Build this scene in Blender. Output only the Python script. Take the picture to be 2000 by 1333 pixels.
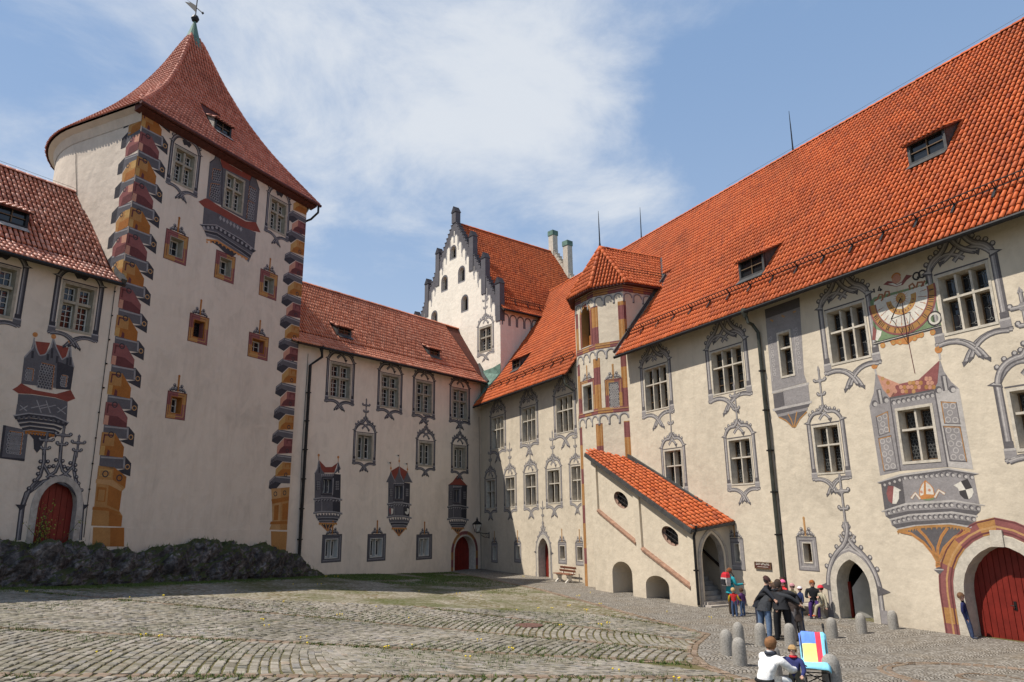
import bpy, bmesh, math, random
import numpy as np
from mathutils import Vector, Matrix, Euler

R = math.radians
random.seed(7)
rng = np.random.default_rng(11)
scene = bpy.context.scene
for o in list(bpy.data.objects):
	bpy.data.objects.remove(o)
COL = scene.collection

# ------------------------------------------------------------------ camera
EYE = Vector((0, 0, 3.6))
FPX, PITCH, ROLL = 1382.0, R(14.01), 0.0134
_fw = Vector((0, math.cos(PITCH), math.sin(PITCH)))
_dn = Vector((0, math.sin(PITCH), -math.cos(PITCH)))
_rt = Vector((1, 0, 0))
CR = math.cos(ROLL) * _rt + math.sin(ROLL) * _dn
CD = -math.sin(ROLL) * _rt + math.cos(ROLL) * _dn
cam_d = bpy.data.cameras.new('camera')
cam = bpy.data.objects.new('camera', cam_d)
COL.objects.link(cam)
m = Matrix.Identity(4)
for i in range(3):
	m[i][0] = CR[i]; m[i][1] = -CD[i]; m[i][2] = -_fw[i]; m[i][3] = EYE[i]
cam.matrix_world = m
cam_d.sensor_width = 36.0
cam_d.lens = FPX / 2000 * 36
cam_d.clip_start = 0.1
cam_d.clip_end = 2000
scene.camera = cam

# ------------------------------------------------------------------ sky, sun, exposure
SUN_EL = R(57.5)
SUN_DIR = Vector((-0.969 * math.cos(SUN_EL), -0.246 * math.cos(SUN_EL), math.sin(SUN_EL))).normalized()
world = bpy.data.worlds.new('World')
scene.world = world
world.use_nodes = True
wn, wl = world.node_tree.nodes, world.node_tree.links
wn.clear()
def wnode(t, **k):
	n = wn.new(t)
	for a, b in k.items(): setattr(n, a, b)
	return n
w_out = wnode('ShaderNodeOutputWorld')
w_bg = wnode('ShaderNodeBackground')
w_sky = wnode('ShaderNodeTexSky', sky_type='NISHITA', sun_disc=False, sun_elevation=SUN_EL,
			  sun_rotation=math.atan2(SUN_DIR.x, SUN_DIR.y), altitude=800, air_density=1.0, dust_density=1.5, ozone_density=1.0)
w_co = wnode('ShaderNodeTexCoord')
# clouds on a plane overhead: direction / (height + a little)
w_sep = wnode('ShaderNodeSeparateXYZ'); wl.new(w_co.outputs['Generated'], w_sep.inputs[0])
def wmath(op, a, b=None):
	n = wnode('ShaderNodeMath', operation=op)
	for i, v in enumerate((a, b)):
		if v is None: continue
		if isinstance(v, (int, float)): n.inputs[i].default_value = v
		else: wl.new(v, n.inputs[i])
	return n.outputs[0]
den = wmath('ADD', wmath('MAXIMUM', w_sep.outputs[2], 0.0), 0.22)
cmb = wnode('ShaderNodeCombineXYZ')
wl.new(wmath('DIVIDE', w_sep.outputs[0], den), cmb.inputs[0])
wl.new(wmath('DIVIDE', w_sep.outputs[1], den), cmb.inputs[1])
def wnoise(scale, detail, rough, off, dist=0.0):
	mp = wnode('ShaderNodeMapping'); mp.inputs['Location'].default_value = off
	wl.new(cmb.outputs[0], mp.inputs[0])
	n = wnode('ShaderNodeTexNoise'); n.inputs['Scale'].default_value = scale
	n.inputs['Detail'].default_value = detail; n.inputs['Roughness'].default_value = rough
	n.inputs['Distortion'].default_value = dist
	wl.new(mp.outputs[0], n.inputs['Vector'])
	return n.outputs['Fac']
CLOUD_OFF = (3.1, 1.7, 0.0)
big = wnoise(0.9, 4, 0.55, CLOUD_OFF, 0.3)
fine = wnoise(2.9, 10, 0.64, (1.3, 4.2, 0), 0.35)
cl = wmath('ADD', wmath('MULTIPLY', big, 0.75), wmath('MULTIPLY', fine, 0.95))
def sky_plan(x, y):
	d = (CR * ((x - 1000) / FPX) + CD * ((y - 666.5) / FPX) + _fw).normalized()
	k = max(d.z, 0) + 0.22
	return (d.x / k, d.y / k, 0)
# banks of cloud: (where, radius, weight)
for (x, y), r_, wt in (((620, 30), 0.80, 0.15), ((900, 110), 0.45, 0.17), ((1110, 200), 0.24, 0.20), ((820, 290), 0.42, 0.09), ((200, 130), 0.6, 0.03), ((60, 500), 0.8, 0.06), ((1170, 375), 0.26, 0.2), ((1310, 405), 0.22, 0.18), ((1650, 60), 0.7, -0.22), ((1430, 250), 0.42, -0.16), ((500, 330), .45, .06)):
	dn = wnode('ShaderNodeVectorMath', operation='DISTANCE'); wl.new(cmb.outputs[0], dn.inputs[0]); dn.inputs[1].default_value = sky_plan(x, y)
	mr_ = wnode('ShaderNodeMapRange', interpolation_type='SMOOTHSTEP'); mr_.inputs['From Min'].default_value = r_; mr_.inputs['From Max'].default_value = 0
	mr_.inputs['To Max'].default_value = wt; wl.new(dn.outputs['Value'], mr_.inputs['Value']); cl = wmath('ADD', cl, mr_.outputs[0])
w_mr = wnode('ShaderNodeMapRange', interpolation_type='SMOOTHSTEP')
w_mr.inputs['From Min'].default_value = 0.76; w_mr.inputs['From Max'].default_value = 1.22
w_mr.inputs['To Max'].default_value = 0.88
wl.new(cl, w_mr.inputs['Value'])
w_mix = wnode('ShaderNodeMixRGB'); w_mix.inputs['Color2'].default_value = (6.3, 6.6, 7.0, 1)
wl.new(w_mr.outputs[0], w_mix.inputs['Fac'])
w_mul = wnode('ShaderNodeMixRGB')   # pale spring haze over the whole dome, whiter towards the horizon
w_mul.inputs['Fac'].default_value = 0.66; w_mul.inputs['Color2'].default_value = (2.05, 3.45, 5.9, 1)
wl.new(w_sky.outputs[0], w_mul.inputs['Color1'])
w_hz = wnode('ShaderNodeMixRGB'); w_hz.inputs['Color2'].default_value = (4.9, 5.8, 6.9, 1)
wl.new(wmath('MULTIPLY', wmath('POWER', wmath('SUBTRACT', 1.0, wmath('MAXIMUM', w_sep.outputs[2], 0.0)), 2.6), 0.9), w_hz.inputs['Fac'])
wl.new(w_mul.outputs[0], w_hz.inputs['Color1'])
wl.new(w_hz.outputs[0], w_mix.inputs['Color1'])
wl.new(w_mix.outputs[0], w_bg.inputs['Color'])
w_bg.inputs['Strength'].default_value = 0.1
wl.new(w_bg.outputs[0], w_out.inputs['Surface'])

sun_d = bpy.data.lights.new('sun', 'SUN')
sun_d.energy = 4.7
sun_d.angle = R(0.53)
sun_d.color = (1.0, 0.94, 0.85)
sun = bpy.data.objects.new('sun', sun_d)
sun.rotation_euler = (-SUN_DIR).to_track_quat('-Z', 'Y').to_euler()
sun.location = (0, 0, 60)
COL.objects.link(sun)
vs = scene.view_settings
vs.view_transform = 'Standard'; vs.look = 'None'; vs.gamma = 1.0; vs.use_curve_mapping = False
vs.exposure = 0.3
scene.cycles.max_bounces = 6
scene.cycles.diffuse_bounces = 4
scene.cycles.use_denoising = True

# ------------------------------------------------------------------ photo measurement helpers (survey of the place)
def ray(x, y):
	return CR * ((x - 1000) / FPX) + CD * ((y - 666.5) / FPX) + _fw
def ground_at(x, y, z=0.0):
	d = ray(x, y)
	return EYE + d * ((z - EYE.z) / d.z)
def project(P):
	v = Vector(P) - EYE
	w = v.dot(_fw)
	return (1000 + FPX * v.dot(CR) / w, 666.5 + FPX * v.dot(CD) / w, w)

class Wall:
	"""A vertical plane: u runs to the right as seen from outside, z up, off outwards."""
	def __init__(s, P, az):
		a = R(az)
		s.P = Vector((P[0], P[1], 0)); s.d = Vector((math.sin(a), math.cos(a), 0)); s.n = Vector((math.cos(a), -math.sin(a), 0))
	def p(s, u, z, off=0.0):
		return s.P + s.d * u + s.n * off + Vector((0, 0, z))
	def uz(s, x, y, off=0.0):
		d = ray(x, y); P = s.P + s.n * off
		t = (P - EYE).dot(s.n) / d.dot(s.n)
		Q = EYE + d * t
		return ((Q - s.P).dot(s.d), Q.z)
	def crop(s, x0, y0, k, off=0.0):
		return lambda x, y: s.uz(x0 + x / k, y0 + y / k, off)
	def rect(s, pts):
		q = [s.uz(*p) for p in pts]          # TL, TR, BL, BR
		return ((q[0][0] + q[2][0]) / 2, (q[1][0] + q[3][0]) / 2, (q[2][1] + q[3][1]) / 2, (q[0][1] + q[1][1]) / 2)

_c = ground_at(939.5, 1111.5)
WR = Wall(_c, -26.7 + 180)               # long right wing
WB = Wall(_c, 37.08)                      # back wing (u negative to its left)
_b = WB.uz(566.5, 939.5, 0.3)
_tr = WB.p(_b[0], 0, 0.3)
WT = Wall(_tr, 24.5)
_t = WT.uz(206, 790)
_tl = WT.p(_t[0], 0)
WT = Wall(_tl, 24.5)                      # tower front, u 0..11.55
TW = (_tr - _tl).length
WL = Wall(_tl, 31.45)                     # left wing, u negative
WF = Wall(_tl, 24.5 + 90)                 # tower flank (u negative running back)
WG = Wall((-0.9026, 53.571, 0), 140)      # tall gable, u -12.6..0
def ground_z(x, y):
	t = (Vector((x, y, 0)) - WR.P).dot(WR.n) - 4.0
	return 0.062 * (math.sqrt(t * t + 1.0) + t) / 2
def ground_hit(x, y):
	z = 0.0
	for _ in range(50):
		q = ground_at(x, y, z); z = .5 * z + .5 * ground_z(q.x, q.y)
	return ground_at(x, y, z)

# ------------------------------------------------------------------ mesh helpers
def half(pts, ax, v, keep_low):
	out = []
	for i in range(len(pts)):
		a, b = pts[i], pts[(i + 1) % len(pts)]
		ia = (a[ax] <= v) == keep_low or a[ax] == v; ib = (b[ax] <= v) == keep_low or b[ax] == v
		if ia: out.append(a)
		if ia != ib:
			t = (v - a[ax]) / (b[ax] - a[ax])
			out.append((a[0] + (b[0] - a[0]) * t, a[1] + (b[1] - a[1]) * t))
	return out
def cut_rect(pts, r):
	if r is None: return [pts]
	u0, u1, z0, z1 = r
	if max(p[0] for p in pts) <= u0 or min(p[0] for p in pts) >= u1 or max(p[1] for p in pts) <= z0 or min(p[1] for p in pts) >= z1: return [pts]
	mid = half(half(pts, 0, u0, False), 0, u1, True) if True else []
	out = [half(pts, 0, u0, True), half(pts, 0, u1, False)]
	if len(mid) > 2: out += [half(mid, 1, z0, True), half(mid, 1, z1, False)]
	return [q for q in out if len(q) > 2]

class MB:
	def __init__(s): s.v = []; s.f = []; s.m = []
	def add(s, vs_, fs, mi=0):
		b = len(s.v); s.v.extend([tuple(v) for v in vs_])
		for f in fs: s.f.append(tuple(b + i for i in f)); s.m.append(mi)
	def poly(s, pts, mi=0): s.add(pts, [tuple(range(len(pts)))], mi)
	def quad(s, a, b, c, d, mi=0): s.add([a, b, c, d], [(0, 1, 2, 3)], mi)
	def hexa(s, p, mi=0):          # p: 4 bottom + 4 top points
		s.add(p, [(3, 2, 1, 0), (4, 5, 6, 7), (0, 1, 5, 4), (1, 2, 6, 5), (2, 3, 7, 6), (3, 0, 4, 7)], mi)
	def box(s, c, ax, ay, az, mi=0):
		c = Vector(c); ax = Vector(ax); ay = Vector(ay); az = Vector(az)
		s.hexa([c - ax - ay - az, c + ax - ay - az, c + ax + ay - az, c - ax + ay - az,
				c - ax - ay + az, c + ax - ay + az, c + ax + ay + az, c - ax + ay + az], mi)
	def bar(s, a, b, w, h, up=Vector((0, 0, 1)), mi=0):
		a = Vector(a); b = Vector(b); d = (b - a); l = d.length
		if l < 1e-6: return
		d /= l
		side = d.cross(up)
		if side.length < 1e-4: side = d.cross(Vector((1, 0, 0)))
		side.normalize(); u2 = side.cross(d)
		s.box((a + b) / 2, d * (l / 2), side * (w / 2), u2 * (h / 2), mi)
	def wbox(s, W, u0, u1, z0, z1, o0, o1, mi=0):
		s.hexa([W.p(u0, z0, o0), W.p(u0, z0, o1), W.p(u1, z0, o1), W.p(u1, z0, o0),
				W.p(u0, z1, o0), W.p(u0, z1, o1), W.p(u1, z1, o1), W.p(u1, z1, o0)], mi)
	def tube(s, pts, r, n=6, mi=0, cap=True):
		pts = [Vector(p) for p in pts]
		rs = r if isinstance(r, (list, tuple)) else [r] * len(pts)
		b = len(s.v); prev = None
		for i, p in enumerate(pts):
			d = (pts[min(i + 1, len(pts) - 1)] - pts[max(i - 1, 0)])
			d = d.normalized() if d.length > 1e-7 else Vector((0, 0, 1))
			if prev is None:
				a = d.orthogonal().normalized()
			else:
				a = prev - d * prev.dot(d)
				a = a.normalized() if a.length > 1e-6 else d.orthogonal().normalized()
			prev = a; c = d.cross(a)
			for k in range(n):
				t = 2 * math.pi * k / n
				s.v.append(tuple(p + (a * math.cos(t) + c * math.sin(t)) * rs[i]))
		for i in range(len(pts) - 1):
			for k in range(n):
				k2 = (k + 1) % n
				s.f.append((b + i * n + k, b + i * n + k2, b + (i + 1) * n + k2, b + (i + 1) * n + k)); s.m.append(mi)
		if cap:
			s.f.append(tuple(b + k for k in reversed(range(n)))); s.m.append(mi)
			e = b + (len(pts) - 1) * n
			s.f.append(tuple(e + k for k in range(n))); s.m.append(mi)
	def lathe(s, c, prof, n=16, mi=0, ax=None):
		c = Vector(c); b = len(s.v)
		for (r_, z_) in prof:
			for k in range(n):
				t = 2 * math.pi * k / n
				s.v.append(tuple(c + Vector((r_ * math.cos(t), r_ * math.sin(t), z_))))
		for i in range(len(prof) - 1):
			for k in range(n):
				k2 = (k + 1) % n
				s.f.append((b + i * n + k, b + i * n + k2, b + (i + 1) * n + k2, b + (i + 1) * n + k)); s.m.append(mi)
		s.f.append(tuple(b + k for k in reversed(range(n)))); s.m.append(mi)
		e = b + (len(prof) - 1) * n
		s.f.append(tuple(e + k for k in range(n))); s.m.append(mi)
	# ---- flat paint on a wall (real coats of colour, a few mm thick)
	clip = None                   # opening (u0, u1, z0, z1) that paint must not run across
	def ppoly(s, W, pts, off, mi=0):
		for q in cut_rect(pts, s.clip): s.poly([W.p(u, z, off) for u, z in q], mi)
	def prect(s, W, u0, u1, z0, z1, off, mi=0): s.ppoly(W, [(u0, z0), (u1, z0), (u1, z1), (u0, z1)], off, mi)
	def disc(s, W, u, z, r, off, mi=0, n=8, rz=None):
		rz = r if rz is None else rz
		s.ppoly(W, [(u + r * math.cos(2 * math.pi * k / n), z + rz * math.sin(2 * math.pi * k / n)) for k in range(n)], off, mi)
	def ring(s, W, u, z, r0, r1, off, mi=0, n=16, a0=0, a1=2 * math.pi):
		k_ = n if abs(a1 - a0 - 2 * math.pi) < 1e-6 else n
		for k in range(k_):
			t0 = a0 + (a1 - a0) * k / n; t1 = a0 + (a1 - a0) * (k + 1) / n
			s.ppoly(W, [(u + r0 * math.cos(t0), z + r0 * math.sin(t0)), (u + r1 * math.cos(t0), z + r1 * math.sin(t0)),
						(u + r1 * math.cos(t1), z + r1 * math.sin(t1)), (u + r0 * math.cos(t1), z + r0 * math.sin(t1))], off, mi)
	def ribbon(s, W, pts, w, off, mi=0, shift=0.0, taper=None):
		n = len(pts); L_ = []; R_ = []
		for i in range(n):
			a = pts[max(i - 1, 0)]; b = pts[min(i + 1, n - 1)]
			dx, dz = b[0] - a[0], b[1] - a[1]; l = math.hypot(dx, dz) or 1
			nx, nz = -dz / l, dx / l
			ww = w * (1 if taper is None else 1 + (taper - 1) * i / (n - 1)) / 2
			u, z = pts[i]
			L_.append((u + nx * (shift + ww), z + nz * (shift + ww))); R_.append((u + nx * (shift - ww), z + nz * (shift - ww)))
		b0 = len(s.v)
		for i in range(n):
			s.v.append(tuple(W.p(L_[i][0], L_[i][1], off))); s.v.append(tuple(W.p(R_[i][0], R_[i][1], off)))
		for i in range(n - 1):
			s.f.append((b0 + 2 * i, b0 + 2 * i + 1, b0 + 2 * i + 3, b0 + 2 * i + 2)); s.m.append(mi)
	def build(s, name, mats, parent=None, smooth=False, local=False):
		me = bpy.data.meshes.new(name)
		me.from_pydata(s.v, [], s.f)
		for mt in (mats if isinstance(mats, (list, tuple)) else [mats]): me.materials.append(mt)
		if any(s.m): me.polygons.foreach_set('material_index', np.array(s.m, dtype=np.int32))
		if smooth: me.polygons.foreach_set('use_smooth', np.ones(len(s.f), dtype=bool))
		me.update()
		return link(name, me, parent, local)
def link(name, me, parent=None, local=False):
	o = bpy.data.objects.new(name, me)
	COL.objects.link(o)
	if parent is not None:
		o.parent = parent
		if not local:
			o.matrix_parent_inverse = world_of(parent).inverted()
	return o
def world_of(o):
	if o.parent is None: return o.matrix_basis.copy()
	return world_of(o.parent) @ o.matrix_parent_inverse @ o.matrix_basis
def tag(o, label=None, cat=None, group=None, kind=None):
	if label: o['label'] = label
	if cat: o['category'] = cat
	if group: o['group'] = group
	if kind: o['kind'] = kind
	return o
def thing(name, label, cat, loc=(0, 0, 0), rz=0.0, group=None):
	o = bpy.data.objects.new(name, None)
	o.empty_display_size = 0.3
	COL.objects.link(o)
	o.location = loc; o.rotation_euler = (0, 0, rz)
	return tag(o, label, cat, group)
def dup(root, loc, rz, label):
	r = root.copy(); COL.objects.link(r); r.location = loc; r.rotation_euler = (0, 0, rz); r['label'] = label
	for ch in list(root.children):
		c = ch.copy(); COL.objects.link(c); c.parent = r
		for g in list(ch.children):
			d = g.copy(); COL.objects.link(d); d.parent = c
	return r
def arch(u0, u1, zs, za, kind='pointed', n=12):
	"""points from (u0, zs) over the crown to (u1, zs)"""
	uc, w, h = (u0 + u1) / 2, (u1 - u0) / 2, za - zs
	out = []
	if kind == 'round':
		for k in range(n + 1):
			t = math.pi * (1 - k / n); out.append((uc + w * math.cos(t), zs + h * math.sin(t)))
	else:
		# two circular arcs through the springing points and the apex, vertical at the springing
		r_ = (w * w + h * h) / (2 * w)
		m_ = n // 2
		a_end = math.asin(min(1, h / r_))
		if r_ < w: a_end = math.pi - a_end
		L_ = []
		for k in range(m_ + 1):
			t = a_end * k / m_
			L_.append((u0 + r_ - r_ * math.cos(t), zs + r_ * math.sin(t)))
		out = L_ + [(2 * uc - a, b) for a, b in reversed(L_[:-1])]
	return out
# ------------------------------------------------------------------ materials
MATS = {}
def nt(name):
	m_ = bpy.data.materials.new(name); m_.use_nodes = True
	n = m_.node_tree.nodes; l = m_.node_tree.links
	return m_, n, l, n['Principled BSDF']
def N(n, t, **k):
	x = n.new(t)
	for a, b in k.items():
		if a.startswith('i_'): x.inputs[a[2:].replace('_', ' ')].default_value = b
		else: setattr(x, a, b)
	return x
def noise(n, l, scale, detail=4, rough=.55, vec=None, dist=0.0):
	x = N(n, 'ShaderNodeTexNoise'); x.inputs['Scale'].default_value = scale
	x.inputs['Detail'].default_value = detail; x.inputs['Roughness'].default_value = rough; x.inputs['Distortion'].default_value = dist
	if vec is not None: l.new(vec, x.inputs['Vector'])
	return x.outputs['Fac']
def ramp(n, l, fac, stops):
	x = N(n, 'ShaderNodeValToRGB'); e = x.color_ramp.elements
	while len(e) < len(stops): e.new(0.5)
	for i, (p, c) in enumerate(stops):
		e[i].position = p; e[i].color = (c[0], c[1], c[2], 1) if not isinstance(c, (int, float)) else (c, c, c, 1)
	l.new(fac, x.inputs['Fac']); return x.outputs['Color']
def mixc(n, l, fac, a, b, mode='MIX'):
	x = N(n, 'ShaderNodeMixRGB', blend_type=mode)
	for i, v in ((0, fac), (1, a), (2, b)):
		if hasattr(v, 'is_output'): l.new(v, x.inputs[i])
		else: x.inputs[i].default_value = v if isinstance(v, (int, float)) and i == 0 else ((*v, 1) if len(v) == 3 else v)
	return x.outputs[0]
def mathn(n, l, op, a, b=0.0):
	x = N(n, 'ShaderNodeMath', operation=op)
	for i, v in ((0, a), (1, b)):
		if hasattr(v, 'is_output'): l.new(v, x.inputs[i])
		else: x.inputs[i].default_value = v
	return x.outputs[0]
def bump(n, l, h, dist, strength=1.0):
	x = N(n, 'ShaderNodeBump'); x.inputs['Strength'].default_value = strength; x.inputs['Distance'].default_value = dist
	l.new(h, x.inputs['Height']); return x.outputs[0]
def geo_pos(n): return N(n, 'ShaderNodeNewGeometry').outputs['Position']

def mat_plain(name, col, rough=.8, var=.25, scale=6.0, bmp=0.0, metallic=0.0, spec=.3, bscale=None):
	m_, n, l, b = nt(name)
	pos = geo_pos(n)
	f = noise(n, l, scale, 5, .6, pos)
	lo = tuple(c * (1 - var) for c in col); hi = tuple(min(1, c * (1 + var)) for c in col)
	l.new(ramp(n, l, f, [(.3, lo), (.7, hi)]), b.inputs['Base Color'])
	b.inputs['Roughness'].default_value = rough; b.inputs['Metallic'].default_value = metallic
	b.inputs['Specular IOR Level'].default_value = spec
	if bmp: l.new(bump(n, l, noise(n, l, bscale or scale * 4, 4, .6, pos), bmp), b.inputs['Normal'])
	return m_
def mat_paint(name, col, var=.16):
	"""lime paint on plaster: mottled, with brushy wear"""
	m_, n, l, b = nt(name)
	pos = geo_pos(n)
	f1 = noise(n, l, 1.7, 4, .6, pos); f2 = noise(n, l, 14, 4, .65, pos)
	f = mathn(n, l, 'ADD', mathn(n, l, 'MULTIPLY', f1, .5), mathn(n, l, 'MULTIPLY', f2, .5))
	lo = tuple(c * (1 - var) for c in col); hi = tuple(min(1, c * (1 + var)) for c in col)
	l.new(ramp(n, l, f, [(.35, lo), (.65, hi)]), b.inputs['Base Color'])
	b.inputs['Roughness'].default_value = .9; b.inputs['Specular IOR Level'].default_value = .15
	l.new(bump(n, l, noise(n, l, 5, 6, .6, pos), .02), b.inputs['Normal'])
	return m_
def mat_plaster(name, col, stain=.12):
	m_, n, l, b = nt(name)
	pos = geo_pos(n)
	mp = N(n, 'ShaderNodeMapping'); mp.inputs['Scale'].default_value = (1, 1, .55); l.new(pos, mp.inputs[0])
	f1 = noise(n, l, .33, 6, .62, mp.outputs[0], .6)
	f2 = noise(n, l, 2.4, 6, .65, mp.outputs[0], .4)
	f = mathn(n, l, 'ADD', mathn(n, l, 'MULTIPLY', f1, .6), mathn(n, l, 'MULTIPLY', f2, .4))
	lo = tuple(c * (1 - stain) for c in col); hi = tuple(min(1, c * (1 + stain * .6)) for c in col)
	base = ramp(n, l, f, [(.34, lo), (.5, col), (.66, hi)])
	# streaky washes and rain stains, drawn out downwards
	mp2 = N(n, 'ShaderNodeMapping'); mp2.inputs['Scale'].default_value = (1.6, 1.6, .16); l.new(pos, mp2.inputs[0])
	st = ramp(n, l, noise(n, l, 1.3, 6, .7, mp2.outputs[0], .8), [(.5, 0.0), (.78, 1.0)])
	base = mixc(n, l, mathn(n, l, 'MULTIPLY', st, .5), base, tuple(c * .76 for c in col))
	pt = ramp(n, l, noise(n, l, .42, 2, .4, pos, 1.2), [(.56, 0.0), (.585, 1.0)])
	base = mixc(n, l, mathn(n, l, 'MULTIPLY', pt, .45), base, tuple(min(1, c * 1.07) for c in col))
	# damp, dirty plinth zone next to the ground
	sp = N(n, 'ShaderNodeSeparateXYZ'); l.new(pos, sp.inputs[0])
	mr = N(n, 'ShaderNodeMapRange', interpolation_type='SMOOTHSTEP'); mr.inputs['From Min'].default_value = 1.6; mr.inputs['From Max'].default_value = 0.0
	l.new(mathn(n, l, 'ADD', sp.outputs[2], mathn(n, l, 'MULTIPLY', f2, 1.2)), mr.inputs['Value'])
	base = mixc(n, l, mathn(n, l, 'MULTIPLY', mr.outputs[0], .5), base, tuple(c * .66 for c in col))
	l.new(base, b.inputs['Base Color'])
	b.inputs['Roughness'].default_value = .92; b.inputs['Specular IOR Level'].default_value = .12
	h = mathn(n, l, 'ADD', mathn(n, l, 'MULTIPLY', noise(n, l, 2.2, 3, .5, pos), 1.0), mathn(n, l, 'MULTIPLY', noise(n, l, 16, 4, .6, pos), .10))
	l.new(bump(n, l, h, .04), b.inputs['Normal'])
	return m_
def mat_pieces(name, stops, rough=.75, dirt=(.1, .08, .06), dirt_amt=.35, bmp=.004, scale=9.0, spec=.25):
	"""colour differs from piece to piece: face attribute 'v' on joined pieces, object random on single ones"""
	m_, n, l, b = nt(name)
	at = N(n, 'ShaderNodeAttribute', attribute_name='v')
	oi = N(n, 'ShaderNodeObjectInfo')
	r_ = mathn(n, l, 'FRACT', mathn(n, l, 'ADD', at.outputs['Fac'], oi.outputs['Random']))
	pos = geo_pos(n)
	base = ramp(n, l, r_, stops)
	f = noise(n, l, scale, 5, .65, pos); g = noise(n, l, .6, 4, .6, pos)
	k = ramp(n, l, mathn(n, l, 'ADD', mathn(n, l, 'MULTIPLY', f, .55), mathn(n, l, 'MULTIPLY', g, .45)), [(.42, 0.0), (.66, 1.0)])
	base = mixc(n, l, mathn(n, l, 'MULTIPLY', k, dirt_amt), base, dirt)
	w_ = ramp(n, l, noise(n, l, .22, 5, .65, pos, .6), [(.36, .80), (.5, 1.0), (.66, 1.1)])
	base = mixc(n, l, 1.0, base, w_, 'MULTIPLY')
	l.new(base, b.inputs['Base Color'])
	b.inputs['Roughness'].default_value = rough; b.inputs['Specular IOR Level'].default_value = spec
	if bmp: l.new(bump(n, l, noise(n, l, scale * 5, 3, .6, pos), bmp), b.inputs['Normal'])
	return m_
def mat_glass(name, col=(.012, .014, .018), rough=.04):
	m_, n, l, b = nt(name)
	pos = geo_pos(n)
	b.inputs['Base Color'].default_value = (*col, 1)
	b.inputs['Roughness'].default_value = rough; b.inputs['Specular IOR Level'].default_value = .6
	l.new(bump(n, l, noise(n, l, 1.7, 2, .5, pos), .012), b.inputs['Normal'])
	return m_

PLASTER = mat_plaster('lime_plaster', (.565, .487, .378), .15)
PLASTER_T = mat_plaster('lime_plaster_tower', (.575, .488, .40), .17)  # same plaster tinted pinker: reddish bounce light in the shade put into colour
PLASTER_B = mat_plaster('lime_plaster_back', (.66, .555, .452), .15); PLASTER_G = mat_plaster('lime_plaster_white', (.74, .665, .56), .08)  # back: same paint, lightened to carry bounce from the sunlit right wing
STONE = mat_plain('window_stone', (.29, .255, .20), .85, .22, 5, .01)
STONE_PALE = mat_plain('pale_stone', (.47, .42, .345), .85, .2, 5, .01)
STONE_GREY = mat_plain('grey_stone', (.36, .32, .28), .85, .25, 4, .02)
TILE_R = mat_pieces('roof_tile_orange', [(0, (.47, .092, .022)), (.35, (.56, .115, .027)), (.7, (.61, .142, .038)), (.9, (.50, .107, .03)), (1, (.36, .073, .024))], .62, (.16, .07, .045), .35)
TILE_L = mat_pieces('roof_tile_old_red', [(0, (.46, .14, .075)), (.4, (.60, .22, .13)), (.8, (.68, .31, .21)), (1, (.42, .125, .07))], .42, (.15, .06, .045), .4, spec=.4)  # old weathered tiles, paled further so the colour holds grazing-sun highlights
TILE_B = mat_pieces('roof_tile_red', [(0, (.54, .165, .08)), (.4, (.66, .235, .125)), (.8, (.72, .30, .18)), (1, (.50, .15, .075))], .48, (.22, .09, .06), .3, spec=.35)  # pale weathered red, raised to stand in for sheen of grazing sun
TILE_T = mat_pieces('roof_tile_tower', [(0, (.45, .13, .075)), (.4, (.55, .18, .11)), (.8, (.62, .23, .15)), (1, (.39, .115, .07))], .58, (.18, .08, .06), .35)
PAN_R = mat_plain('tile_bed_orange', (.15, .035, .014), .8, .3, 4)  # darker than the tiles: shade in the valleys put into the colour
PAN_L = mat_plain('tile_bed_red', (.085, .022, .014), .85, .3, 4)  # valley shade between the old tiles, likewise held in a dark colour
METAL = mat_plain('dark_iron', (.025, .024, .024), .5, .3, 8, 0, .6)
LEAD = mat_plain('lead_flashing', (.07, .068, .066), .6, .3, 5, 0, .3)
COPPER = mat_plain('green_copper', (.10, .17, .135), .7, .35, 3, 0, .1)
PIPE = mat_plain('downpipe_metal', (.06, .062, .05), .5, .4, 3, 0, .4)
WOOD_DARK = mat_plain('dark_eaves_timber', (.05, .033, .025), .8, .3, 5)
WOOD_RED = mat_plain('red_brown_eaves_board', (.085, .028, .022), .75, .3, 5)
DOOR_RED = mat_plain('red_painted_door', (.165, .017, .011), .5, .2, 3, .003)
SASH = mat_plain('white_sash', (.46, .44, .40), .6, .1, 4)
SASH_BROWN = mat_plain('brown_sash', (.12, .075, .04), .65, .2, 6)
GLASS = mat_glass('window_glass')
GLASS_OLD = mat_glass('leaded_glass', (.014, .015, .016), .12)
LEADCAME = mat_plain('lead_came', (.11, .11, .105), .5, .2, 8)
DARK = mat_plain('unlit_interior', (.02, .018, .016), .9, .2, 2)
# trompe-l'oeil paints
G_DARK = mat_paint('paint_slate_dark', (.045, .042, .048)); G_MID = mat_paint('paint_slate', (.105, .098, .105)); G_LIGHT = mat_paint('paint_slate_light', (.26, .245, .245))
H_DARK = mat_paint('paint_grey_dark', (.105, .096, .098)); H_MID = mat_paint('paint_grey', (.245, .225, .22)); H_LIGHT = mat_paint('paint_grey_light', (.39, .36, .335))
P_OCHRE = mat_paint('paint_ochre', (.35, .18, .065)); P_OCHRE_D = mat_paint('paint_ochre_dark', (.30, .115, .03)); P_GOLD = mat_paint('paint_gold', (.41, .245, .09))
P_RED = mat_paint('paint_oxblood', (.215, .08, .075)); P_RED_D = mat_paint('paint_oxblood_dark', (.12, .042, .042)); P_ROOF = mat_paint('paint_roof_red', (.21, .055, .04))
P_WHITE = mat_paint('paint_white', (.56, .52, .45)); P_BLACK = mat_paint('paint_black', (.05, .045, .045)); P_GREEN = mat_paint('paint_green', (.16, .22, .12)); P_OR = mat_paint('paint_orange', (.44, .19, .065))
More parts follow.
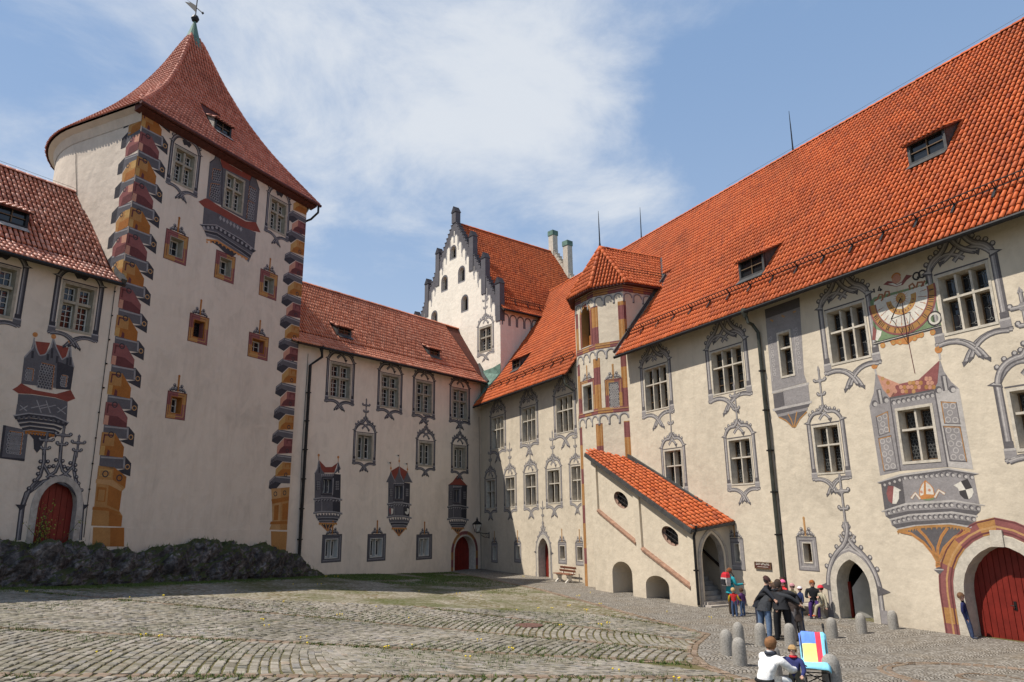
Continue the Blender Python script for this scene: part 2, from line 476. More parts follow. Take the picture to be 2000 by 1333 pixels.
P_SAND = mat_paint('paint_sand', (.41, .235, .105)); P_PINK = mat_paint('paint_pink', (.45, .23, .16))
# ------------------------------------------------------------------ walls with openings, windows, painted surrounds
def wall_panel(mb, W, u0, u1, z0, z1, holes=(), off=0.0, mi=0, dip=None):
	us = sorted({u0, u1, *[h[0] for h in holes], *[h[1] for h in holes]})
	zs = sorted({z0, z1, *[h[2] for h in holes], *[h[3] for h in holes]})
	us = [u for u in us if u0 - 1e-6 <= u <= u1 + 1e-6]; zs = [z for z in zs if z0 - 1e-6 <= z <= z1 + 1e-6]
	for i in range(len(us) - 1):
		for j in range(len(zs) - 1):
			if us[i + 1] - us[i] < 1e-5 or zs[j + 1] - zs[j] < 1e-5: continue
			cu, cz = (us[i] + us[i + 1]) / 2, (zs[j] + zs[j + 1]) / 2
			if any(h[0] < cu < h[1] and h[2] < cz < h[3] for h in holes): continue
			mb.quad(W.p(us[i], zs[j], off), W.p(us[i + 1], zs[j], off), W.p(us[i + 1], zs[j + 1], off), W.p(us[i], zs[j + 1], off), mi)
def spandrels(mb, W, u0, u1, zs, za, kind, off=0.0, mi=0, n=12):
	A = arch(u0, u1, zs, za, kind, n); h = len(A) // 2
	uc = (u0 + u1) / 2
	for k in range(h):
		a, b = A[k], A[k + 1]
		mb.quad(W.p(a[0], a[1], off), W.p(b[0], b[1], off), W.p(b[0], za, off), W.p(a[0], za, off), mi)
		a, b = A[-1 - k], A[-2 - k]
		mb.quad(W.p(b[0], b[1], off), W.p(a[0], a[1], off), W.p(a[0], za, off), W.p(b[0], za, off), mi)
def ring_strip(mb, W, A, B, oa, ob, mi=0):
	"""surface between two outlines with the same number of points"""
	for k in range(len(A) - 1):
		mb.quad(W.p(*A[k], oa), W.p(*A[k + 1], oa), W.p(*B[k + 1], ob), W.p(*B[k], ob), mi)
def grow(A, d, zb=None):
	"""outline (open at the foot) moved outwards by d, the feet kept level"""
	n = len(A); out = []
	for i in range(n):
		a = A[max(i - 1, 0)]; b = A[min(i + 1, n - 1)]
		dx, dz = b[0] - a[0], b[1] - a[1]; l = math.hypot(dx, dz) or 1
		nx, nz = -dz / l, dx / l
		out.append((A[i][0] + nx * d, A[i][1] + nz * d))
	out[0] = (A[0][0] - d, A[0][1]); out[-1] = (A[-1][0] + d, A[-1][1])
	return out

HOLES = {}
def hole(W, r): HOLES.setdefault(id(W), []).append(tuple(r))

def window(parent, W, r, cols=2, split=.64, rows=2, depth=.26, border=.11, stone=STONE, sash=SASH, glass=GLASS, grid=((2, 2), (2, 4)),
		   mull=.115, lead=None, sashw=.05, label=None, sides=None, sink=True):
	"""stone-framed window let into wall W; r = outer opening of the stone frame"""
	u0, u1, z0, z1 = r
	if sink: hole(W, r)
	mb = MB()
	f0 = .02
	b = border
	# face ring of the stone frame, standing a finger proud of the plaster
	for (a0, a1, c0, c1) in ((u0, u0 + b, z0, z1), (u1 - b, u1, z0, z1), (u0 + b, u1 - b, z1 - b, z1), (u0 + b, u1 - b, z0, z0 + b)):
		mb.wbox(W, a0, a1, c0, c1, -.06, f0)
	iu0, iu1, iz0, iz1 = u0 + b, u1 - b, z0 + b, z1 - b
	ch = min(.05, (iu1 - iu0) * .05)      # splayed inner reveal
	q = [(iu0, iz0), (iu1, iz0), (iu1, iz1), (iu0, iz1)]
	p = [(iu0 + ch, iz0 + ch * .6), (iu1 - ch, iz0 + ch * .6), (iu1 - ch, iz1 - ch), (iu0 + ch, iz1 - ch)]
	for k in range(4):
		k2 = (k + 1) % 4
		mb.quad(W.p(*q[k], -.06), W.p(*q[k2], -.06), W.p(*p[k2], -depth - .06), W.p(*p[k], -depth - .06), 1 if (sides and k in (1, 3)) else 0)
	iu0, iu1, iz0, iz1 = p[0][0], p[2][0], p[0][1], p[2][1]
	zt = iz0 + (iz1 - iz0) * split
	cw = (iu1 - iu0) / cols
	d0, d1 = -depth - .02, -.045
	for c in range(1, cols):
		uc = iu0 + cw * c
		mb.wbox(W, uc - mull / 2, uc + mull / 2, iz0 - .02, iz1 + .02, d0, d1)
	if rows == 2:
		mb.wbox(W, iu0 - .02, iu1 + .02, zt - mull / 2, zt + mull / 2, d0, d1 + .006)
	win = mb.build('window', [stone, sides or stone], parent)
	if label: win['label'] = label
	# lights: pane + sash bars
	bars = MB(); gl = -depth + .02
	zr = [(iz0, zt - mull / 2), (zt + mull / 2, iz1)] if rows == 2 else [(iz0, iz1)]
	for c in range(cols):
		a0 = iu0 + cw * c + (mull / 2 if c else 0); a1 = iu0 + cw * (c + 1) - (mull / 2 if c < cols - 1 else 0)
		for ri, (c0, c1) in enumerate(zr):
			g = MB(); t_ = [gl - .01 + rng.uniform(-.009, .009) for _ in range(3)]; t_.append(t_[0] + t_[2] - t_[1])
			g.quad(W.p(a0, c0, t_[0]), W.p(a1, c0, t_[1]), W.p(a1, c1, t_[2]), W.p(a0, c1, t_[3]))
			g.build('pane', glass, win)
			s = sashw
			for (x0, x1, y0, y1) in ((a0, a0 + s, c0, c1), (a1 - s, a1, c0, c1), (a0 + s, a1 - s, c1 - s, c1), (a0 + s, a1 - s, c0, c0 + s)):
				bars.wbox(W, x0, x1, y0, y1, gl - .02, gl + .035)
			nx, ny = grid[1 if (ri == 0 and rows == 2) or rows == 1 else 0]
			bw = .028
			for k in range(1, nx):
				x = a0 + s + (a1 - a0 - 2 * s) * k / nx
				bars.wbox(W, x - bw / 2, x + bw / 2, c0 + s, c1 - s, gl - .015, gl + .022)
			for k in range(1, ny):
				y = c0 + s + (c1 - c0 - 2 * s) * k / ny
				bars.wbox(W, a0 + s, a1 - s, y - bw / 2, y + bw / 2, gl - .015, gl + .024)
	bars.build('sash', sash, win)
	if lead:
		lm = MB()
		for c in range(cols):
			a0 = iu0 + cw * c + mull / 2 + sashw * .6; a1 = iu0 + cw * (c + 1) - mull / 2 - sashw * .6
			for (c0, c1) in zr:
				if lead == 'round':      # bull's-eye glazing
					d = .125; j = 0; y = c0 + d * .6
					while y < c1 - d * .4:
						x = a0 + d * (.5 if j % 2 == 0 else 1.0)
						while x < a1 - d * .3:
							lm.ring(W, x, y, d * .40, d * .5, gl + .004, 0, 8); x += d
						y += d * .87; j += 1
				else:                    # large hexagons with little bosses
					uc = (a0 + a1) / 2
					k = 0; y = c0 + .18
					while y < c1 - .05:
						lm.ring(W, uc, y, .035, .06, gl + .004, 0, 6)
						lm.ribbon(W, [(a0, y), (uc - .05, y)], .018, gl + .003); lm.ribbon(W, [(uc + .05, y), (a1, y)], .018, gl + .003)
						lm.ribbon(W, [(uc, y + .05), (uc, min(c1, y + .33))], .018, gl + .003)
						y += .38
		lm.build('lead_came', LEADCAME, win)
	return win

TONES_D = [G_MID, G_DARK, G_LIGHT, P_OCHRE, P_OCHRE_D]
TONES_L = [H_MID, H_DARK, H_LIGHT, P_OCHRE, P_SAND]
def rib(mb, W, pts, w, off=.004, hl=-.22):
	"""a painted rib: dark edge, body, lit edge"""
	mb.ribbon(W, pts, w, off, 1)
	mb.ribbon(W, pts, w * .62, off + .0015, 0, shift=w * .03)
	mb.ribbon(W, pts, w * .2, off + .003, 2, shift=w * -hl * .5)
def curve(a, b, bow, n=8):
	"""arc from a to b, bowed by 'bow' (fraction of length) to the left of the direction a->b"""
	dx, dz = b[0] - a[0], b[1] - a[1]
	out = []
	for k in range(n + 1):
		t = k / n; h = 4 * t * (1 - t) * bow
		out.append((a[0] + dx * t - dz * h, a[1] + dz * t + dx * h))
	return out
def crockets(mb, W, pts, r, off, side=1, step=2, start=1):
	for i in range(start, len(pts) - 1, step):
		a, b = pts[i - 1], pts[i + 1]
		dx, dz = b[0] - a[0], b[1] - a[1]; l = math.hypot(dx, dz) or 1
		u, z = pts[i][0] - dz / l * r * 1.5 * side, pts[i][1] + dx / l * r * 1.5 * side
		mb.disc(W, u, z, r, off, 1, 7); mb.disc(W, u + r * .1, z + r * .15, r * .55, off + .0015, 2, 6)
def fleuron(mb, W, u, z, h, k, off=.004):
	"""stem, double cross of leaves and a bud, total height h"""
	rib(mb, W, [(u, z), (u, z + h * .94)], .09 * k, off)
	for zz, s in ((.28, .16), (.62, .26)):
		y = z + h * zz
		rib(mb, W, [(u - s * k, y), (u + s * k, y)], .10 * k, off + .001)
		for sg in (-1, 1):
			mb.disc(W, u + sg * s * k, y + .05 * k, .075 * k, off + .002, 1, 7); mb.disc(W, u + sg * s * k, y + .06 * k, .04 * k, off + .0035, 2, 6)
	mb.disc(W, u, z + h * .62, .1 * k, off + .003, 0, 8)
	mb.ppoly(W, [(u - .07 * k, z + h * .88), (u + .07 * k, z + h * .88), (u, z + h)], off + .003, 0)

def gothic(parent, W, r, tones, m=.30, top='ogee', hk=.55, finial=0.0, below=.55, label=None, off=.004, clip=None, kinds=None):
	"""painted gothic surround round an opening"""
	u0, u1, z0, z1 = r; w = u1 - u0; uc = (u0 + u1) / 2; mb = MB()
	k = max(.75, min(1.35, w / 1.25))
	a0, a1 = u0 - m * .55, u1 + m * .55
	bw = m * .62
	zb = z0 - .12 * k; zt = z1 + .14 * k
	for s, a in ((-1, a0), (1, a1)):                         # side shafts with bases and capitals
		rib(mb, W, [(a, zb), (a, zt)], bw, off)
		mb.ribbon(W, [(a + s * bw * .6, zb + .2 * k), (a + s * bw * .6, zt)], bw * .2, off, 1)
		mb.prect(W, a - bw * .8, a + bw * .8, zb, zb + .16 * k, off + .004, 0); mb.prect(W, a - bw * .8, a + bw * .8, zb + .16 * k, zb + .21 * k, off + .005, 2)
		mb.prect(W, a - bw * .62, a + bw * .62, zb + .21 * k, zb + .36 * k, off + .0045, 1)
		mb.ppoly(W, [(a - s * bw * .6, zt - .1 * k), (a + s * bw * 1.5, zt), (a - s * bw * .4, zt + .1 * k)][::s], off + .004, 1)
		mb.ppoly(W, [(a - s * bw * .4, zt - .04 * k), (a + s * bw * .9, zt + .01), (a - s * bw * .3, zt + .07 * k)][::s], off + .0055, 2)
	mb.ribbon(W, [(u0 - .03, z1 + .045), (u1 + .03, z1 + .045)], .05, off, 1)
	H = w * hk
	for s, a, b in ((1, a0, a1), (-1, a1, a0)):
		if top == 'ogee':        # two sweeping ribs that meet in a peak
			low = curve((a, zt), (uc - s * w * .16, zt + H * .62), s * .20, 8)
			up = curve((uc - s * w * .16, zt + H * .62), (uc + s * .02, zt + H * 1.12), -s * .10, 5)
			pts = low + up[1:]
			rib(mb, W, pts, .15 * k, off + .005 + (.003 if s > 0 else 0))
			crockets(mb, W, pts, .07 * k, off + .004, s, 2, 3)
			inner = curve((a, zt - .02), (uc + s * w * .2, zt + H * .14), s * .34, 9)
			rib(mb, W, inner, .12 * k, off + .001)
			e = inner[-1]; mb.ppoly(W, [(e[0] - .1 * k, e[1] - .02), (e[0] + s * .02, e[1] - .16 * k), (e[0] + s * .12 * k, e[1] + .02)], off + .006, 1)
		elif top == 'cross':     # ribs that cross and end in two tall points
			pk = (uc - s * w * .13, zt + H * 1.3)
			fl_ = curve((a, zt), (uc - s * w * .36, zt + H * .52), s * .15, 6) + curve((uc - s * w * .36, zt + H * .52), pk, -s * .12, 6)[1:]
			rib(mb, W, fl_, .16 * k, off + .001 + (.003 if s > 0 else 0))
			crockets(mb, W, fl_, .075 * k, off + .003, s, 2, 2)
			inn = curve(pk, (uc + s * w * .33, zt + H * .24), -s * .14, 9)
			rib(mb, W, inn, .14 * k, off + .002 + (.003 if s > 0 else 0))
			e = inn[-1]; mb.ppoly(W, [(e[0] - .09 * k, e[1] + .04), (e[0] + s * .05 * k, e[1] - .12 * k), (e[0] + .1 * k, e[1] + .03)], off + .008, 1)
			low = curve((a, zt - .02), (uc + s * w * .10, zt + H * .12), s * .30, 8)
			rib(mb, W, low, .12 * k, off + .0015)
			mb.ribbon(W, [(uc - s * w * .13, zt + H * 1.25), (uc - s * w * .13, zt + H * 1.5)], .13 * k, off + .003, 1)
			mb.ribbon(W, [(uc - s * w * .13 - .13 * k, zt + H * 1.4), (uc - s * w * .13 + .13 * k, zt + H * 1.4)], .08 * k, off + .004, 1)
		elif top == 'leaf':      # low curly top (left wing, tower)
			pts = curve((a, zt), (uc, zt + H * .72), s * .26, 9)
			rib(mb, W, pts, .2 * k, off + .004)
			crockets(mb, W, pts, .09 * k, off + .003, s, 2, 2)
			mb.ppoly(W, [(uc, zt + H * .7), (uc - s * w * .22, zt + H * .55), (uc - s * w * .12, zt + H * .12), (uc, zt + H * .25)], off + .006, 1)
			mb.disc(W, uc - s * w * .09, zt + H * .88, .10 * k, off + .007, 1, 8); mb.disc(W, uc - s * w * .09, zt + H * .9, .05 * k, off + .0085, 0, 6)
			mb.disc(W, uc - s * w * .07, zt + H * 1.15, .085 * k, off + .007, 1, 8)
	if finial:
		fleuron(mb, W, uc, zt + H * 1.02, finial, k, off + .008)
	if below:
		for s, a in ((1, a0 - .14 * k), (-1, a1 + .14 * k)):
			mb.prect(W, min(a, a + s * .3 * k), max(a, a + s * .3 * k), zb - .07 * k, zb, off + .002, 1)
			b_ = below
			for j, (dx, dz) in enumerate(((0, 0), (.17, -.02))):
				pts = curve((a + s * (.02 + dx * .6), zb - .06 * k + dz), (uc + s * (w * .2 - dx * 1.1), zb - b_ * .98 + j * b_ * .12), s * .20, 8)
				rib(mb, W, pts, .115 * k, off + .002 + .003 * j + (.0015 if s > 0 else 0))
				e = pts[-1]; q = pts[-2]
				mb.ppoly(W, [(e[0] - .08 * k, e[1] + .03), (e[0] + s * .06 * k, e[1] - .1 * k), (e[0] + .08 * k, e[1] + .02)], off + .008, 1)
	o = mb.build('painted_surround', tones, parent)
	if label: o['label'] = label
	return o

def square_surround(parent, W, r, outer, tones, crest=True, patch=None, off=.004):
	"""painted square moulding; tones: [mid, dark, light, ochre, sand]; patch=(A, B): marbled ochre / oxblood"""
	u0, u1, z0, z1 = outer; i0, i1, j0, j1 = r; mb = MB()
	mats = list(tones) + (list(patch) if patch else [])
	a, b = (5, 6) if patch else (0, 0)
	def q(x0, x1, y0, y1, mi, o=off): mb.prect(W, x0, x1, y0, y1, o, mi)
	um, zm = (u0 + u1) / 2, (z0 + z1) / 2
	if patch:
		# alternating coloured stretches all round
		q(u0, i0, z0, zm, a); q(u0, i0, zm, z1, b); q(i1, u1, z0, zm + .1, b); q(i1, u1, zm + .1, z1, a)
		q(i0, um, z0, j0, a); q(um, i1, z0, j0, b); q(i0, um + .05, j1, z1, b); q(um + .05, i1, j1, z1, a)
	else:
		q(u0, i0, z0, z1, 0); q(i1, u1, z0, z1, 0); q(i0, i1, z0, j0, 0); q(i0, i1, j1, z1, 0)
	t = .045
	dk, lt = (1, 2) if not patch else (7, 8)
	if patch: mats += [P_RED_D, P_GOLD]
	for (x0, x1, y0, y1) in ((u0, u0 + t, z0, z1), (u0, u1, z1 - t, z1)): q(x0, x1, y0, y1, dk, off + .0015)
	for (x0, x1, y0, y1) in ((u1 - t * .7, u1, z0, z1), (u0, u1, z0, z0 + t * .7)): q(x0, x1, y0, y1, dk if patch else 1, off + .0018)
	wl, wb = i0 - u0, j0 - z0
	f = .5
	for (x0, x1, y0, y1) in ((u0 + wl * f, u0 + wl * f + t * .7, z0 + wb * f, z1 - wb * f), (u0 + wl * f, u1 - wl * f, z1 - wb * f - t * .7, z1 - wb * f)): q(x0, x1, y0, y1, dk, off + .002)
	for (x0, x1, y0, y1) in ((u1 - wl * f - t * .7, u1 - wl * f, z0 + wb * f, z1 - wb * f), (u0 + wl * f, u1 - wl * f, z0 + wb * f, z0 + wb * f + t * .7)): q(x0, x1, y0, y1, lt, off + .0023)
	if crest:
		w = (u1 - u0)
		k = max(.7, min(1.2, w / .9))
		mb.ribbon(W, [(um, z1 + .02), (um, z1 + .62 * k)], .09 * k, off + .003, 4); mb.ribbon(W, [(um + .012 * k, z1 + .1), (um + .012 * k, z1 + .6 * k)], .03 * k, off + .004, 3)
		mb.disc(W, um, z1 + .64 * k, .06 * k, off + .003, 4, 6)
		for s in (-1, 1):
			for (x, y, r_) in ((.10, .12, .10), (.24, .10, .085), (.17, .25, .075), (.34, .05, .06)):
				mb.disc(W, um + s * x * k, z1 + y * k, r_ * k, off + .003, 1, 8); mb.disc(W, um + s * (x + .01) * k, z1 + (y + .015) * k, r_ * .62 * k, off + .0045, 2, 7)
				mb.disc(W, um + s * x * k, z1 + (y - .01) * k, r_ * .3 * k, off + .006, 1, 6)
	return mb.build('painted_surround', mats, parent)

def doorway(parent, W, u0, u1, zb, zs, za, kind, depth, frame, stone, name='door_frame', proud=.03):
	"""stone arch: face ring, reveal; returns inner outline"""
	A = [(u0, zb)] + arch(u0, u1, zs, za, kind, 14) + [(u1, zb)]
	B = grow(A, frame)
	mb = MB()
	ring_strip(mb, W, B, A, proud, proud)
	ring_strip(mb, W, B, B, -.02, proud)
	ring_strip(mb, W, A, A, proud, -depth)
	return mb.build(name, stone, parent), A
def plank_door(parent, W, A, depth, mat, n=7, name='door', handle_u=None):
	u0, u1, zb = A[0][0], A[-1][0], A[0][1]
	d = MB(); d.ppoly(W, [(u, z) for u, z in A], -depth - .02)
	door = d.build(name, DARK if False else mat, parent)
	cap = A[1:-1]
	def top(u):
		for a, b in zip(cap[:-1], cap[1:]):
			if min(a[0], b[0]) - 1e-6 <= u <= max(a[0], b[0]) + 1e-6 and abs(b[0] - a[0]) > 1e-7:
				return a[1] + (b[1] - a[1]) * (u - a[0]) / (b[0] - a[0])
		return cap[0][1]
	w = (u1 - u0) / n
	for k in range(n):
		a, b = u0 + w * k + .008, u0 + w * (k + 1) - .008
		p = MB(); us = [a + (b - a) * t / 3 for t in range(4)]
		front = [(x, zb + .02) for x in (a, b)] + [(x, top(x) + .02) for x in reversed(us)]
		o1 = -depth + .03 + rng.uniform(-.004, .004)
		p.ppoly(W, front, o1)
		for i in range(len(front)):
			c, e = front[i], front[(i + 1) % len(front)]
			p.quad(W.p(*c, o1), W.p(*c, -depth), W.p(*e, -depth), W.p(*e, o1))
		p.build('plank', mat, door)
	if handle_u is not None:
		h = MB(); z = zb + 1.1
		h.wbox(W, handle_u - .04, handle_u + .04, z - .12, z + .12, -depth + .03, -depth + .05)
		h.tube([W.p(handle_u, z, -depth + .05), W.p(handle_u, z, -depth + .1), W.p(handle_u - .1, z, -depth + .1)], .014, 6)
		h.build('handle', METAL, door)
	return door

# ------------------------------------------------------------------ tiled roofs
TILE_V = {}
def tile_template(r0=.073, r1=.058, ln=.44, lift=.05, n=5):
	"""one convex roof tile: x across, y up the slope, z off the roof; y = 0 at the lower lip"""
	v = []; f = []
	for (r_, y, h) in ((r0, 0.0, lift), (r1, ln, .004)):
		for k in range(n + 1):
			t = math.pi * k / n
			v.append((-r_ * math.cos(t), y, h * .6 + r_ * .95 * math.sin(t)))
	for k in range(n):
		f.append((k, k + 1, n + 1 + k + 1, n + 1 + k))
	f.append(tuple(reversed(range(n + 1))))
	return np.array(v), f
def tiled(parent, name, frames, mat, single=0, seed=0, tmpl=None, lim=None, scl=None):
	"""frames: list of 12-tuples (origin, x, y, z); the 'single' largest in view become objects, the rest one mesh"""
	tv, tf = tmpl or tile_template()
	fr = np.array(frames, dtype=float).reshape(-1, 4, 3)
	n = len(fr)
	if n == 0: return
	eye = np.array(EYE); fw = np.array(_fw); cr = np.array(CR); cd = np.array(CD)
	d = fr[:, 0] - eye; w = d @ fw
	x = 1000 + FPX * (d @ cr) / w; y = 666.5 + FPX * (d @ cd) / w
	vis = (w > 0) & (x > -5) & (x < 2005) & (y > -5) & (y < 1338)
	key = np.where(vis, w, 1e9)
	order = np.argsort(key)
	one = set(order[:single].tolist()) if single else set()
	r_ = np.random.default_rng(seed)
	if single:
		me = bpy.data.meshes.new('tile'); me.from_pydata([tuple(q) for q in tv], [], tf); me.materials.append(mat)
		me.polygons.foreach_set('use_smooth', np.array([len(q) == 4 for q in tf], dtype=bool)); me.update()
		winv = world_of(parent).inverted()
		for i in sorted(one):
			if key[i] > 1e8: continue
			o = bpy.data.objects.new('tile', me); COL.objects.link(o); o.parent = parent; o.matrix_parent_inverse = winv
			M = Matrix.Identity(4)
			jx = r_.normal(0, .006); jr = r_.normal(0, .02)
			X, Y, Z = [Vector(fr[i, k]) for k in (1, 2, 3)]
			X2 = (X + Y * jr).normalized(); Y2 = Z.cross(X2)
			P = Vector(fr[i, 0]) + X * jx + Y * r_.normal(0, .01)
			for k in range(3): M[k][0] = X2[k]; M[k][1] = Y2[k]; M[k][2] = Z[k]; M[k][3] = P[k]
			o.matrix_basis = M
	rest = np.array([i for i in range(n) if i not in one], dtype=int)
	if len(rest) == 0: return
	F = fr[rest]
	jr = r_.normal(0, .02, len(rest))[:, None]
	X = F[:, 1] + F[:, 2] * jr; O = F[:, 0] + F[:, 1] * r_.normal(0, .006, len(rest))[:, None] + F[:, 2] * r_.normal(0, .012, len(rest))[:, None]
	V = O[:, None, :] + tv[None, :, 0:1] * X[:, None, :] + tv[None, :, 1:2] * F[:, None, 2] + tv[None, :, 2:3] * F[:, None, 3]
	mesh_batch(name, V, tf, mat, parent, r_.random(len(rest)), [len(q) == 4 for q in tf], 'stuff')
def mesh_batch(name, V, tf, mat, parent, rnd, smooth, kind=None):
	"""V: pieces x verts x 3, all with the same faces"""
	k, nv = V.shape[0], V.shape[1]
	loops = np.concatenate([np.array(q) for q in tf]); tot = np.array([len(q) for q in tf])
	L_ = (loops[None, :] + (np.arange(k) * nv)[:, None]).ravel()
	T = np.tile(tot, k); S = np.concatenate([[0], np.cumsum(T)[:-1]])
	me = bpy.data.meshes.new(name)
	me.vertices.add(k * nv); me.vertices.foreach_set('co', V.reshape(-1).astype(np.float32))
	me.loops.add(len(L_)); me.loops.foreach_set('vertex_index', L_.astype(np.int32))
	me.polygons.add(len(T)); me.polygons.foreach_set('loop_start', S.astype(np.int32)); me.polygons.foreach_set('loop_total', T.astype(np.int32))
	me.polygons.foreach_set('use_smooth', np.tile(np.array(smooth, dtype=bool), k))
	a = me.attributes.new('v', 'FLOAT', 'FACE'); a.data.foreach_set('value', np.repeat(rnd, len(tf)).astype(np.float32))
	me.materials.append(mat); me.update(calc_edges=True); me.validate()
	o = link(name, me, parent)
	if kind: o['kind'] = kind
	return o
class Slope:
	"""roof plane over wall W: s runs up the slope from the eaves line (z = ze at off = ov); a flatter foot (bell-cast) below s0"""
	def __init__(s, W, ze, ov, pitch, s0=0.0, pitch0=None):
		s.W, s.ze, s.ov, s.p, s.s0 = W, ze, ov, R(pitch), s0
		s.p0 = R(pitch0 if pitch0 is not None else pitch)
	def run_rise(s, t):
		if t < s.s0: return t * math.cos(s.p0), t * math.sin(s.p0)
		return s.s0 * math.cos(s.p0) + (t - s.s0) * math.cos(s.p), s.s0 * math.sin(s.p0) + (t - s.s0) * math.sin(s.p)
	def at(s, u, t, h=0.0):
		r_, z = s.run_rise(t)
		P = s.W.p(u, s.ze + z, s.ov - r_)
		return P + s.normal(t) * h if h else P
	def normal(s, t):
		a = s.p0 if t < s.s0 else s.p
		return s.W.n * math.sin(a) + Vector((0, 0, math.cos(a)))
	def up(s, t):
		a = s.p0 if t < s.s0 else s.p
		return s.W.n * -math.cos(a) + Vector((0, 0, math.sin(a)))
	def frames(s, u0, u1, t1, pitch_u=.2, course=.36, mask=None, h=.0):
		out = []
		nu = int(round((u1 - u0) / pitch_u)); du = (u1 - u0) / nu
		nt_ = int(round(t1 / course)); dt = t1 / nt_
		for j in range(nt_):
			t = j * dt - (.05 if j == 0 else .03)
			for i in range(nu):
				u = u0 + (i + .5) * du
				if mask and not mask(u, t + dt / 2): continue
				out.append((*s.at(u, t, h), *s.W.d, *s.up(max(t, 0)), *s.normal(max(t, 0))))
		return out
def roof_dormer(parent, S, u, t, w=1.2, h=.62, back=1.9, mat=TILE_R, pan=PAN_R, cheek=LEAD, overhang=.18, frame=LEAD):
	"""shed dormer: a small window under a flatter strip of tiles"""
	W = S.W
	p = S.p
	up, nrm = S.up(t), S.normal(t)
	base = S.at(u, t)
	side = W.d; out = W.n
	Z = Vector((0, 0, 1))
	# front: vertical face standing on the slope
	f0 = base; hw = w / 2
	top = f0 + Z * h
	# roof line from front top back until it meets the slope
	pr_ = R(26)
	ln = h / (math.sin(p) * 1.0 - math.cos(p) * math.tan(pr_)) # distance along slope where they meet (approx)
	run = ln * math.cos(p)
	bk = f0 + up * ln
	mb = MB()
	for sg in (-1, 1):
		a = f0 + side * hw * sg; b = top + side * hw * sg; c = bk + side * hw * sg
		tri = [a, b, c] if sg > 0 else [a, c, b]
		mb.poly([q for q in tri], 0)
	# front frame round the glass
	fr = .11
	gz0, gz1 = .12, h - .10
	for (x0, x1, y0, y1) in ((-hw, -hw + fr, 0, h), (hw - fr, hw, 0, h), (-hw + fr, hw - fr, 0, gz0), (-hw + fr, hw - fr, gz1, h)):
		c = f0 + side * ((x0 + x1) / 2) + Z * ((y0 + y1) / 2)
		mb.box(c - out * .02, side * ((x1 - x0) / 2), out * .06, Z * ((y1 - y0) / 2), 1)
	# lead apron below the window
	mb.quad(f0 - side * hw + out * .02 + nrm * .05, f0 + side * hw + out * .02 + nrm * .05, f0 + side * (hw + .02) - up * .35 + nrm * .13, f0 - side * (hw + .02) - up * .35 + nrm * .13, 0)
	d = mb.build('dormer', [cheek, frame], parent)
	g = MB(); g.quad(f0 - side * (hw - fr) + Z * gz0 - out * .07, f0 + side * (hw - fr) + Z * gz0 - out * .07, f0 + side * (hw - fr) + Z * gz1 - out * .07, f0 - side * (hw - fr) + Z * gz1 - out * .07)
	g.build('pane', GLASS_OLD, d)
	bm_ = MB()
	bm_.box(f0 + Z * ((gz0 + gz1) / 2) - out * .02, side * .018, out * .02, Z * ((gz1 - gz0) / 2)); bm_.box(f0 + Z * ((gz0 + gz1) / 2) - out * .018, side * (hw - fr), out * .02, Z * .018)
	bm_.build('sash', SASH_BROWN, d)
	rd = (bk - top); rl = rd.length; rd /= rl
	rn = side.cross(rd); rn = rn if rn.z > 0 else -rn
	st = top - rd * overhang
	rf = MB()
	ww = hw + .12
	a, b, c, e = st - side * ww, st + side * ww, bk + side * ww, bk - side * ww
	rf.hexa([a - rn * .07, b - rn * .07, c - rn * .02, e - rn * .02, a, b, c, e])
	rf.build('dormer_roof', pan, d)
	frs = []
	nu = max(3, int(round(2 * ww / .2))); du = 2 * ww / nu; ntt = max(2, int((rl + overhang) / .36)); dt = (rl + overhang) / ntt
	for j in range(ntt):
		for i in range(nu):
			frs.append((*(st + side * (-ww + (i + .5) * du) + rd * (j * dt - .04)), *side, *rd, *rn))
	tiled(d, 'dormer_tiles', frs, mat, 0, seed=int(abs(u) * 100))
	return d
def in_dormer(u, t, du, dt, w, h, p):
	ln = h / (math.sin(p) - math.cos(p) * math.tan(R(26)))
	return abs(u - du) < w / 2 + .02 and dt - .12 < t < dt + ln * .93
def gutter(parent, S, u0, u1, mat=METAL, r=.085):
	mb = MB()
	a, b = S.at(u0, -.07) - Vector((0, 0, .035)), S.at(u1, -.07) - Vector((0, 0, .035))
	mb.tube([a, b], r, 8)
	mb.build('gutter', mat, parent)
def eaves_board(parent, S, u0, u1, mat=WOOD_DARK, th=.16):
	"""boarded soffit from the wall out to the gutter"""
	mb = MB(); tw = S.ov / math.cos(S.p0) + .05
	for t0, t1 in ((-.05, min(tw, S.s0 or tw)), (S.s0, tw)):
		if t1 - t0 < .02: continue
		mb.hexa([S.at(u0, t0, -.13), S.at(u1, t0, -.13), S.at(u1, t1, -.13), S.at(u0, t1, -.13), S.at(u0, t0, -.025), S.at(u1, t0, -.025), S.at(u1, t1, -.025), S.at(u0, t1, -.025)])
	return mb.build('soffit', mat, parent)
def snow_guard(parent, S, u0, u1, t, step=1.25, seed=1):
	mb = MB(); n = S.normal(t); up = S.up(t)
	for hh in (.05, .27):
		mb.tube([S.at(u0, t, .12 + hh), S.at(u1, t, .12 + hh)], .021, 4)
	k = int((u1 - u0) / .2)
	for i in range(k + 1):
		u = u0 + (u1 - u0) * i / k
		mb.bar(S.at(u, t, .16), S.at(u + .05, t, .40), .022, .02)
	g = mb.build('snow_guard', METAL, parent)
	m2 = int((u1 - u0) / step)
	for i in range(m2 + 1):
		u = u0 + (u1 - u0) * i / m2
		b = MB(); b.bar(S.at(u, t - .42, .13), S.at(u, t + .05, .13), .09, .02, n); b.bar(S.at(u, t, .1), S.at(u, t, .40), .03, .02)
		b.build('bracket', METAL, g)
	return g
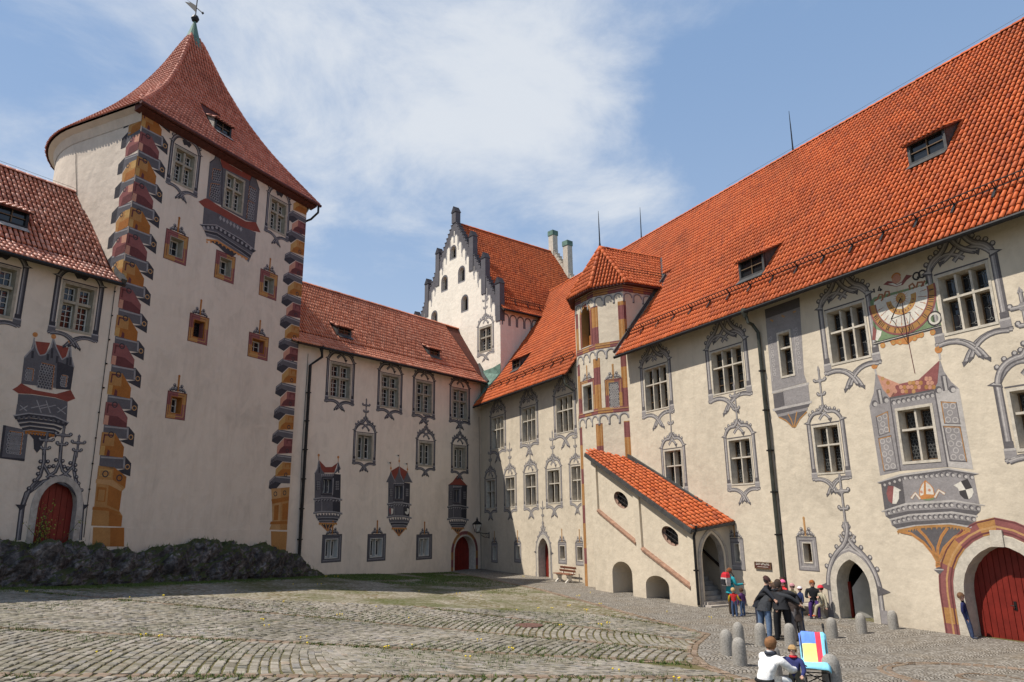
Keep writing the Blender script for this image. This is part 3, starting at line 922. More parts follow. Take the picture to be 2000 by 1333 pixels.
def ridge_tiles(parent, a, b, mat, r=.14, step=.4, name='ridge_tile', single=False, upv=Vector((0, 0, 1))):
	"""half-round ridge tiles along a line from a to b, or along a curved hip given as a list"""
	pts = [Vector(p) for p in (a if b is None else (a, b))]
	seg = [(q - p).length for p, q in zip(pts[:-1], pts[1:])]; L_ = sum(seg); n = max(1, int(L_ / step)); frs = []
	def pos(s):
		for p, q, l in zip(pts[:-1], pts[1:], seg):
			if s <= l: return p.lerp(q, s / l)
			s -= l
		return pts[-1]
	for i in range(n):
		p, q = pos(L_ * i / n), pos(L_ * (i + 1) / n); d = (q - p).normalized(); side = d.cross(upv).normalized()
		frs.append((*p, *side, *d, *side.cross(d)))
	tiled(parent, name, frs, mat, n if single else 0, seed=n, tmpl=tile_template(r, r * .88, step * 1.12, .015, 6))
def slope_hit(S, x, y):
	"""where the line of sight through a surveyed point meets the (steep part of the) slope: (u, t)"""
	d = ray(x, y); b = S.at(0, S.s0); n = S.normal(S.s0 + 1)
	k = (b - EYE).dot(n) / d.dot(n); Q = EYE + d * k
	return ((Q - S.W.P).dot(S.W.d), S.s0 + (Q - b).dot(S.up(S.s0 + 1)))
def poly_slope(mb, S, outline, h=-.02, mi=0):
	mb.poly([S.at(u, t, h) for u, t in outline], mi)

# =================================================================== the long right wing
GR_R = thing('castle_wing', 'long cream castle wing with big orange tiled roof, sundial and painted grey window surrounds', 'castle wing', WR.p(20, 0, -4))
c4 = WR.crop
wA = c4(920, 720, 5.554); wB_ = c4(920, 920, 5.554); wC = c4(1230, 640, 6.667); wD = c4(1230, 820, 6.667); wE = c4(1470, 560, 4.7615)
wF = c4(1670, 480, 5.333); wG = c4(1670, 680, 5.333); wH = c4(1420, 980, 5.126); wI = c4(1740, 1020, 4.258); wJ = c4(1440, 800, 2.5018)
def rct(fn, tl, tr, bl, br):
	q = [fn(*tl), fn(*tr), fn(*bl), fn(*br)]
	return ((q[0][0] + q[2][0]) / 2, (q[1][0] + q[3][0]) / 2, (q[2][1] + q[3][1]) / 2, (q[0][1] + q[1][1]) / 2)
up3 = [rct(wA, (215, 545), (358, 500), (235, 895), (360, 855)), rct(wA, (545, 440), (700, 395), (560, 815), (710, 775)),
	   rct(wA, (918, 320), (1105, 268), (930, 722), (1118, 668)), rct(wC, (170, 560), (480, 455), (222, 1112), (518, 1035)),
	   rct(wC, (1045, 330), (1465, 200), (1090, 900), (1505, 795))]
big3 = [rct(wE, (672, 235), (1035, 125), (735, 750), (1105, 645)), rct(wF, (835, 325), (1380, 150), (935, 955), (1500, 805))]
low2 = [rct(wB_, (160, 100), (262, 90), (165, 415), (265, 405)), rct(wB_, (370, 72), (475, 58), (378, 403), (480, 395)),
		rct(wB_, (587, 37), (705, 22), (592, 385), (712, 375)), WR.rect([(1068.5, 919), (1092.9, 915.4), (1070.9, 985.2), (1094.6, 983)]),
		WR.rect([(1115.4, 910.9), (1135.2, 907.3), (1117.2, 980.3), (1137, 978.5)]),
		WR.rect([(1295.2, 881.5), (1330.5, 874.7), (1303.5, 959.5), (1337.2, 952)]), WR.rect([(1421.2, 860.5), (1466.2, 852.2), (1429.5, 949.7), (1473.7, 945.2)]),
		rct(wJ, (365, 85), (495, 62), (395, 325), (525, 305))]
print('R up3', [[round(a, 2) for a in r] for r in up3], 'big', [[round(a, 2) for a in r] for r in big3], 'low', [[round(a, 2) for a in r] for r in low2])
ZR0 = WR.uz(1215, 690, .75)[1] + .55
def fit_h(r, hk): return min(hk, (ZR0 - r[3] - .12) / (1.5 * (r[1] - r[0])))
for i, r in enumerate(up3):
	window(GR_R, WR, r, 3, .62, depth=.34, grid=((1, 2), (1, 3)), sash=SASH_BROWN, glass=GLASS_OLD, stone=STONE_PALE, border=.06, mull=.062, sashw=.025)
	gothic(GR_R, WR, r, TONES_L, .32, 'cross', fit_h(r, .8), 0, .72)
for i, r in enumerate(big3):
	window(GR_R, WR, r, 3, .60, depth=.36, grid=((1, 1), (1, 1)), sash=SASH_BROWN, glass=GLASS, stone=STONE_PALE, border=.08, lead='hex', mull=.07, sashw=.03)
	gothic(GR_R, WR, r, TONES_L, .32, 'cross', fit_h(r, .7), 0, .8)
for i, r in enumerate(low2):
	window(GR_R, WR, r, 2, .60, depth=.34, grid=((1, 1), (1, 1)), sash=SASH_BROWN, glass=GLASS_OLD, stone=STONE_PALE, border=.06, mull=.062, sashw=.025, lead='round' if i > 4 else None)
	gothic(GR_R, WR, r, TONES_L, .26, 'ogee', .46, 1.55 if i not in (5, 6) else 1.7, .62)
# slender two-light window in the painted grey bay
r_bay = rct(wE, (225, 435), (350, 395), (262, 860), (400, 825))
window(GR_R, WR, r_bay, 1, .66, depth=.3, grid=((1, 1), (1, 1)), sash=SASH_BROWN, glass=GLASS, stone=STONE_PALE, border=.08, lead='hex', mull=.07, sashw=.03)
# oriel window and the window at the far right
r_or = rct(wG, (415, 640), (805, 565), (500, 1228), (900, 1172))
window(GR_R, WR, r_or, 2, .62, depth=.34, grid=((1, 1), (1, 1)), sash=SASH_BROWN, glass=GLASS_OLD, stone=STONE_PALE, border=.09, mull=.07, sashw=.03, lead='round')
fr = WR.uz(1964.4, 760.6); fb = WR.uz(1986.9, 883.4)
r_far = ((fr[0] + fb[0]) / 2, (fr[0] + fb[0]) / 2 + 1.75, fb[1], fr[1])
window(GR_R, WR, r_far, 2, .62, depth=.34, grid=((1, 1), (1, 1)), sash=SASH_BROWN, glass=GLASS_OLD, stone=STONE_PALE, border=.09, mull=.07, sashw=.03, lead='round')
gothic(GR_R, WR, r_far, TONES_L, .34, 'ogee', .62, 1.6, .6)
# small ground-floor windows
smalls = [((rct(wB_, (235, 815), (272, 813), (238, 970), (275, 965))), rct(wB_, (220, 780), (288, 778), (222, 998), (290, 995))),
		  ((rct(wB_, (485, 810), (532, 810), (490, 960), (535, 958))), rct(wB_, (466, 778), (543, 778), (470, 998), (548, 997))),
		  ((rct(wB_, (962, 810), (1020, 808), (968, 965), (1022, 963))), rct(wB_, (943, 772), (1035, 770), (948, 1012), (1040, 1010)))]
t0 = smalls[2]
smalls.append((tuple(a + (1135.5 - 1096.5) / 20.5 * 0 + d for a, d in zip(t0[0], (0, 0, 0, 0))), t0[1]))
smalls.pop()
sx = WR.uz(1143, 1080)[0]
ow = t0[1][1] - t0[1][0]; iw = t0[0][1] - t0[0][0]
smalls.append(((sx - .55 - iw / 2, sx - .55 + iw / 2, t0[0][2], t0[0][3]), (sx - .55 - ow / 2, sx - .55 + ow / 2, t0[1][2], t0[1][3])))
smalls.append((rct(wH, (72, 418), (128, 420), (82, 612), (140, 608)), rct(wH, (5, 365), (162, 365), (20, 690), (187, 685))))
smalls.append((rct(wH, (752, 410), (848, 408), (775, 622), (866, 618)), rct(wH, (693, 352), (888, 345), (722, 697), (930, 695))))
for r, o in smalls:
	window(GR_R, WR, r, 1, .5, rows=1, depth=.28, grid=((1, 1), (1, 2)), sash=SASH_BROWN, glass=GLASS_OLD, stone=STONE_PALE, border=.035, sashw=.04)
	square_surround(GR_R, WR, r, o, TONES_L)
# red pointed door by the bench
a = wB_(738, 1160); b = wB_(851, 1165); s_ = wB_(740, 875); ap = wB_(782, 728)
d1 = (a[0], b[0], -.15, s_[1], ap[1])
hole(WR, (d1[0], d1[1], d1[2], d1[4]))
_, A = doorway(GR_R, WR, *d1, 'pointed', .55, .22, STONE_PALE)
plank_door(GR_R, WR, A, .5, DOOR_RED, 6, handle_u=d1[1] - .25)
# open pointed doorway
a = wH(1143, 1172); b = wH(1474, 1165); s_ = wH(1125, 840); ap = wH(1255, 580)
d2 = (a[0], b[0], -.15, s_[1], ap[1])
hole(WR, (d2[0], d2[1], d2[2], d2[4]))
_, A2 = doorway(GR_R, WR, *d2, 'pointed', .6, .26, STONE_PALE)
# great gate
a = wI(648, 965); s_ = wI(640, 600); ap = wI(900, 192)
gu0 = (wI(640, 600)[0] + a[0]) / 2; guc = ap[0]
d3 = (gu0, 2 * guc - gu0, -.15, s_[1], ap[1])
print('doors', d1, d2, d3)
hole(WR, (d3[0], d3[1], d3[2], d3[4]))
_, A3 = doorway(GR_R, WR, *d3, 'pointed', .55, .30, STONE_PALE, 'gate_arch')
gate = plank_door(GR_R, WR, A3, .5, DOOR_RED, 14, 'gate', handle_u=guc - .1)
kb = MB(); kb.wbox(WR, guc - .17, guc + .17, d3[4] - .05, d3[4] + .42, -.2, .07); kb.build('keystone', STONE_PALE, GR_R)
# crown of painted marble round the gate
gm = MB()
Bk = grow(A3, .33); Ck = grow(A3, .78)
nB = len(Bk)
for k in range(nB - 1):
	ph = k / (nB - 1)
	col = 0 if int(ph * 9 + .5) % 2 else 1
	if k in (0, nB - 2):     # long jambs: three alternating blocks
		for j in range(3):
			f0, f1 = j / 3, (j + 1) / 3
			q = lambda P, f: (P[k][0] + (P[k + 1][0] - P[k][0]) * f, P[k][1] + (P[k + 1][1] - P[k][1]) * f)
			gm.poly([WR.p(*q(Bk, f0), .008), WR.p(*q(Bk, f1), .008), WR.p(*q(Ck, f1), .008), WR.p(*q(Ck, f0), .008)], j % 2)
	else:
		gm.poly([WR.p(*Bk[k], .008), WR.p(*Bk[k + 1], .008), WR.p(*Ck[k + 1], .008), WR.p(*Ck[k], .008)], col)
for dd, w_, mi in ((.40, .05, 2), (.52, .06, 3), (.74, .04, 2)):
	gm.ribbon(WR, grow(A3, dd), w_, .0095, mi)
gm.build('painted_surround', [P_RED, P_OCHRE, P_RED_D, P_SAND], GR_R)['label'] = 'painted ochre and oxblood band round the big red gate'
# painted crowns of the two pointed doorways
def door_crown(W, parent, dd, tones, fr, h, k=1.0, tall=1.5, three=False):
	u0, u1, zb, zs, za = dd; uc = (u0 + u1) / 2; w = u1 - u0; mb = MB()
	A = [(u0, zb + .2)] + arch(u0, u1, zs, za, 'pointed', 14) + [(u1, zb + .2)]
	out = grow(A, fr + .10 * k)
	rib(mb, W, out, .2 * k, .008)
	for s, a in ((-1, u0), (1, u1)):
		x = a + s * (fr + .12 * k)
		mb.ppoly(W, [(x - s * .1 * k, zs - .22 * k), (x + s * .36 * k, zs - .06 * k), (x - s * .05 * k, zs + .1 * k)][::s], .013, 1)
		mb.prect(W, min(x - .16 * k, x + .16 * k), max(x - .16 * k, x + .16 * k), zb + .18, zb + .55 * k, .012, 0)
	top = za + fr + .05
	for s, a in ((1, u0 - fr - .14 * k), (-1, u1 + fr + .14 * k)):
		pts = curve((a, zs - .02), (uc - s * w * .18, top + h * .16), s * .12, 8) + curve((uc - s * w * .18, top + h * .16), (uc + s * .03, top + h), -s * .12, 6)[1:]
		rib(mb, W, pts, .17 * k, .010 + (.003 if s > 0 else 0))
		crockets(mb, W, pts, .085 * k, .009, s, 2, 3)
		x2 = curve((uc - s * w * .34, top - .12), (uc + s * w * .24, top + h * .55), s * -.05, 6)
		rib(mb, W, x2, .12 * k, .0085)
	fleuron(mb, W, uc, top + h * .95, tall, k, .016)
	return mb.build('painted_surround', tones, parent)
door_crown(WR, GR_R, d1, TONES_L, .2, .75, .8, 1.35)
door_crown(WR, GR_R, d2, TONES_L, .22, 1.0, 1.1, 1.8)
# inside of the open doorway: dark passage, white leaf swung in, red jamb
ps = MB()
ps.wbox(WR, d2[0] - .3, d2[1] + .6, -.14, -.02, -4, -.02)
for q in ((d2[0] - .35, d2[0] - .3, -.1, d2[4] + .3), (d2[1] + .6, d2[1] + .65, -.1, d2[4] + .3)): ps.wbox(WR, *q, -4, -.62)
ps.wbox(WR, d2[0] - .35, d2[1] + .65, -.1, d2[4] + .3, -4.05, -4.0); ps.wbox(WR, d2[0] - .35, d2[1] + .65, d2[4] + .3, d2[4] + .35, -4.05, -.62)
ps.build('passage', DARK, GR_R)
lf = MB()
hp = WR.p(d2[0] + .12, 0, -.6)
ld = (WR.d * .62 - WR.n * .78).normalized()
e = hp + ld * .85
lf.poly([hp + Vector((0, 0, .02)), e + Vector((0, 0, .02)), e + Vector((0, 0, d2[4] - .25)), hp + ld * .4 + Vector((0, 0, d2[4] - .5)), hp + Vector((0, 0, d2[3] - .1))])
lfo = lf.build('door', SASH, GR_R); lfo['label'] = 'white door leaf standing open inward'
rj = MB(); rj.wbox(WR, d2[0] - .01, d2[0] + .07, 0, d2[3] + .1, -.62, -.54); rj.build('door_jamb', DOOR_RED, GR_R)

# ---- painted grey bay under the eaves
mb = MB(); mb.clip = r_bay
P = wE
def pp(pts, off, mi, fn=None): mb.ppoly(WR, [(fn or P)(*q) for q in pts][::-1], off, mi)
pp([(112, 215), (436, 100), (478, 815), (505, 890), (183, 975)], .004, 0)
pp([(112, 215), (436, 100), (441, 190), (125, 300)], .0055, 1)
pp([(183, 975), (525, 890), (522, 915), (178, 998)], .006, 2)
pp([(190, 1000), (518, 915), (535, 1075), (205, 1145)], .0055, 0)
pp([(190, 1000), (285, 980), (300, 1105), (205, 1145)], .0065, 1)
pp([(185, 1140), (552, 1062), (548, 1085), (192, 1160)], .007, 2)
pp([(205, 1160), (535, 1085), (520, 1120), (230, 1195)], .006, 1)
pp([(225, 1190), (515, 1125), (510, 1150), (240, 1215)], .007, 0)
pp([(240, 1215), (505, 1150), (420, 1255), (388, 1320), (330, 1270)], .006, 1)
for pts in ([(245, 1215), (310, 1245), (375, 1310)], [(330, 1185), (360, 1240), (385, 1310)], [(412, 1165), (398, 1240), (388, 1310)], [(505, 1165), (440, 1230), (395, 1310)]):
	mb.ribbon(WR, [P(*q) for q in pts], .05, .0085, 3)
for (x, x2) in ((170, 215), (405, 455)):
	for j in range(9):
		y = 480 + j * 42 if x < 300 else 400 + j * 44
		c = P(x + j * 4.5, y); mb.ring(WR, c[0], c[1], .05, .075, .006, 2, 7)
	q0, q1 = P(x - 22, 478 if x < 300 else 395), P(x + 15, 880 if x < 300 else 810)
	mb.ribbon(WR, [q0, q1], .025, .006, 2)
for (x, y) in ((165, 310), (270, 270), (375, 240)): mb.ribbon(WR, [P(x, y), P(x + 28, y - 10 if x > 300 else y + 14)], .07, .007, 4)
mb.build('painted_bay', TONES_L, GR_R)['label'] = 'grey painted bay round a slender window under the eaves'
for j in range(0): pass

# ---- big painted oriel
mb = MB(); P = wG; mb.clip = r_or
def po(pts, off, mi, fn=None): mb.ppoly(WR, [(fn or P)(*q) for q in pts][::-1], off, mi)
MO = [H_MID, H_DARK, H_LIGHT, P_OCHRE, P_OR, P_WHITE, P_RED, P_BLACK, P_SAND, P_PINK, P_GREEN]
po([(150, 605), (365, 520), (475, 1280), (262, 1330)], .004, 0)          # left cheek
po([(205, 190), (232, 280), (300, 440), (365, 520), (150, 605), (195, 470), (212, 300)], .004, 0)   # left gable
po([(365, 520), (825, 435), (965, 1240), (475, 1280)], .0045, 0)         # front
po([(825, 435), (860, 350), (885, 120), (925, 240), (1000, 350), (1085, 425)], .004, 0)  # right gable
po([(825, 435), (1085, 425), (1232, 1265), (965, 1240)], .0038, 2)       # right cheek, lit
for pts, mi in (([(232, 280), (465, 375), (400, 505), (365, 520), (290, 430)], 9), ([(465, 375), (665, 330), (830, 435), (365, 520)], 6), ([(665, 330), (880, 130), (860, 360), (822, 432)], 6)):
	po(pts, .006, mi)
for j in range(5):       # fish-scale tiles of the painted roof
	for i in range(17):
		x = 250 + i * 38 + (19 if j % 2 else 0); y0 = 320 + j * 44 + (0 if 400 < x < 680 else 0)
		yt = 285 + (x - 232) * .40 if x < 465 else (375 - (x - 465) * .22 if x < 665 else 330 - (x - 665) * .95)
		yb = 510 - (x - 380) * .19 if x > 365 else 300 + (x - 240) * 1.6
		if x > 828 - (435 - y0) * .1: continue
		if yt + 12 < y0 < yb - 10:
			c = P(x, y0); mb.disc(WR, c[0], c[1], .075, .0075 + .0004 * (j % 2), random.choice([9, 6, 8, 9, 3]), 7)
for (c, ) in (((203, 183),), ((870, 16),)):
	q = P(*c); mb.disc(WR, q[0], q[1], .125, .008, 4, 12); mb.disc(WR, q[0] - .02, q[1] + .03, .06, .0095, 3, 8)
for a_, b_ in (((205, 205), (222, 275)), ((875, 40), (888, 120))): mb.ribbon(WR, [P(*a_), P(*b_)], .07, .006, 2)
for x, y0, y1 in ((255, 430, 580), (930, 285, 445)):
	mb.ribbon(WR, [P(x - 8, y0), P(x + 18, y1)], .19, .006, 1); mb.ribbon(WR, [P(x - 2, y0 + 8), P(x + 24, y1)], .08, .0075, 2)
for x, y in ((205, 580), (320, 540), (868, 435), (1015, 430)):
	q = P(x, y); mb.disc(WR, q[0], q[1], .12, .006, 1, 10); mb.disc(WR, q[0] + .03, q[1] - .03, .08, .0075, 2, 8)
for i in range(9):
	q = P(400 + i * 50, 565 - i * 9.5); mb.disc(WR, q[0], q[1], .085, .0065, 1, 9); mb.disc(WR, q[0] + .025, q[1] - .03, .06, .008, 2, 7)
mb.ribbon(WR, [P(360, 525), P(822, 440)], .06, .0065, 1)
mb.ribbon(WR, [P(365, 525), P(475, 1280)], .05, .0065, 1); mb.ribbon(WR, [P(828, 440), P(965, 1240)], .05, .0068, 1)
def lattice(pts, gold):
	a_, b_, c_, d_ = [P(*q) for q in pts]     # TL TR BR BL
	mb.ppoly(WR, [a_, b_, c_, d_][::-1], .0065, 1)
	L2 = lambda f, g: ((a_[0] * (1 - f) + b_[0] * f) * (1 - g) + (d_[0] * (1 - f) + c_[0] * f) * g, (a_[1] * (1 - f) + b_[1] * f) * (1 - g) + (d_[1] * (1 - f) + c_[1] * f) * g)
	w = math.hypot(b_[0] - a_[0], b_[1] - a_[1]); h = math.hypot(d_[0] - a_[0], d_[1] - a_[1])
	mb.ppoly(WR, [L2(.08, .04), L2(.96, .04), L2(.96, .97), L2(.08, .97)][::-1], .008, 0)
	nx = max(2, int(w / .21)); ny = max(3, int(h / .19))
	for j in range(ny):
		for i in range(nx):
			f = (i + (.5 if j % 2 == 0 else .95)) / nx; g = (j + .5) / ny
			if f > .97: continue
			q = L2(.06 + f * .9, .03 + g * .94); mb.ring(WR, q[0], q[1], .068, .1, .0095, 2, 7)
	mb.ribbon(WR, [L2(.05, .03), L2(.97, .03)], .03, .010, 3)
	e0, e1 = (L2(.96, .03), L2(.96, .98)) if gold == 'r' else (L2(.05, .03), L2(.05, .98))
	mb.ribbon(WR, [e0, e1], .03, .010, 3)
lattice([(215, 715), (345, 655), (365, 880), (250, 920)], 'r'); lattice([(240, 940), (380, 905), (445, 1270), (300, 1290)], 'l')
lattice([(890, 555), (1058, 565), (1100, 795), (930, 790)], 'l'); lattice([(915, 810), (1100, 815), (1172, 1190), (985, 1180)], 'r')
P = wK = WR.crop(1670, 900, 5.797)
for pts, off, mi in (([(250, 245), (520, 150), (1050, 80), (1400, 145), (1395, 155), (1055, 100), (525, 175), (262, 252)], .009, 2),
					 ([(255, 252), (525, 175), (1055, 100), (1390, 155), (1350, 165), (1050, 125), (530, 195), (285, 262)], .0085, 1),
					 ([(295, 262), (530, 170), (570, 480), (335, 560)], .0048, 1), ([(530, 170), (1050, 100), (1115, 450), (572, 480)], .0055, 0), ([(1050, 100), (1345, 165), (1410, 490), (1115, 450)], .0052, 0),
					 ([(295, 572), (575, 480), (1115, 445), (1472, 503), (1465, 512), (1115, 468), (580, 505), (310, 582)], .009, 2),
					 ([(335, 580), (580, 500), (1115, 465), (1425, 515), (1420, 575), (1110, 540), (600, 570), (345, 625)], .006, 0),
					 ([(345, 628), (600, 570), (1110, 540), (1415, 578), (1370, 620), (1100, 580), (615, 612), (395, 662)], .0065, 1),
					 ([(390, 662), (615, 605), (1100, 575), (1390, 622), (1385, 640), (1100, 600), (620, 628), (395, 680)], .0085, 2),
					 ([(405, 682), (620, 628), (1100, 602), (1370, 640), (1370, 695), (1095, 660), (650, 690), (415, 728)], .0065, 0),
					 ([(415, 728), (650, 690), (1095, 660), (1365, 700), (1310, 740), (1085, 705), (665, 735), (475, 770)], .007, 1),
					 ([(470, 770), (665, 730), (1085, 705), (1325, 745), (1315, 765), (1080, 728), (670, 752), (478, 785)], .0085, 2),
					 ([(485, 785), (670, 755), (1080, 735), (1310, 770), (1290, 815), (1150, 880), (1010, 1010), (960, 1125), (915, 1125), (860, 1000), (720, 870), (520, 825)], .0065, 1)):
	mb.ppoly(WR, [P(*q) for q in pts][::-1], off, mi)
for row, (x0, y0, x1, y1, n_) in enumerate(((560, 195, 1040, 155, 9), (330, 270, 500, 215, 4), (1105, 160, 1320, 185, 4), (615, 525, 1090, 498, 9), (380, 590, 545, 540, 4), (1170, 510, 1390, 540, 4), (670, 645, 1080, 625, 8), (440, 695, 600, 655, 4), (1135, 632, 1340, 660, 4))):
	for i in range(n_):
		q = P(x0 + (x1 - x0) * i / (n_ - 1), y0 + (y1 - y0) * i / (n_ - 1))
		mb.disc(WR, q[0], q[1], .075, .0095, 1, 8); mb.disc(WR, q[0] + .025, q[1] - .02, .05, .011, 2, 7)
# gilt ribs and fringe of the corbel
for pts in ([(500, 800), (640, 830), (780, 930), (880, 1050), (925, 1130)], [(710, 770), (800, 860), (880, 980), (930, 1120)], [(1050, 760), (980, 860), (940, 980), (938, 1120)], [(1290, 790), (1130, 870), (1010, 990), (955, 1120)]):
	mb.ribbon(WR, [P(*q) for q in pts], .09, .009, 4); mb.ribbon(WR, [P(*q) for q in pts], .035, .0105, 3)
fringe = [(490, 795), (600, 775), (700, 755), (900, 742), (1075, 738), (1190, 755), (1300, 778)]
mb.ribbon(WR, [P(*q) for q in fringe], .08, .010, 3)
for i in range(20):
	f = i / 19 * 6; k = min(5, int(f)); g = f - k
	x, y = fringe[k][0] + (fringe[k + 1][0] - fringe[k][0]) * g, fringe[k][1] + (fringe[k + 1][1] - fringe[k][1]) * g
	mb.ppoly(WR, [P(x - 16, y), P(x + 16, y), P(x, y + 42)][::-1], .0098, 3)
for j in range(4): mb.ribbon(WR, [P(915, 1140 + j * 20), P(965, 1128 + j * 20)], .07, .010, 4 if j % 2 else 3)
mb.ppoly(WR, [P(*q) for q in [(893, 1235), (950, 1205), (1010, 1235), (960, 1290)]][::-1], .010, 1); mb.ribbon(WR, [P(900, 1233), P(1005, 1236)], .03, .0115, 2)
# shields and mitre
mb.ppoly(WR, [P(*q) for q in [(375, 285), (440, 290), (425, 490), (380, 455), (358, 370)]][::-1], .010, 6)
mb.ppoly(WR, [P(*q) for q in [(440, 290), (525, 335), (500, 350), (500, 430), (470, 490), (425, 490)]][::-1], .010, 5)
for pts, mi in (([(1118, 280), (1200, 235), (1255, 330), (1180, 345), (1165, 310)], 5), ([(1200, 235), (1275, 205), (1330, 310), (1255, 330)], 7), ([(1180, 345), (1255, 330), (1290, 440), (1235, 430), (1190, 385)], 7), ([(1255, 330), (1330, 310), (1345, 360), (1325, 410), (1290, 440)], 5)):
	mb.ppoly(WR, [P(*q) for q in pts][::-1], .010, mi)
mb.ppoly(WR, [P(*q) for q in [(730, 330), (750, 275), (797, 220), (850, 265), (890, 310), (912, 415), (850, 430), (750, 440), (728, 385)]][::-1], .010, 4)
mb.ppoly(WR, [P(*q) for q in [(740, 330), (760, 280), (783, 245), (778, 385), (745, 400), (738, 370)]][::-1], .0115, 5)
mb.ppoly(WR, [P(*q) for q in [(803, 240), (850, 275), (882, 318), (895, 385), (808, 380)]][::-1], .0115, 5)
for x, y in ((755, 355), (845, 335)): q = P(x, y); mb.disc(WR, q[0], q[1], .05, .013, 9, 6)
q = P(830, 430); mb.disc(WR, q[0], q[1], .2, .0095, 10, 10, .06)
for pts in ([(640, 430), (685, 370), (740, 435)], [(905, 420), (950, 335), (1020, 380)]):
	mb.ribbon(WR, [P(*q) for q in pts], .09, .0105, 4); mb.ribbon(WR, [P(*q) for q in pts], .06, .012, 5)
mb.build('painted_oriel', MO, GR_R)['label'] = 'large grey painted oriel with two coats of arms and a mitre'

# ---- sundial
sd = MB(); P = wF
MS = [P_GREEN, P_WHITE, P_OCHRE, P_RED, P_BLACK, P_GOLD, P_OR, P_PINK, H_LIGHT]
cu, cz = P(478, 548)
rr = abs(P(490, 928)[1] - cz)
def E(t, k): return (cu + rr * k * math.cos(t), cz + rr * k * math.sin(t))
rw = (P(830, 480)[0] - P(140, 640)[0]) / 2
kx = rw / rr
def E(t, k): return (cu + rr * k * kx * math.cos(t), cz + rr * k * math.sin(t))
sd.ppoly(WR, [P(*q) for q in [(140, 600), (190, 1025), (900, 835), (800, 345), (740, 360), (730, 400), (200, 540)]][::-1], .004, 0)
sd.ppoly(WR, [P(*q) for q in [(208, 572), (300, 548), (380, 520), (560, 468), (640, 440), (728, 400), (762, 500), (480, 640), (212, 665)]][::-1], .0052, 1)
A0, A1 = math.radians(180 - 2), math.radians(360 + 8)
def band(k0, k1, mi, off, a0=A0, a1=A1, n=40):
	for i in range(n):
		t0, t1 = a0 + (a1 - a0) * i / n, a0 + (a1 - a0) * (i + 1) / n
		sd.ppoly(WR, [E(t0, k0), E(t0, k1), E(t1, k1), E(t1, k0)], off, mi)
band(0, .84, 1, .006, math.radians(172), math.radians(372)); band(.80, .98, 2, .0075); band(.97, 1.02, 3, .009); band(.78, .815, 3, .009)
band(.30, .44, 5, .0075, math.radians(180), math.radians(365)); band(.43, .455, 6, .009, math.radians(180), math.radians(365))
for i in range(17):      # rays of the sun face
	t = math.radians(i * 360 / 17); w = .09
	sd.ppoly(WR, [E(t - w, .10), E(t + w, .10), E(t + .03, .30 if i % 2 else .25)], .0105, 6)
sd.disc(WR, cu, cz, rr * .14, .012, 5, 14); sd.ring(WR, cu, cz, rr * .12, rr * .145, .0135, 6, 14)
for dx in (-.04, .04): sd.disc(WR, cu + rr * dx, cz + rr * .03, rr * .018, .0135, 3, 6)
sd.ribbon(WR, [(cu - rr * .04, cz - rr * .05), (cu + rr * .04, cz - rr * .05)], rr * .02, .0135, 3)
for i in range(13):      # hour rays
	t = math.radians(192 + i * 14.2)
	sd.ribbon(WR, [E(t, .50 if i % 2 else .58), E(t, .76)], .018, .0075, 3)
	sd.ppoly(WR, [E(t - .025, .70), E(t + .025, .70), E(t, .78)], .0085, 6)
# hour numerals, radial strokes: VII VIII IX X XI XII I II III IIII V
nums = ['VII', 'VIII', 'IX', 'X', 'XI', 'XII', 'I', 'II', 'III', 'IIII', 'V']
for i, s in enumerate(nums):
	t = math.radians(203 + i * 15.6)
	tx, tz = -math.sin(t), math.cos(t)       # reading direction along the ring (foot towards the rim)
	rx, rz = math.cos(t), math.sin(t)
	c = E(t, .89); g = rr * .052; h = rr * .07
	x = -(len(s) - 1) / 2 * g
	st = .022
	def stroke(a, b):
		sd.ribbon(WR, [(c[0] + tx * a[0] - rx * a[1], c[1] + tz * a[0] - rz * a[1]), (c[0] + tx * b[0] - rx * b[1], c[1] + tz * b[0] - rz * b[1])], st, .010, 4)
	for ch in s:
		if ch == 'I': stroke((x, -h), (x, h))
		elif ch == 'V': stroke((x - g * .4, h), (x, -h)); stroke((x + g * .4, h), (x, -h))
		else: stroke((x - g * .45, -h), (x + g * .45, h)); stroke((x - g * .45, h), (x + g * .45, -h))
		x += g
# zodiac ring marks
for i in range(11):
	t = math.radians(196 + i * 14.5); a_, b_ = E(t, .345), E(t, .40); sd.ribbon(WR, [a_, b_], .035, .010, 3)
# scrolls along the top edge, cherub with wings
for pts in ([(205, 575), (235, 560), (255, 510), (285, 510), (290, 560), (270, 575)], [(300, 540), (320, 480), (355, 480), (360, 520), (335, 530)], [(575, 460), (565, 420), (600, 395), (625, 430), (600, 450)], [(640, 440), (655, 385), (700, 380), (715, 420), (690, 430), (730, 365)]):
	sd.ribbon(WR, [P(*q) for q in pts], .07, .008, 2); sd.ribbon(WR, [P(*q) for q in pts], .03, .0095, 3)
q = P(432, 345); sd.disc(WR, q[0], q[1], .17, .010, 7, 12); sd.ring(WR, q[0], q[1] + .02, .14, .19, .0115, 6, 12, .2, 2.9)
sd.ppoly(WR, [P(*q) for q in [(295, 408), (340, 370), (395, 375), (440, 405), (490, 375), (535, 305), (598, 312), (540, 360), (500, 410), (430, 430), (380, 420)]][::-1], .007, 3)
sd.ppoly(WR, [P(*q) for q in [(345, 400), (395, 390), (440, 410), (495, 385), (480, 410), (430, 424), (385, 412)]][::-1], .0085, 1)
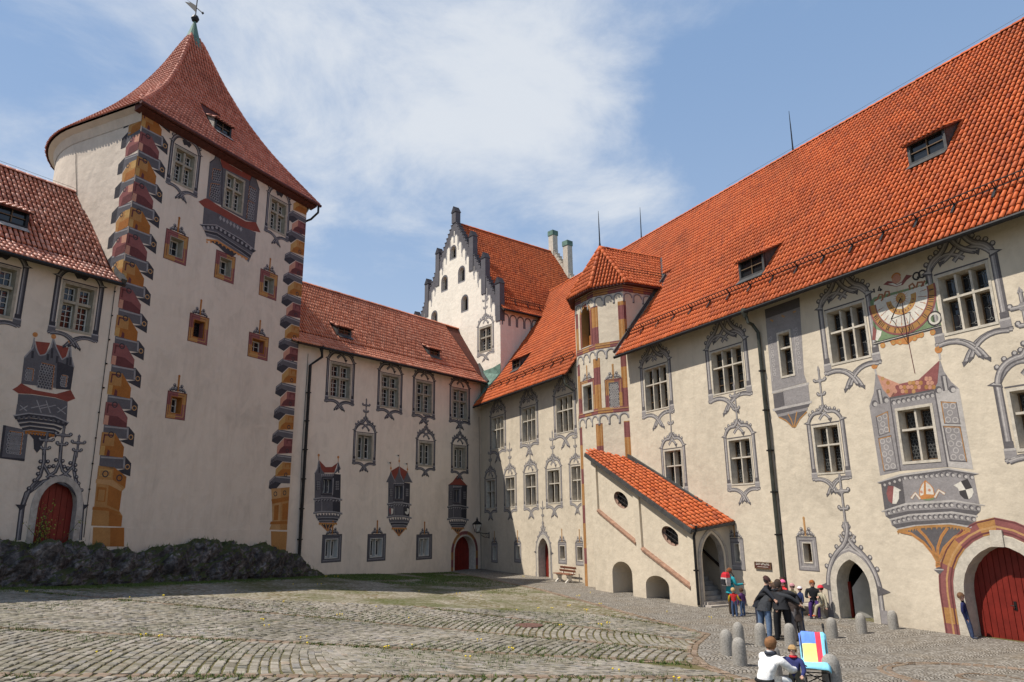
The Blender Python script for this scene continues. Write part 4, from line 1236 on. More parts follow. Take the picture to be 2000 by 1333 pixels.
# date 14 | 99 in old figures, brush strokes
def strokes(lst, w=.06, mi=4):
	for pts in lst: sd.ribbon(WR, [P(*q) for q in pts], w, .006, mi)
strokes([[(188, 462), (197, 452), (203, 490)], [(258, 425), (240, 470), (284, 458)], [(262, 445), (268, 476)]])
for x, y in ((165, 478), (742, 292)): q = P(x, y); sd.disc(WR, q[0], q[1], .04, .006, 4, 6)
for (x, y) in ((640, 318), (700, 296)):
	q = P(x, y); sd.ring(WR, q[0], q[1], .09, .15, .006, 4, 12); q2 = P(x + 16, y + 4); e_ = P(x + 2, y + 44); sd.ribbon(WR, [q2, P(x + 14, y + 26), e_], .06, .006, 4)
# wreath with ring, little shield, base moulding and acanthus
q = P(830, 760); sd.ring(WR, q[0], q[1], .15, .25, .009, 4, 14); sd.ring(WR, q[0], q[1], .13, .2, .0105, 1, 14)
sd.ppoly(WR, [P(*q) for q in [(190, 840), (225, 880), (215, 985), (180, 985)]][::-1], .009, 3); sd.ppoly(WR, [P(*q) for q in [(228, 875), (280, 890), (270, 940), (235, 995), (215, 985)]][::-1], .009, 1)
for k_, mi in ((0, 4), (9, 1), (16, 4)): sd.ribbon(WR, [P(190, 1018 + k_), P(900, 832 + k_)], .04, .010, mi)
sd.ppoly(WR, [P(*q) for q in [(360, 1000), (720, 910), (700, 950), (600, 985), (550, 1030), (470, 1025), (385, 1025)]][::-1], .006, 6)
for x, y in ((290, 1040), (810, 905), (400, 1010), (690, 930), (470, 1005), (620, 965)): q = P(x, y); sd.disc(WR, q[0], q[1], .1, .0075, 5, 8); sd.ring(WR, q[0], q[1], .06, .1, .009, 6, 8)
for k_ in range(40):
	q = P(random.uniform(170, 860), random.uniform(760, 1000))
	if (q[0] - cu) ** 2 / kx ** 2 + (q[1] - cz) ** 2 < (rr * 1.03) ** 2: continue
	if q[1] < P(q[0] * 0 + 190, 1015)[1] + (q[0] - P(190, 1015)[0]) * 0: continue
sun_dial = sd.build('sundial', MS, GR_R); sun_dial['label'] = 'painted sundial dated 1499 with ochre hour ring'
gn = MB(); g0 = WR.p(cu, cz, .01); g1 = WR.p(cu - .1, cz - rr * .62, rr * .42)
gn.tube([g0, g1], .018, 5); gn.tube([g1, WR.p(cu - .35, cz - rr * .62, .01)], .012, 5); gn.tube([g1, WR.p(cu + .25, cz - rr * .45, .01)], .012, 5)
gn.build('gnomon', METAL, sun_dial)
mer = MB(); mer.ribbon(WR, [P(490, 560), P(560, 1010), P(625, 1330)], .022, .0125); mer.build('meridian_line', P_RED_D, sun_dial)

# ---- walls and roof
ov_R = .75
zeR = (WR.uz(1215, 690, ov_R)[1] + WR.uz(1900, 447.4, ov_R)[1]) / 2
SR = Slope(WR, zeR, ov_R, 52)
tR = slope_hit(SR, 1600, 270)[1]
print('R eaves', zeR, 'slope', tR, 'ridge z', SR.at(0, tR).z)
w = MB()
wall_panel(w, WR, 0, 52, -.4, zeR + .8, HOLES[id(WR)])
for dd in (d1, d2, d3): spandrels(w, WR, dd[0], dd[1], dd[3], dd[4], 'pointed', n=14)
depthR = 2 * (tR * math.cos(SR.p) - ov_R)
w.quad(WR.p(52, -.4, 0), WR.p(52, -.4, -depthR), WR.p(52, zeR, -depthR), WR.p(52, zeR, 0))
w.poly([WR.p(52, zeR - .1, 0), WR.p(52, zeR - .1, -depthR), WR.p(52, SR.at(0, tR).z - .1, -depthR / 2)])
w.quad(WR.p(-6, -.4, -depthR), WR.p(52, -.4, -depthR), WR.p(52, zeR, -depthR), WR.p(-6, zeR, -depthR))
w.build('wall', PLASTER, GR_R)
# backing behind the openings so that no daylight leaks through
bk = MB(); wall_panel(bk, WR, -.0, 52, -.2, zeR + .3, [(d2[0] - .35, d2[1] + .65, -.3, d2[4] + .35)], -.75); bk.build('inner_wall', DARK, GR_R)
cosR = math.cos(SR.p)
LB = [(0, .25), (1.87, 1.15), (6.3, -2.1), (20, -9)]         # left border of the roof: (run, u)
def left_R(run):
	for (a, b), (c, d) in zip(LB[:-1], LB[1:]):
		if run <= c: return b + (d - b) * (run - a) / (c - a)
	return LB[-1][1]
DR = []
for (x, y, w_, h_) in ((1470, 541, 1.5, .95), (1814, 310, 1.5, .95), (1009, 722, 1.3, .8)):
	u, t = slope_hit(SR, x, y); DR.append((u, t, w_, h_))
print('dormers', DR)
TU0, TU1 = 14.1, 19.15          # stair turret footprint
TROOF = None
def mask_R(u, t):
	run = t * cosR
	if u < left_R(run) + .05: return False
	if TU0 - .05 < u < TU1 + .05 and run < ov_R + .1 + 3.3 * 1:
		return False
	return not any(in_dormer(u, t, *d, SR.p) for d in DR)
rf = MB()
poly_slope(rf, SR, [(left_R(0), 0)] + [(left_R(r_), r_ / cosR) for r_ in (1.87, 6.3)] + [(left_R(tR * cosR), tR), (TU0, tR), (TU0, 0)])
poly_slope(rf, SR, [(TU1, 0), (TU1, tR), (52.4, tR), (52.4, 0)])
poly_slope(rf, SR, [(TU0, 3.6 / cosR), (TU0, tR), (TU1, tR), (TU1, 3.6 / cosR)])
roofR = rf.build('roof', PAN_R, GR_R)
rb = MB(); rz = SR.at(0, tR).z
rb.quad(WR.p(-6, rz - .03, -depthR / 2), WR.p(52.4, rz - .03, -depthR / 2), WR.p(52.4, zeR, -depthR - ov_R), WR.p(-6, zeR, -depthR - ov_R))
rb.build('rear_roof', PAN_R, GR_R)
nR = SR.frames(-8, 52.2, tR, .205, .365, mask_R)
tiled(roofR, 'roof_tiles', nR, TILE_R, 300, 3)
ridge_tiles(roofR, SR.at(left_R(tR * cosR), tR), SR.at(52.2, tR), TILE_R, .15, .42, 'ridge_tiles')
for d in DR: roof_dormer(GR_R, SR, d[0], d[1], d[2], d[3])
eaves_board(GR_R, SR, .3, TU0 - .1); eaves_board(GR_R, SR, TU1 + .05, 52)
gutter(GR_R, SR, .2, TU0 - .3, METAL, .08); gutter(GR_R, SR, TU1, 52, METAL, .08)
snow_guard(GR_R, SR, 1.0, TU0 - .4, 1.55); snow_guard(GR_R, SR, TU1 + .2, 51, 1.55)
# rafter ends peeping out under the eaves
u = 1.2
while u < 50:
	if not TU0 - .3 < u < TU1 + .2: rt = MB(); rt.wbox(WR, u - .1, u + .1, zeR + .18, zeR + .34, -.01, .42); rt.build('rafter_end', WOOD_DARK, GR_R)
	u += 1.53
# lightning rods on the ridge and the turret
def rod(parent, P, h, lean=0):
	b = MB(); P = Vector(P)
	b.tube([P - Vector((0, 0, .1)), P + Vector((0, 0, h * .12)), P + Vector((lean, 0, h * .6)), P + Vector((lean * 1.6, 0, h))], [.09, .04, .03, .012], 6)
	return b.build('lightning_rod', METAL, parent)
for x, y, h in ((1252, 470, 2.55), (1547, 303, 2.6)):
	u, t = slope_hit(SR, x, y); rod(GR_R, SR.at(u, tR), h, .02)
# ridge conductor wire
cw_ = MB(); cw_.tube([SR.at(19.5, tR) + Vector((0, 0, .3)), SR.at(52, tR) + Vector((0, 0, .3))], .008, 3); cw_.build('lightning_wire', METAL, GR_R)
# downpipes
def downpipe(parent, W, pts, mat=PIPE, r=.075, clips=True, hopper=True):
	b = MB(); b.tube([W.p(*q) for q in pts], r, 8)
	if hopper: b.lathe(W.p(*pts[0]) - Vector((0, 0, .1)), [(.07, -.12), (.15, .1), (.16, .26)], 10)
	o = b.build('downpipe', mat, parent)
	c = MB()
	(ua, za, oa), (ub, zb_, ob) = pts[-2], pts[-1]
	k = int((za - zb_) / 1.9)
	for i in range(1, k + 1):
		f = i / (k + 1); u_, z_ = ua + (ub - ua) * f, za + (zb_ - za) * f
		c.wbox(W, u_ - r - .02, u_ + r + .02, z_ - .03, z_ + .03, 0, oa + r + .01)
	c.build('bracket', METAL, o)
	return o
q0 = WR.uz(1459, 610, .6); q1 = WR.uz(1481, 650, .12); q2 = WR.uz(1529, 1140, .12)
downpipe(GR_R, WR, [(q0[0], zeR - .12, ov_R - .02), (q0[0] + .05, zeR - .55, ov_R - .1), (q1[0] - .1, q1[1] + .35, .3), (q1[0], q1[1], .13), (q2[0], 1.2, .13)])
lp = MB(); lp.tube([WR.p(q2[0], 1.25, .13), WR.p(q2[0] + .01, .05, .13)], .1, 8); lp.build('downpipe_foot', mat_plain('rusty_iron', (.12, .06, .045), .7, .4, 8), GR_R)
downpipe(GR_R, WR, [(TU0 - .35, zeR - .15, ov_R - .05), (TU0 - .3, zeR - .6, ov_R - .1), (TU0 - .05, zeR - 1.0, .25)], PIPE, .07, hopper=False)
# cable down the wall beside the pipe
cb = MB()
cb.tube([WR.p(*wC(1700, 420), .03), WR.p(*wC(1860, 1333), .03), WR.p(*wH(600, 830), .03)], .012, 4); cb.build('lightning_wire', METAL, GR_R)
def clip_line(pts, a, b, keep_left):
	out = []; dx, dy = b[0] - a[0], b[1] - a[1]
	sd = lambda p: (dx * (p[1] - a[1]) - dy * (p[0] - a[0])) * (1 if keep_left else -1)
	for i in range(len(pts)):
		p, q = pts[i], pts[(i + 1) % len(pts)]; u, v = sd(p), sd(q)
		if u >= 0: out.append(p)
		if u * v < 0: t = u / (u - v); out.append((p[0] + (q[0] - p[0]) * t, p[1] + (q[1] - p[1]) * t))
	return out
def area2(l): return sum(l[i - 1][0] * l[i][1] - l[i][0] * l[i - 1][1] for i in range(len(l)))
def holed(mb, W, outer, holes, off=0.0, mi=0):
	"""flat convex wall piece with convex openings cut out"""
	polys = [outer if area2(outer) > 0 else outer[::-1]]
	for h in holes:
		h = h if area2(h) > 0 else h[::-1]; nxt = []
		for p in polys:
			cur = p
			for i in range(len(h)):
				a, b = h[i], h[(i + 1) % len(h)]
				if abs(a[0] - b[0]) + abs(a[1] - b[1]) < 1e-6: continue
				o = clip_line(cur, a, b, False)
				if len(o) > 2 and abs(area2(o)) > 1e-6: nxt.append(o)
				cur = clip_line(cur, a, b, True)
				if len(cur) < 3: break
		polys = nxt
	for p in polys: mb.poly([W.p(u, z, off) for u, z in p], mi)
def rims(mb, W, loop, o0, o1, mi=0):
	for i in range(len(loop)):
		a, c = loop[i], loop[(i + 1) % len(loop)]
		mb.quad(W.p(*a, o0), W.p(*c, o0), W.p(*c, o1), W.p(*a, o1), mi)
def inside(pt, poly):
	x, y = pt; c = False
	for i in range(len(poly)):
		(x0, y0), (x1, y1) = poly[i], poly[i - 1]
		if (y0 > y) != (y1 > y) and x < (x1 - x0) * (y - y0) / (y1 - y0) + x0: c = not c
	return c
def facet(parent, name, pts, tile, bed, pitch=.2, course=.36, single=0, seed=1, bedname='roof', mask=None):
	"""flat tiled roof facet; pts[0] -> pts[1] is the eaves edge (left to right seen from outside)"""
	P0, P1 = Vector(pts[0]), Vector(pts[1])
	x = (P1 - P0).normalized()
	q = Vector(pts[-1]) - P0
	n = x.cross(q).normalized()
	y = n.cross(x)
	if n.z < 0: n = -n
	pts = [Vector(p) for p in pts]
	for i in range(2, len(pts) - 1):       # keep the facet flat
		pts[i] = pts[i] - Vector((0, 0, 1)) * ((pts[i] - P0).dot(n) / n.z)
	loc = [((Vector(p) - P0).dot(x), (Vector(p) - P0).dot(y)) for p in pts]
	b = MB(); b.poly([Vector(p) - n * .02 for p in pts])
	o = b.build(bedname, bed, parent)
	xs = [l[0] for l in loc]; ys = [l[1] for l in loc]
	frs = []
	nx = max(1, int((max(xs) - min(xs)) / pitch)); ny = max(1, int(max(ys) / course))
	dx, dy = (max(xs) - min(xs)) / nx, max(ys) / ny
	for j in range(ny):
		for i in range(nx):
			c = (min(xs) + (i + .5) * dx, j * dy + dy * .5)
			if not inside(c, loc): continue
			if mask and not mask(P0 + x * c[0] + y * c[1]): continue
			frs.append((*(P0 + x * c[0] + y * (j * dy - (.05 if j == 0 else .03))), *x, *y, *n))
	tiled(o, name, frs, tile, single, seed)
	return o

# =================================================================== stair turret
GR_S = thing('stair_turret', 'slender polygonal stair turret with red hipped roof and marbled ochre corner shafts', 'turret', WR.p(16.6, 0, .4))
ta, tb, tc, td = (14.1, 0), (15.62, .9), (17.55, .9), (19.12, 0)
def wall_between(p, q):
	A, B_ = WR.p(p[0], 0, p[1]), WR.p(q[0], 0, q[1])
	d = B_ - A
	w_ = Wall(A, math.degrees(math.atan2(d.x, d.y))); w_.len = d.length
	return w_
WN = wall_between(tb, tc); WD = wall_between(tc, td); WX = wall_between(ta, tb)
WS = wall_between((19.12, 0), (19.12, -4.2)); WSL = wall_between((14.1, -4.2), (14.1, 0))
n1 = WN.crop(1090, 660, 5.553); n0 = WN.crop(1090, 460, 6.348); q1 = WD.crop(1090, 660, 5.553); q0_ = WD.crop(1090, 460, 6.348)
zT = (n0(390, 650)[1] + q0_(640, 690)[1]) / 2
print('turret eaves', zT)
r_w = rct(n1, (258, 515), (375, 475), (275, 830), (388, 800))
r_w = (max(r_w[0], .28), min(r_w[1], 1.65), r_w[2], r_w[3])
window(GR_S, WN, r_w, 1, .5, rows=1, depth=.3, grid=((1, 1), (1, 2)), sash=SASH_BROWN, glass=GLASS_OLD, stone=STONE_PALE, border=.12)
PT = [P_OCHRE, P_RED, P_SAND, H_MID, H_DARK, H_LIGHT, P_RED_D, P_OCHRE_D]
square_surround(GR_S, WN, r_w, (r_w[0] - .16, r_w[1] + .16, r_w[2] - .2, r_w[3] + .2), TONES_L, True, (P_RED, P_SAND))
# arched loggia opening
ar = rct(n0, (288, 1000), (402, 1000), (300, 1333), (412, 1333))
ztop = n0(345, 885)[1]; zbot = n1(310, 98)[1]
au0, au1 = max(.42, ar[0]), min(1.5, ar[1]); zsp = n0(345, 985)[1]
hole(WN, (au0, au1, zbot, ztop))
Ao = [(au0, zbot)] + arch(au0, au1, zsp, ztop, 'round', 12) + [(au1, zbot)]
ob = MB(); ring_strip(ob, WN, Ao, Ao, 0, -.5, 0); ob.wbox(WN, au0, au1, zbot - .05, zbot, -.5, .02, 1)
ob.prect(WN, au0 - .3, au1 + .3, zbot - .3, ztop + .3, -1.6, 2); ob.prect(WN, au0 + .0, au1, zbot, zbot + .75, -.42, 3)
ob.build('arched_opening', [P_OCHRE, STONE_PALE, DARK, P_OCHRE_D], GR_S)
w = MB()
wall_panel(w, WN, 0, WN.len, -.3, zT, HOLES[id(WN)]); spandrels(w, WN, au0, au1, zsp, ztop, 'round', n=12)
for W_ in (WD, WX): wall_panel(w, W_, 0, W_.len, -.3, zT)
for W_ in (WS, WSL): wall_panel(w, W_, 0, 4.2, 11, zT)
w.build('wall', PLASTER, GR_S)
# painted marble shafts, string courses and arcades
pt = MB()
def shaft(W, u, z0, z1, wd, ph):
	k = 0; z = z0
	while z < z1:
		h = [1.15, .8, 1.3, .95][(k + ph) % 4]; ze_ = min(z1, z + h)
		a_, b_ = ((0, 2) if (k + ph) % 2 == 0 else (1, 6))
		pt.prect(W, u - wd / 2, u + wd / 2, z, ze_, .004, a_)
		for f in (-.28, .05, .33): pt.prect(W, u + f * wd - .016, u + f * wd + .016, z, ze_, .0055, (7 if a_ == 0 else 6) if f != .05 else (2 if a_ == 0 else 9))
		z = ze_; k += 1
def course(W, u0, u1, z, h=.3, ph=0):
	n_ = max(1, int((u1 - u0) / .62))
	for i in range(n_):
		a_, b_ = u0 + (u1 - u0) * i / n_, u0 + (u1 - u0) * (i + 1) / n_
		pt.prect(W, a_, b_, z, z + h, .007, 0 if (i + ph) % 2 else 1)
	pt.prect(W, u0, u1, z, z + .04, .0085, 6); pt.prect(W, u0, u1, z + h * .45, z + h * .55, .0085, 6); pt.prect(W, u0, u1, z + h * .62, z + h * .74, .0085, 2)
def arcade(W, u0, u1, z, n_, h=.55):
	s = (u1 - u0) / n_; rr_ = s * .5 - .03
	for i in range(n_):
		uc = u0 + s * (i + .5)
		pts = [(uc - rr_, z - h), (uc - rr_, z - .32)] + arch(uc - rr_, uc + rr_, z - .30, z - .03, 'round', 8) + [(uc + rr_, z - .32)]
		pt.ribbon(W, pts, .10, .010 + .002 * (i % 2), 3); pt.ribbon(W, pts, .045, .0125 + .002 * (i % 2), 5, shift=.02)
		pt.ribbon(W, [(p_[0] , p_[1] - .0) for p_ in pts], .03, .0145 + .002 * (i % 2), 4, shift=-.05)
		pt.prect(W, uc - rr_ - .06, uc - rr_ + .06, z - h - .04, z - h + .03, .016, 4)
z1_ = (n1(300, 160)[1] + q1(600, 110)[1]) / 2; z2_ = (n1(320, 855)[1] + q1(620, 815)[1]) / 2
for W_, ph in ((WN, 0), (WD, 1), (WX, 1)):
	course(W_, 0, W_.len, z1_, .32, ph); course(W_, 0, W_.len, z2_, .32, ph); course(W_, 0, W_.len, zT - .42, .34, ph)
	arcade(W_, .02, W_.len, z1_ - .02, 3); arcade(W_, .02, W_.len, z2_ - .02, 3); arcade(W_, .02, W_.len, zT - .42, 3)
arcade(WS, .0, 2.6, zT - .42, 4); course(WS, 0, 4.2, zT - .42, .34)
for W_, u_, wd, ph in ((WN, .13, .26, 0), (WN, WN.len - .14, .28, 1), (WD, .12, .24, 1), (WD, WD.len - .17, .34, 2), (WS, .08, .16, 2)):
	shaft(W_, u_, 0.0 if W_ is not WS else 11.6, z2_ - .5, wd, ph); shaft(W_, u_, z2_ + .32, z1_ - .5, wd, ph + 1); shaft(W_, u_, z1_ + .32, zT - .95, wd, ph + 2)
# painted frame of the arch and the lattice window on the slanted face
B2 = grow(Ao, .17)
for k in range(len(Ao) - 1):
	pt.poly([WN.p(*Ao[k], .009), WN.p(*Ao[k + 1], .009), WN.p(*B2[k + 1], .009), WN.p(*B2[k], .009)], [1, 0, 2][k // 2 % 3])
pt.ribbon(WN, grow(Ao, .16), .03, .0105, 6); pt.ribbon(WN, grow(Ao, .06), .025, .0105, 7)
lo = rct(q1, (500, 448), (697, 440), (520, 800), (715, 787)); li = rct(q1, (540, 485), (655, 480), (565, 765), (668, 760))
sc_ = (lo[0] + lo[1]) / 2; lw = min(.62, (lo[1] - lo[0]) / 2); lo = (sc_ - lw, sc_ + lw, lo[2], lo[3]); iw_ = lw * .56; li = (sc_ - iw_, sc_ + iw_, li[2], li[3])
pt.prect(WD, *li[:2], li[2], li[3], .006, 4)
j = 0; y = li[2] + .08
while y < li[3] - .05:
	x = li[0] + .08 + (.075 if j % 2 else 0)
	while x < li[1] - .05: pt.ring(WD, x, y, .042, .07, .0075, 5, 7); x += .15
	y += .13; j += 1
pt.build('painted_marbling', PT + [P_PINK, P_RED], GR_S)
square_surround(GR_S, WD, li, lo, TONES_L, True, (P_RED, P_OCHRE))
# hipped roof
ovT = .38
def off_plan(k):     # eaves corners
	return {'a': (14.1 - ovT, -.1), 'b': (15.62 - .22, .9 + ovT), 'c': (17.55 + .22, .9 + ovT), 'd': (19.12 + ovT, -.05)}[k]
zE = zT + .02
EV = {k: WR.p(off_plan(k)[0], zE, off_plan(k)[1]) for k in 'abcd'}
zA = WR.uz(1172, 484, -.35)[1]
ap = WR.p(16.61, zA, -.35)
run_ = (zA - zeR) / math.tan(SR.p); ridge_end = WR.p(16.61, zA, ov_R - run_)
run_e = (zE - zeR) / math.tan(SR.p); sideback = WR.p(19.12 + ovT, zE, ov_R - run_e - .05); sidebackL = WR.p(14.1 - ovT, zE, ov_R - run_e - .05)
kk = dict(tile=TILE_R, bed=PAN_R, pitch=.19, course=.33)
facet(GR_S, 'roof_tiles', [EV['b'], EV['c'], ap], seed=31, **kk); facet(GR_S, 'roof_tiles', [EV['c'], EV['d'], ap], seed=32, **kk)
facet(GR_S, 'roof_tiles', [EV['a'], EV['b'], ap], seed=33, **kk)
facet(GR_S, 'roof_tiles', [EV['d'], sideback, ridge_end, ap], seed=34, **kk); facet(GR_S, 'roof_tiles', [sidebackL, EV['a'], ap, ridge_end], seed=35, **kk)
for k in 'abcd': ridge_tiles(GR_S, EV[k], ap, TILE_R, .13, .42, 'hip_tiles')
ridge_tiles(GR_S, ap, ridge_end, TILE_R, .13, .42, 'ridge_tiles')
so = MB()
ring_in = [WR.p(14.1, zE - .06, -.1), WR.p(15.62, zE - .06, .9), WR.p(17.55, zE - .06, .9), WR.p(19.12, zE - .06, -.0)]
ring_out = [EV[k] - Vector((0, 0, .1)) for k in 'abcd']
for i in range(3):
	so.quad(ring_in[i], ring_in[i + 1], ring_out[i + 1], ring_out[i]); so.quad(ring_out[i], ring_out[i + 1], ring_out[i + 1] + Vector((0, 0, .13)), ring_out[i] + Vector((0, 0, .13)))
so.quad(ring_in[3], WR.p(19.12, zE - .06, -4), sideback - Vector((0, 0, .1)), ring_out[3]); so.quad(ring_out[3], sideback - Vector((0, 0, .1)), sideback + Vector((0, 0, .03)), ring_out[3] + Vector((0, 0, .13)))
so.build('soffit', WOOD_RED, GR_S)
fl = MB()
fl.bar(SR.at(19.16, .1, .16), SR.at(19.16, 3.9 / cosR, .16), .1, .14, SR.normal(2)); fl.bar(sideback + Vector((0, 0, .1)), ridge_end + Vector((0, 0, .1)), .14, .08)
fl.build('flashing', LEAD, GR_S)
rod(GR_S, ap + Vector((0, 0, .05)), 2.3)
Sside = MB()
pA, pB = EV['d'].lerp(ap, .3), sideback.lerp(ridge_end, .3)
nn = (sideback - EV['d']).cross(ap - EV['d']).normalized(); nn = nn if nn.z > 0 else -nn
for hh in (.12, .26): Sside.tube([pA + nn * hh, pB + nn * hh], .014, 4)
for i in range(14): a_ = pA.lerp(pB, i / 13); Sside.bar(a_ + nn * .1, a_ + nn * .3, .012, .012)
Sside.build('snow_guard', METAL, GR_S)

# =================================================================== covered outside staircase
pl, pr2 = ground_at(1163.7, 1153.3), ground_at(1363, 1187)
dpl = pr2 - pl
WP = Wall(pl, math.degrees(math.atan2(dpl.x, dpl.y))); LP = dpl.length
GR_P = thing('covered_staircase', 'white covered outside staircase with sloping orange tiled roof and pointed arch entrance', 'staircase', WP.p(LP / 2, 0, -.8))
WQ = Wall(pr2, 63.3)
LQ = -(pr2 - WR.P).dot(WR.n) * -1
LQ = (pr2 - WR.P).dot(WR.n)
k2 = WP.crop(1080, 840, 3.7025); kq = WQ.crop(1080, 840, 3.7025)
P2 = lambda *q: k2(*q)
eL = WP.uz(1152, 884, .12); eR_ = WP.uz(1353, 1033, .12)
topL, topR = (0, P2(304, 215)[1]), (LP, P2(1040, 690)[1])
print('porch', LP, LQ, topL, topR, eL, eR_)
def pz(u): return topL[1] + (topR[1] - topL[1]) * u / LP
arcs = []
for (l, r_, sp, tp, bt) in (((436, 1180), (580, 1172), (433, 1030), (497, 952), 1180), ((677, 1215), (846, 1225), (672, 1120), (755, 1055), 1220)):
	u0, u1 = P2(*l)[0], P2(*r_)[0]
	arcs.append([(u0, -.3)] + arch(u0, u1, P2(*sp)[1], P2(*tp)[1], 'round', 12) + [(u1, -.3)])
pans = [[P2(305, 230), P2(322, 580), P2(598, 812), P2(573, 432)], [P2(613, 440), P2(641, 855), P2(992, 1130), P2(966, 692)]]
w = MB()
holed(w, WP, [(0, -.4), (LP, -.4), (LP, topR[1]), (0, topL[1])], pans + arcs)
rec = .11
ovs = []
sl = math.atan2(topR[1] - topL[1], LP)
for (cx, cy) in ((477, 507), (834, 768)):
	c = P2(cx, cy); loop = []
	for k in range(24):        # four-lobed oval lying along the slope
		t = 2 * math.pi * k / 24
		a_, b_ = .66 * math.cos(t), .36 * math.sin(t)
		loop.append((c[0] + a_ * math.cos(sl) - b_ * math.sin(sl), c[1] + a_ * math.sin(sl) + b_ * math.cos(sl)))
	ovs.append((c, loop))
for pn, (c, lp_) in zip(pans, ovs):
	holed(w, WP, pn, [lp_], -rec); rims(w, WP, pn, 0, -rec)
for A_ in arcs: ring_strip(w, WP, A_, A_, 0, -1.2)
for A_ in arcs: w.ppoly(WP, A_, -1.2)
w.quad(WP.p(0, -.3, 0), WP.p(0, -.3, -1.55), WP.p(0, pz(0), -1.55), WP.p(0, pz(0), 0))
# front wall with the entrance arch
qa = kq(1092, 1245); qb = kq(1262, 1240); qs = kq(1085, 925); qt = kq(1178, 745)
print('arch', qa, qb, qs, qt)
eu0, eu1 = .42, min(LQ - .24, qb[0]); ezs, eza = qs[1], qt[1]
EA = [(eu0, .0)] + arch(eu0, eu1, ezs, eza, 'pointed', 14) + [(eu1, .0)]
topq = topR[1]
holed(w, WQ, [(0, -.3), (0, topq), (LQ, topq + .3), (LQ, -.3)], [EA])
w.build('wall', PLASTER, GR_P)
fr_ = MB(); EB = grow(EA, .22); EC = grow(EA, .11)
ring_strip(fr_, WQ, EB, EC, .035, .05); ring_strip(fr_, WQ, EB, EB, -.02, .035); ring_strip(fr_, WQ, EC, EC, .05, -.04); ring_strip(fr_, WQ, EC, EA, -.04, -.05); ring_strip(fr_, WQ, EA, EA, -.05, -.32)
fr_.build('entrance_arch', STONE_GREY, GR_P)
# coping tiles on the sloping ledges
for pn in pans:
	a_, b_ = pn[1], pn[2]; n_ = int(math.hypot(b_[0] - a_[0], b_[1] - a_[1]) / .32)
	for i in range(n_):
		f0, f1 = i / n_, (i + 1) / n_ + .01
		q = [(a_[0] + (b_[0] - a_[0]) * f, a_[1] + (b_[1] - a_[1]) * f) for f in (f0, f1)]
		t_ = MB()
		for zz in (0,): t_.hexa([WP.p(q[0][0], q[0][1] - .03, -rec), WP.p(q[0][0], q[0][1] - .08, .05), WP.p(q[1][0], q[1][1] - .1, .05), WP.p(q[1][0], q[1][1] - .05, -rec),
								 WP.p(q[0][0], q[0][1] + .07, -rec), WP.p(q[0][0], q[0][1] - .0, .055), WP.p(q[1][0], q[1][1] + .0, .055), WP.p(q[1][0], q[1][1] + .06, -rec)])
		t_.build('tile', mat_plain('coping_tile', (.26, .15, .10), .85, .3, 5, .006) if 'coping_tile' not in bpy.data.materials else bpy.data.materials['coping_tile'], GR_P)
for c, loop in ovs:
	mb = MB(); o2 = [(c[0] + (u - c[0]) * 1.0, c[1] + (z - c[1]) * 1.0) for u, z in loop]; o1 = [(c[0] + (u - c[0]) * .86, c[1] + (z - c[1]) * .84) for u, z in loop]
	L2, L1 = o2 + [o2[0]], o1 + [o1[0]]
	ring_strip(mb, WP, L2, L2, -rec, -rec - .28)
	ring_strip(mb, WP, L2, L1, -rec - .1, -rec - .14)
	wn_ = mb.build('window', [mat_plain('red_sandstone', (.24, .15, .11), .85, .25, 6) if 'red_sandstone' not in bpy.data.materials else bpy.data.materials['red_sandstone']], GR_P)
	g = MB(); g.ppoly(WP, o2, -rec - .24); g.build('pane', GLASS_OLD, wn_)
	b = MB()
	dv = (math.cos(sl), math.sin(sl)); pv = (-math.sin(sl), math.cos(sl))
	for s in (-.1, .1): b.tube([WP.p(c[0] - dv[0] * .6 + pv[0] * s, c[1] - dv[1] * .6 + pv[1] * s, -rec - .1), WP.p(c[0] + dv[0] * .6 + pv[0] * s, c[1] + dv[1] * .6 + pv[1] * s, -rec - .1)], .02, 5)
	for s in (-.3, 0, .3): b.tube([WP.p(c[0] + dv[0] * s - pv[0] * .3, c[1] + dv[1] * s - pv[1] * .3, -rec - .1), WP.p(c[0] + dv[0] * s + pv[0] * .3, c[1] + dv[1] * s + pv[1] * .3, -rec - .1)], .02, 5)
	b.build('grille', METAL, wn_)
# roof: slopes down along the stairs, a little outwards as well
rE0 = WP.p(LP + .14, eR_[1] - .02, .16); rE1 = WR.p(*WR.uz(1434, 1018, .02), .02)
rT0 = WP.p(-.32, eL[1] + .02, .16); rT1 = WR.p(17.2, 0, .02);
uE1, zE1 = WR.uz(1434, 1018, .02); uM, zM = WR.uz(1237, 893, .02)
rT1 = WR.p(17.0, zM + (zM - zE1) / (uM - uE1) * (17.0 - uM), .02)
facet(GR_P, 'roof_tiles', [rE0, rE1, rT1, rT0], TILE_R, PAN_R, .2, .34, 300, 41)
ed = MB()
for a_, b_ in ((rE0, rT0), (rE1, rT1)):
	ed.bar(a_ + Vector((0, 0, -.1)), b_ + Vector((0, 0, -.1)), .07 if a_ is rE0 else .2, .2)
ed.bar(rE0 + Vector((0, 0, -.08)), rE1 + Vector((0, 0, -.08)), .1, .12)
ed.build('verge_flashing', LEAD, GR_P)
downpipe(GR_P, WQ, [(.03, topq - .02, .22), (.03, topq - .18, .2), (-.02, topq - .45, .09), (-.02, .1, .09)], METAL, .055, hopper=False)
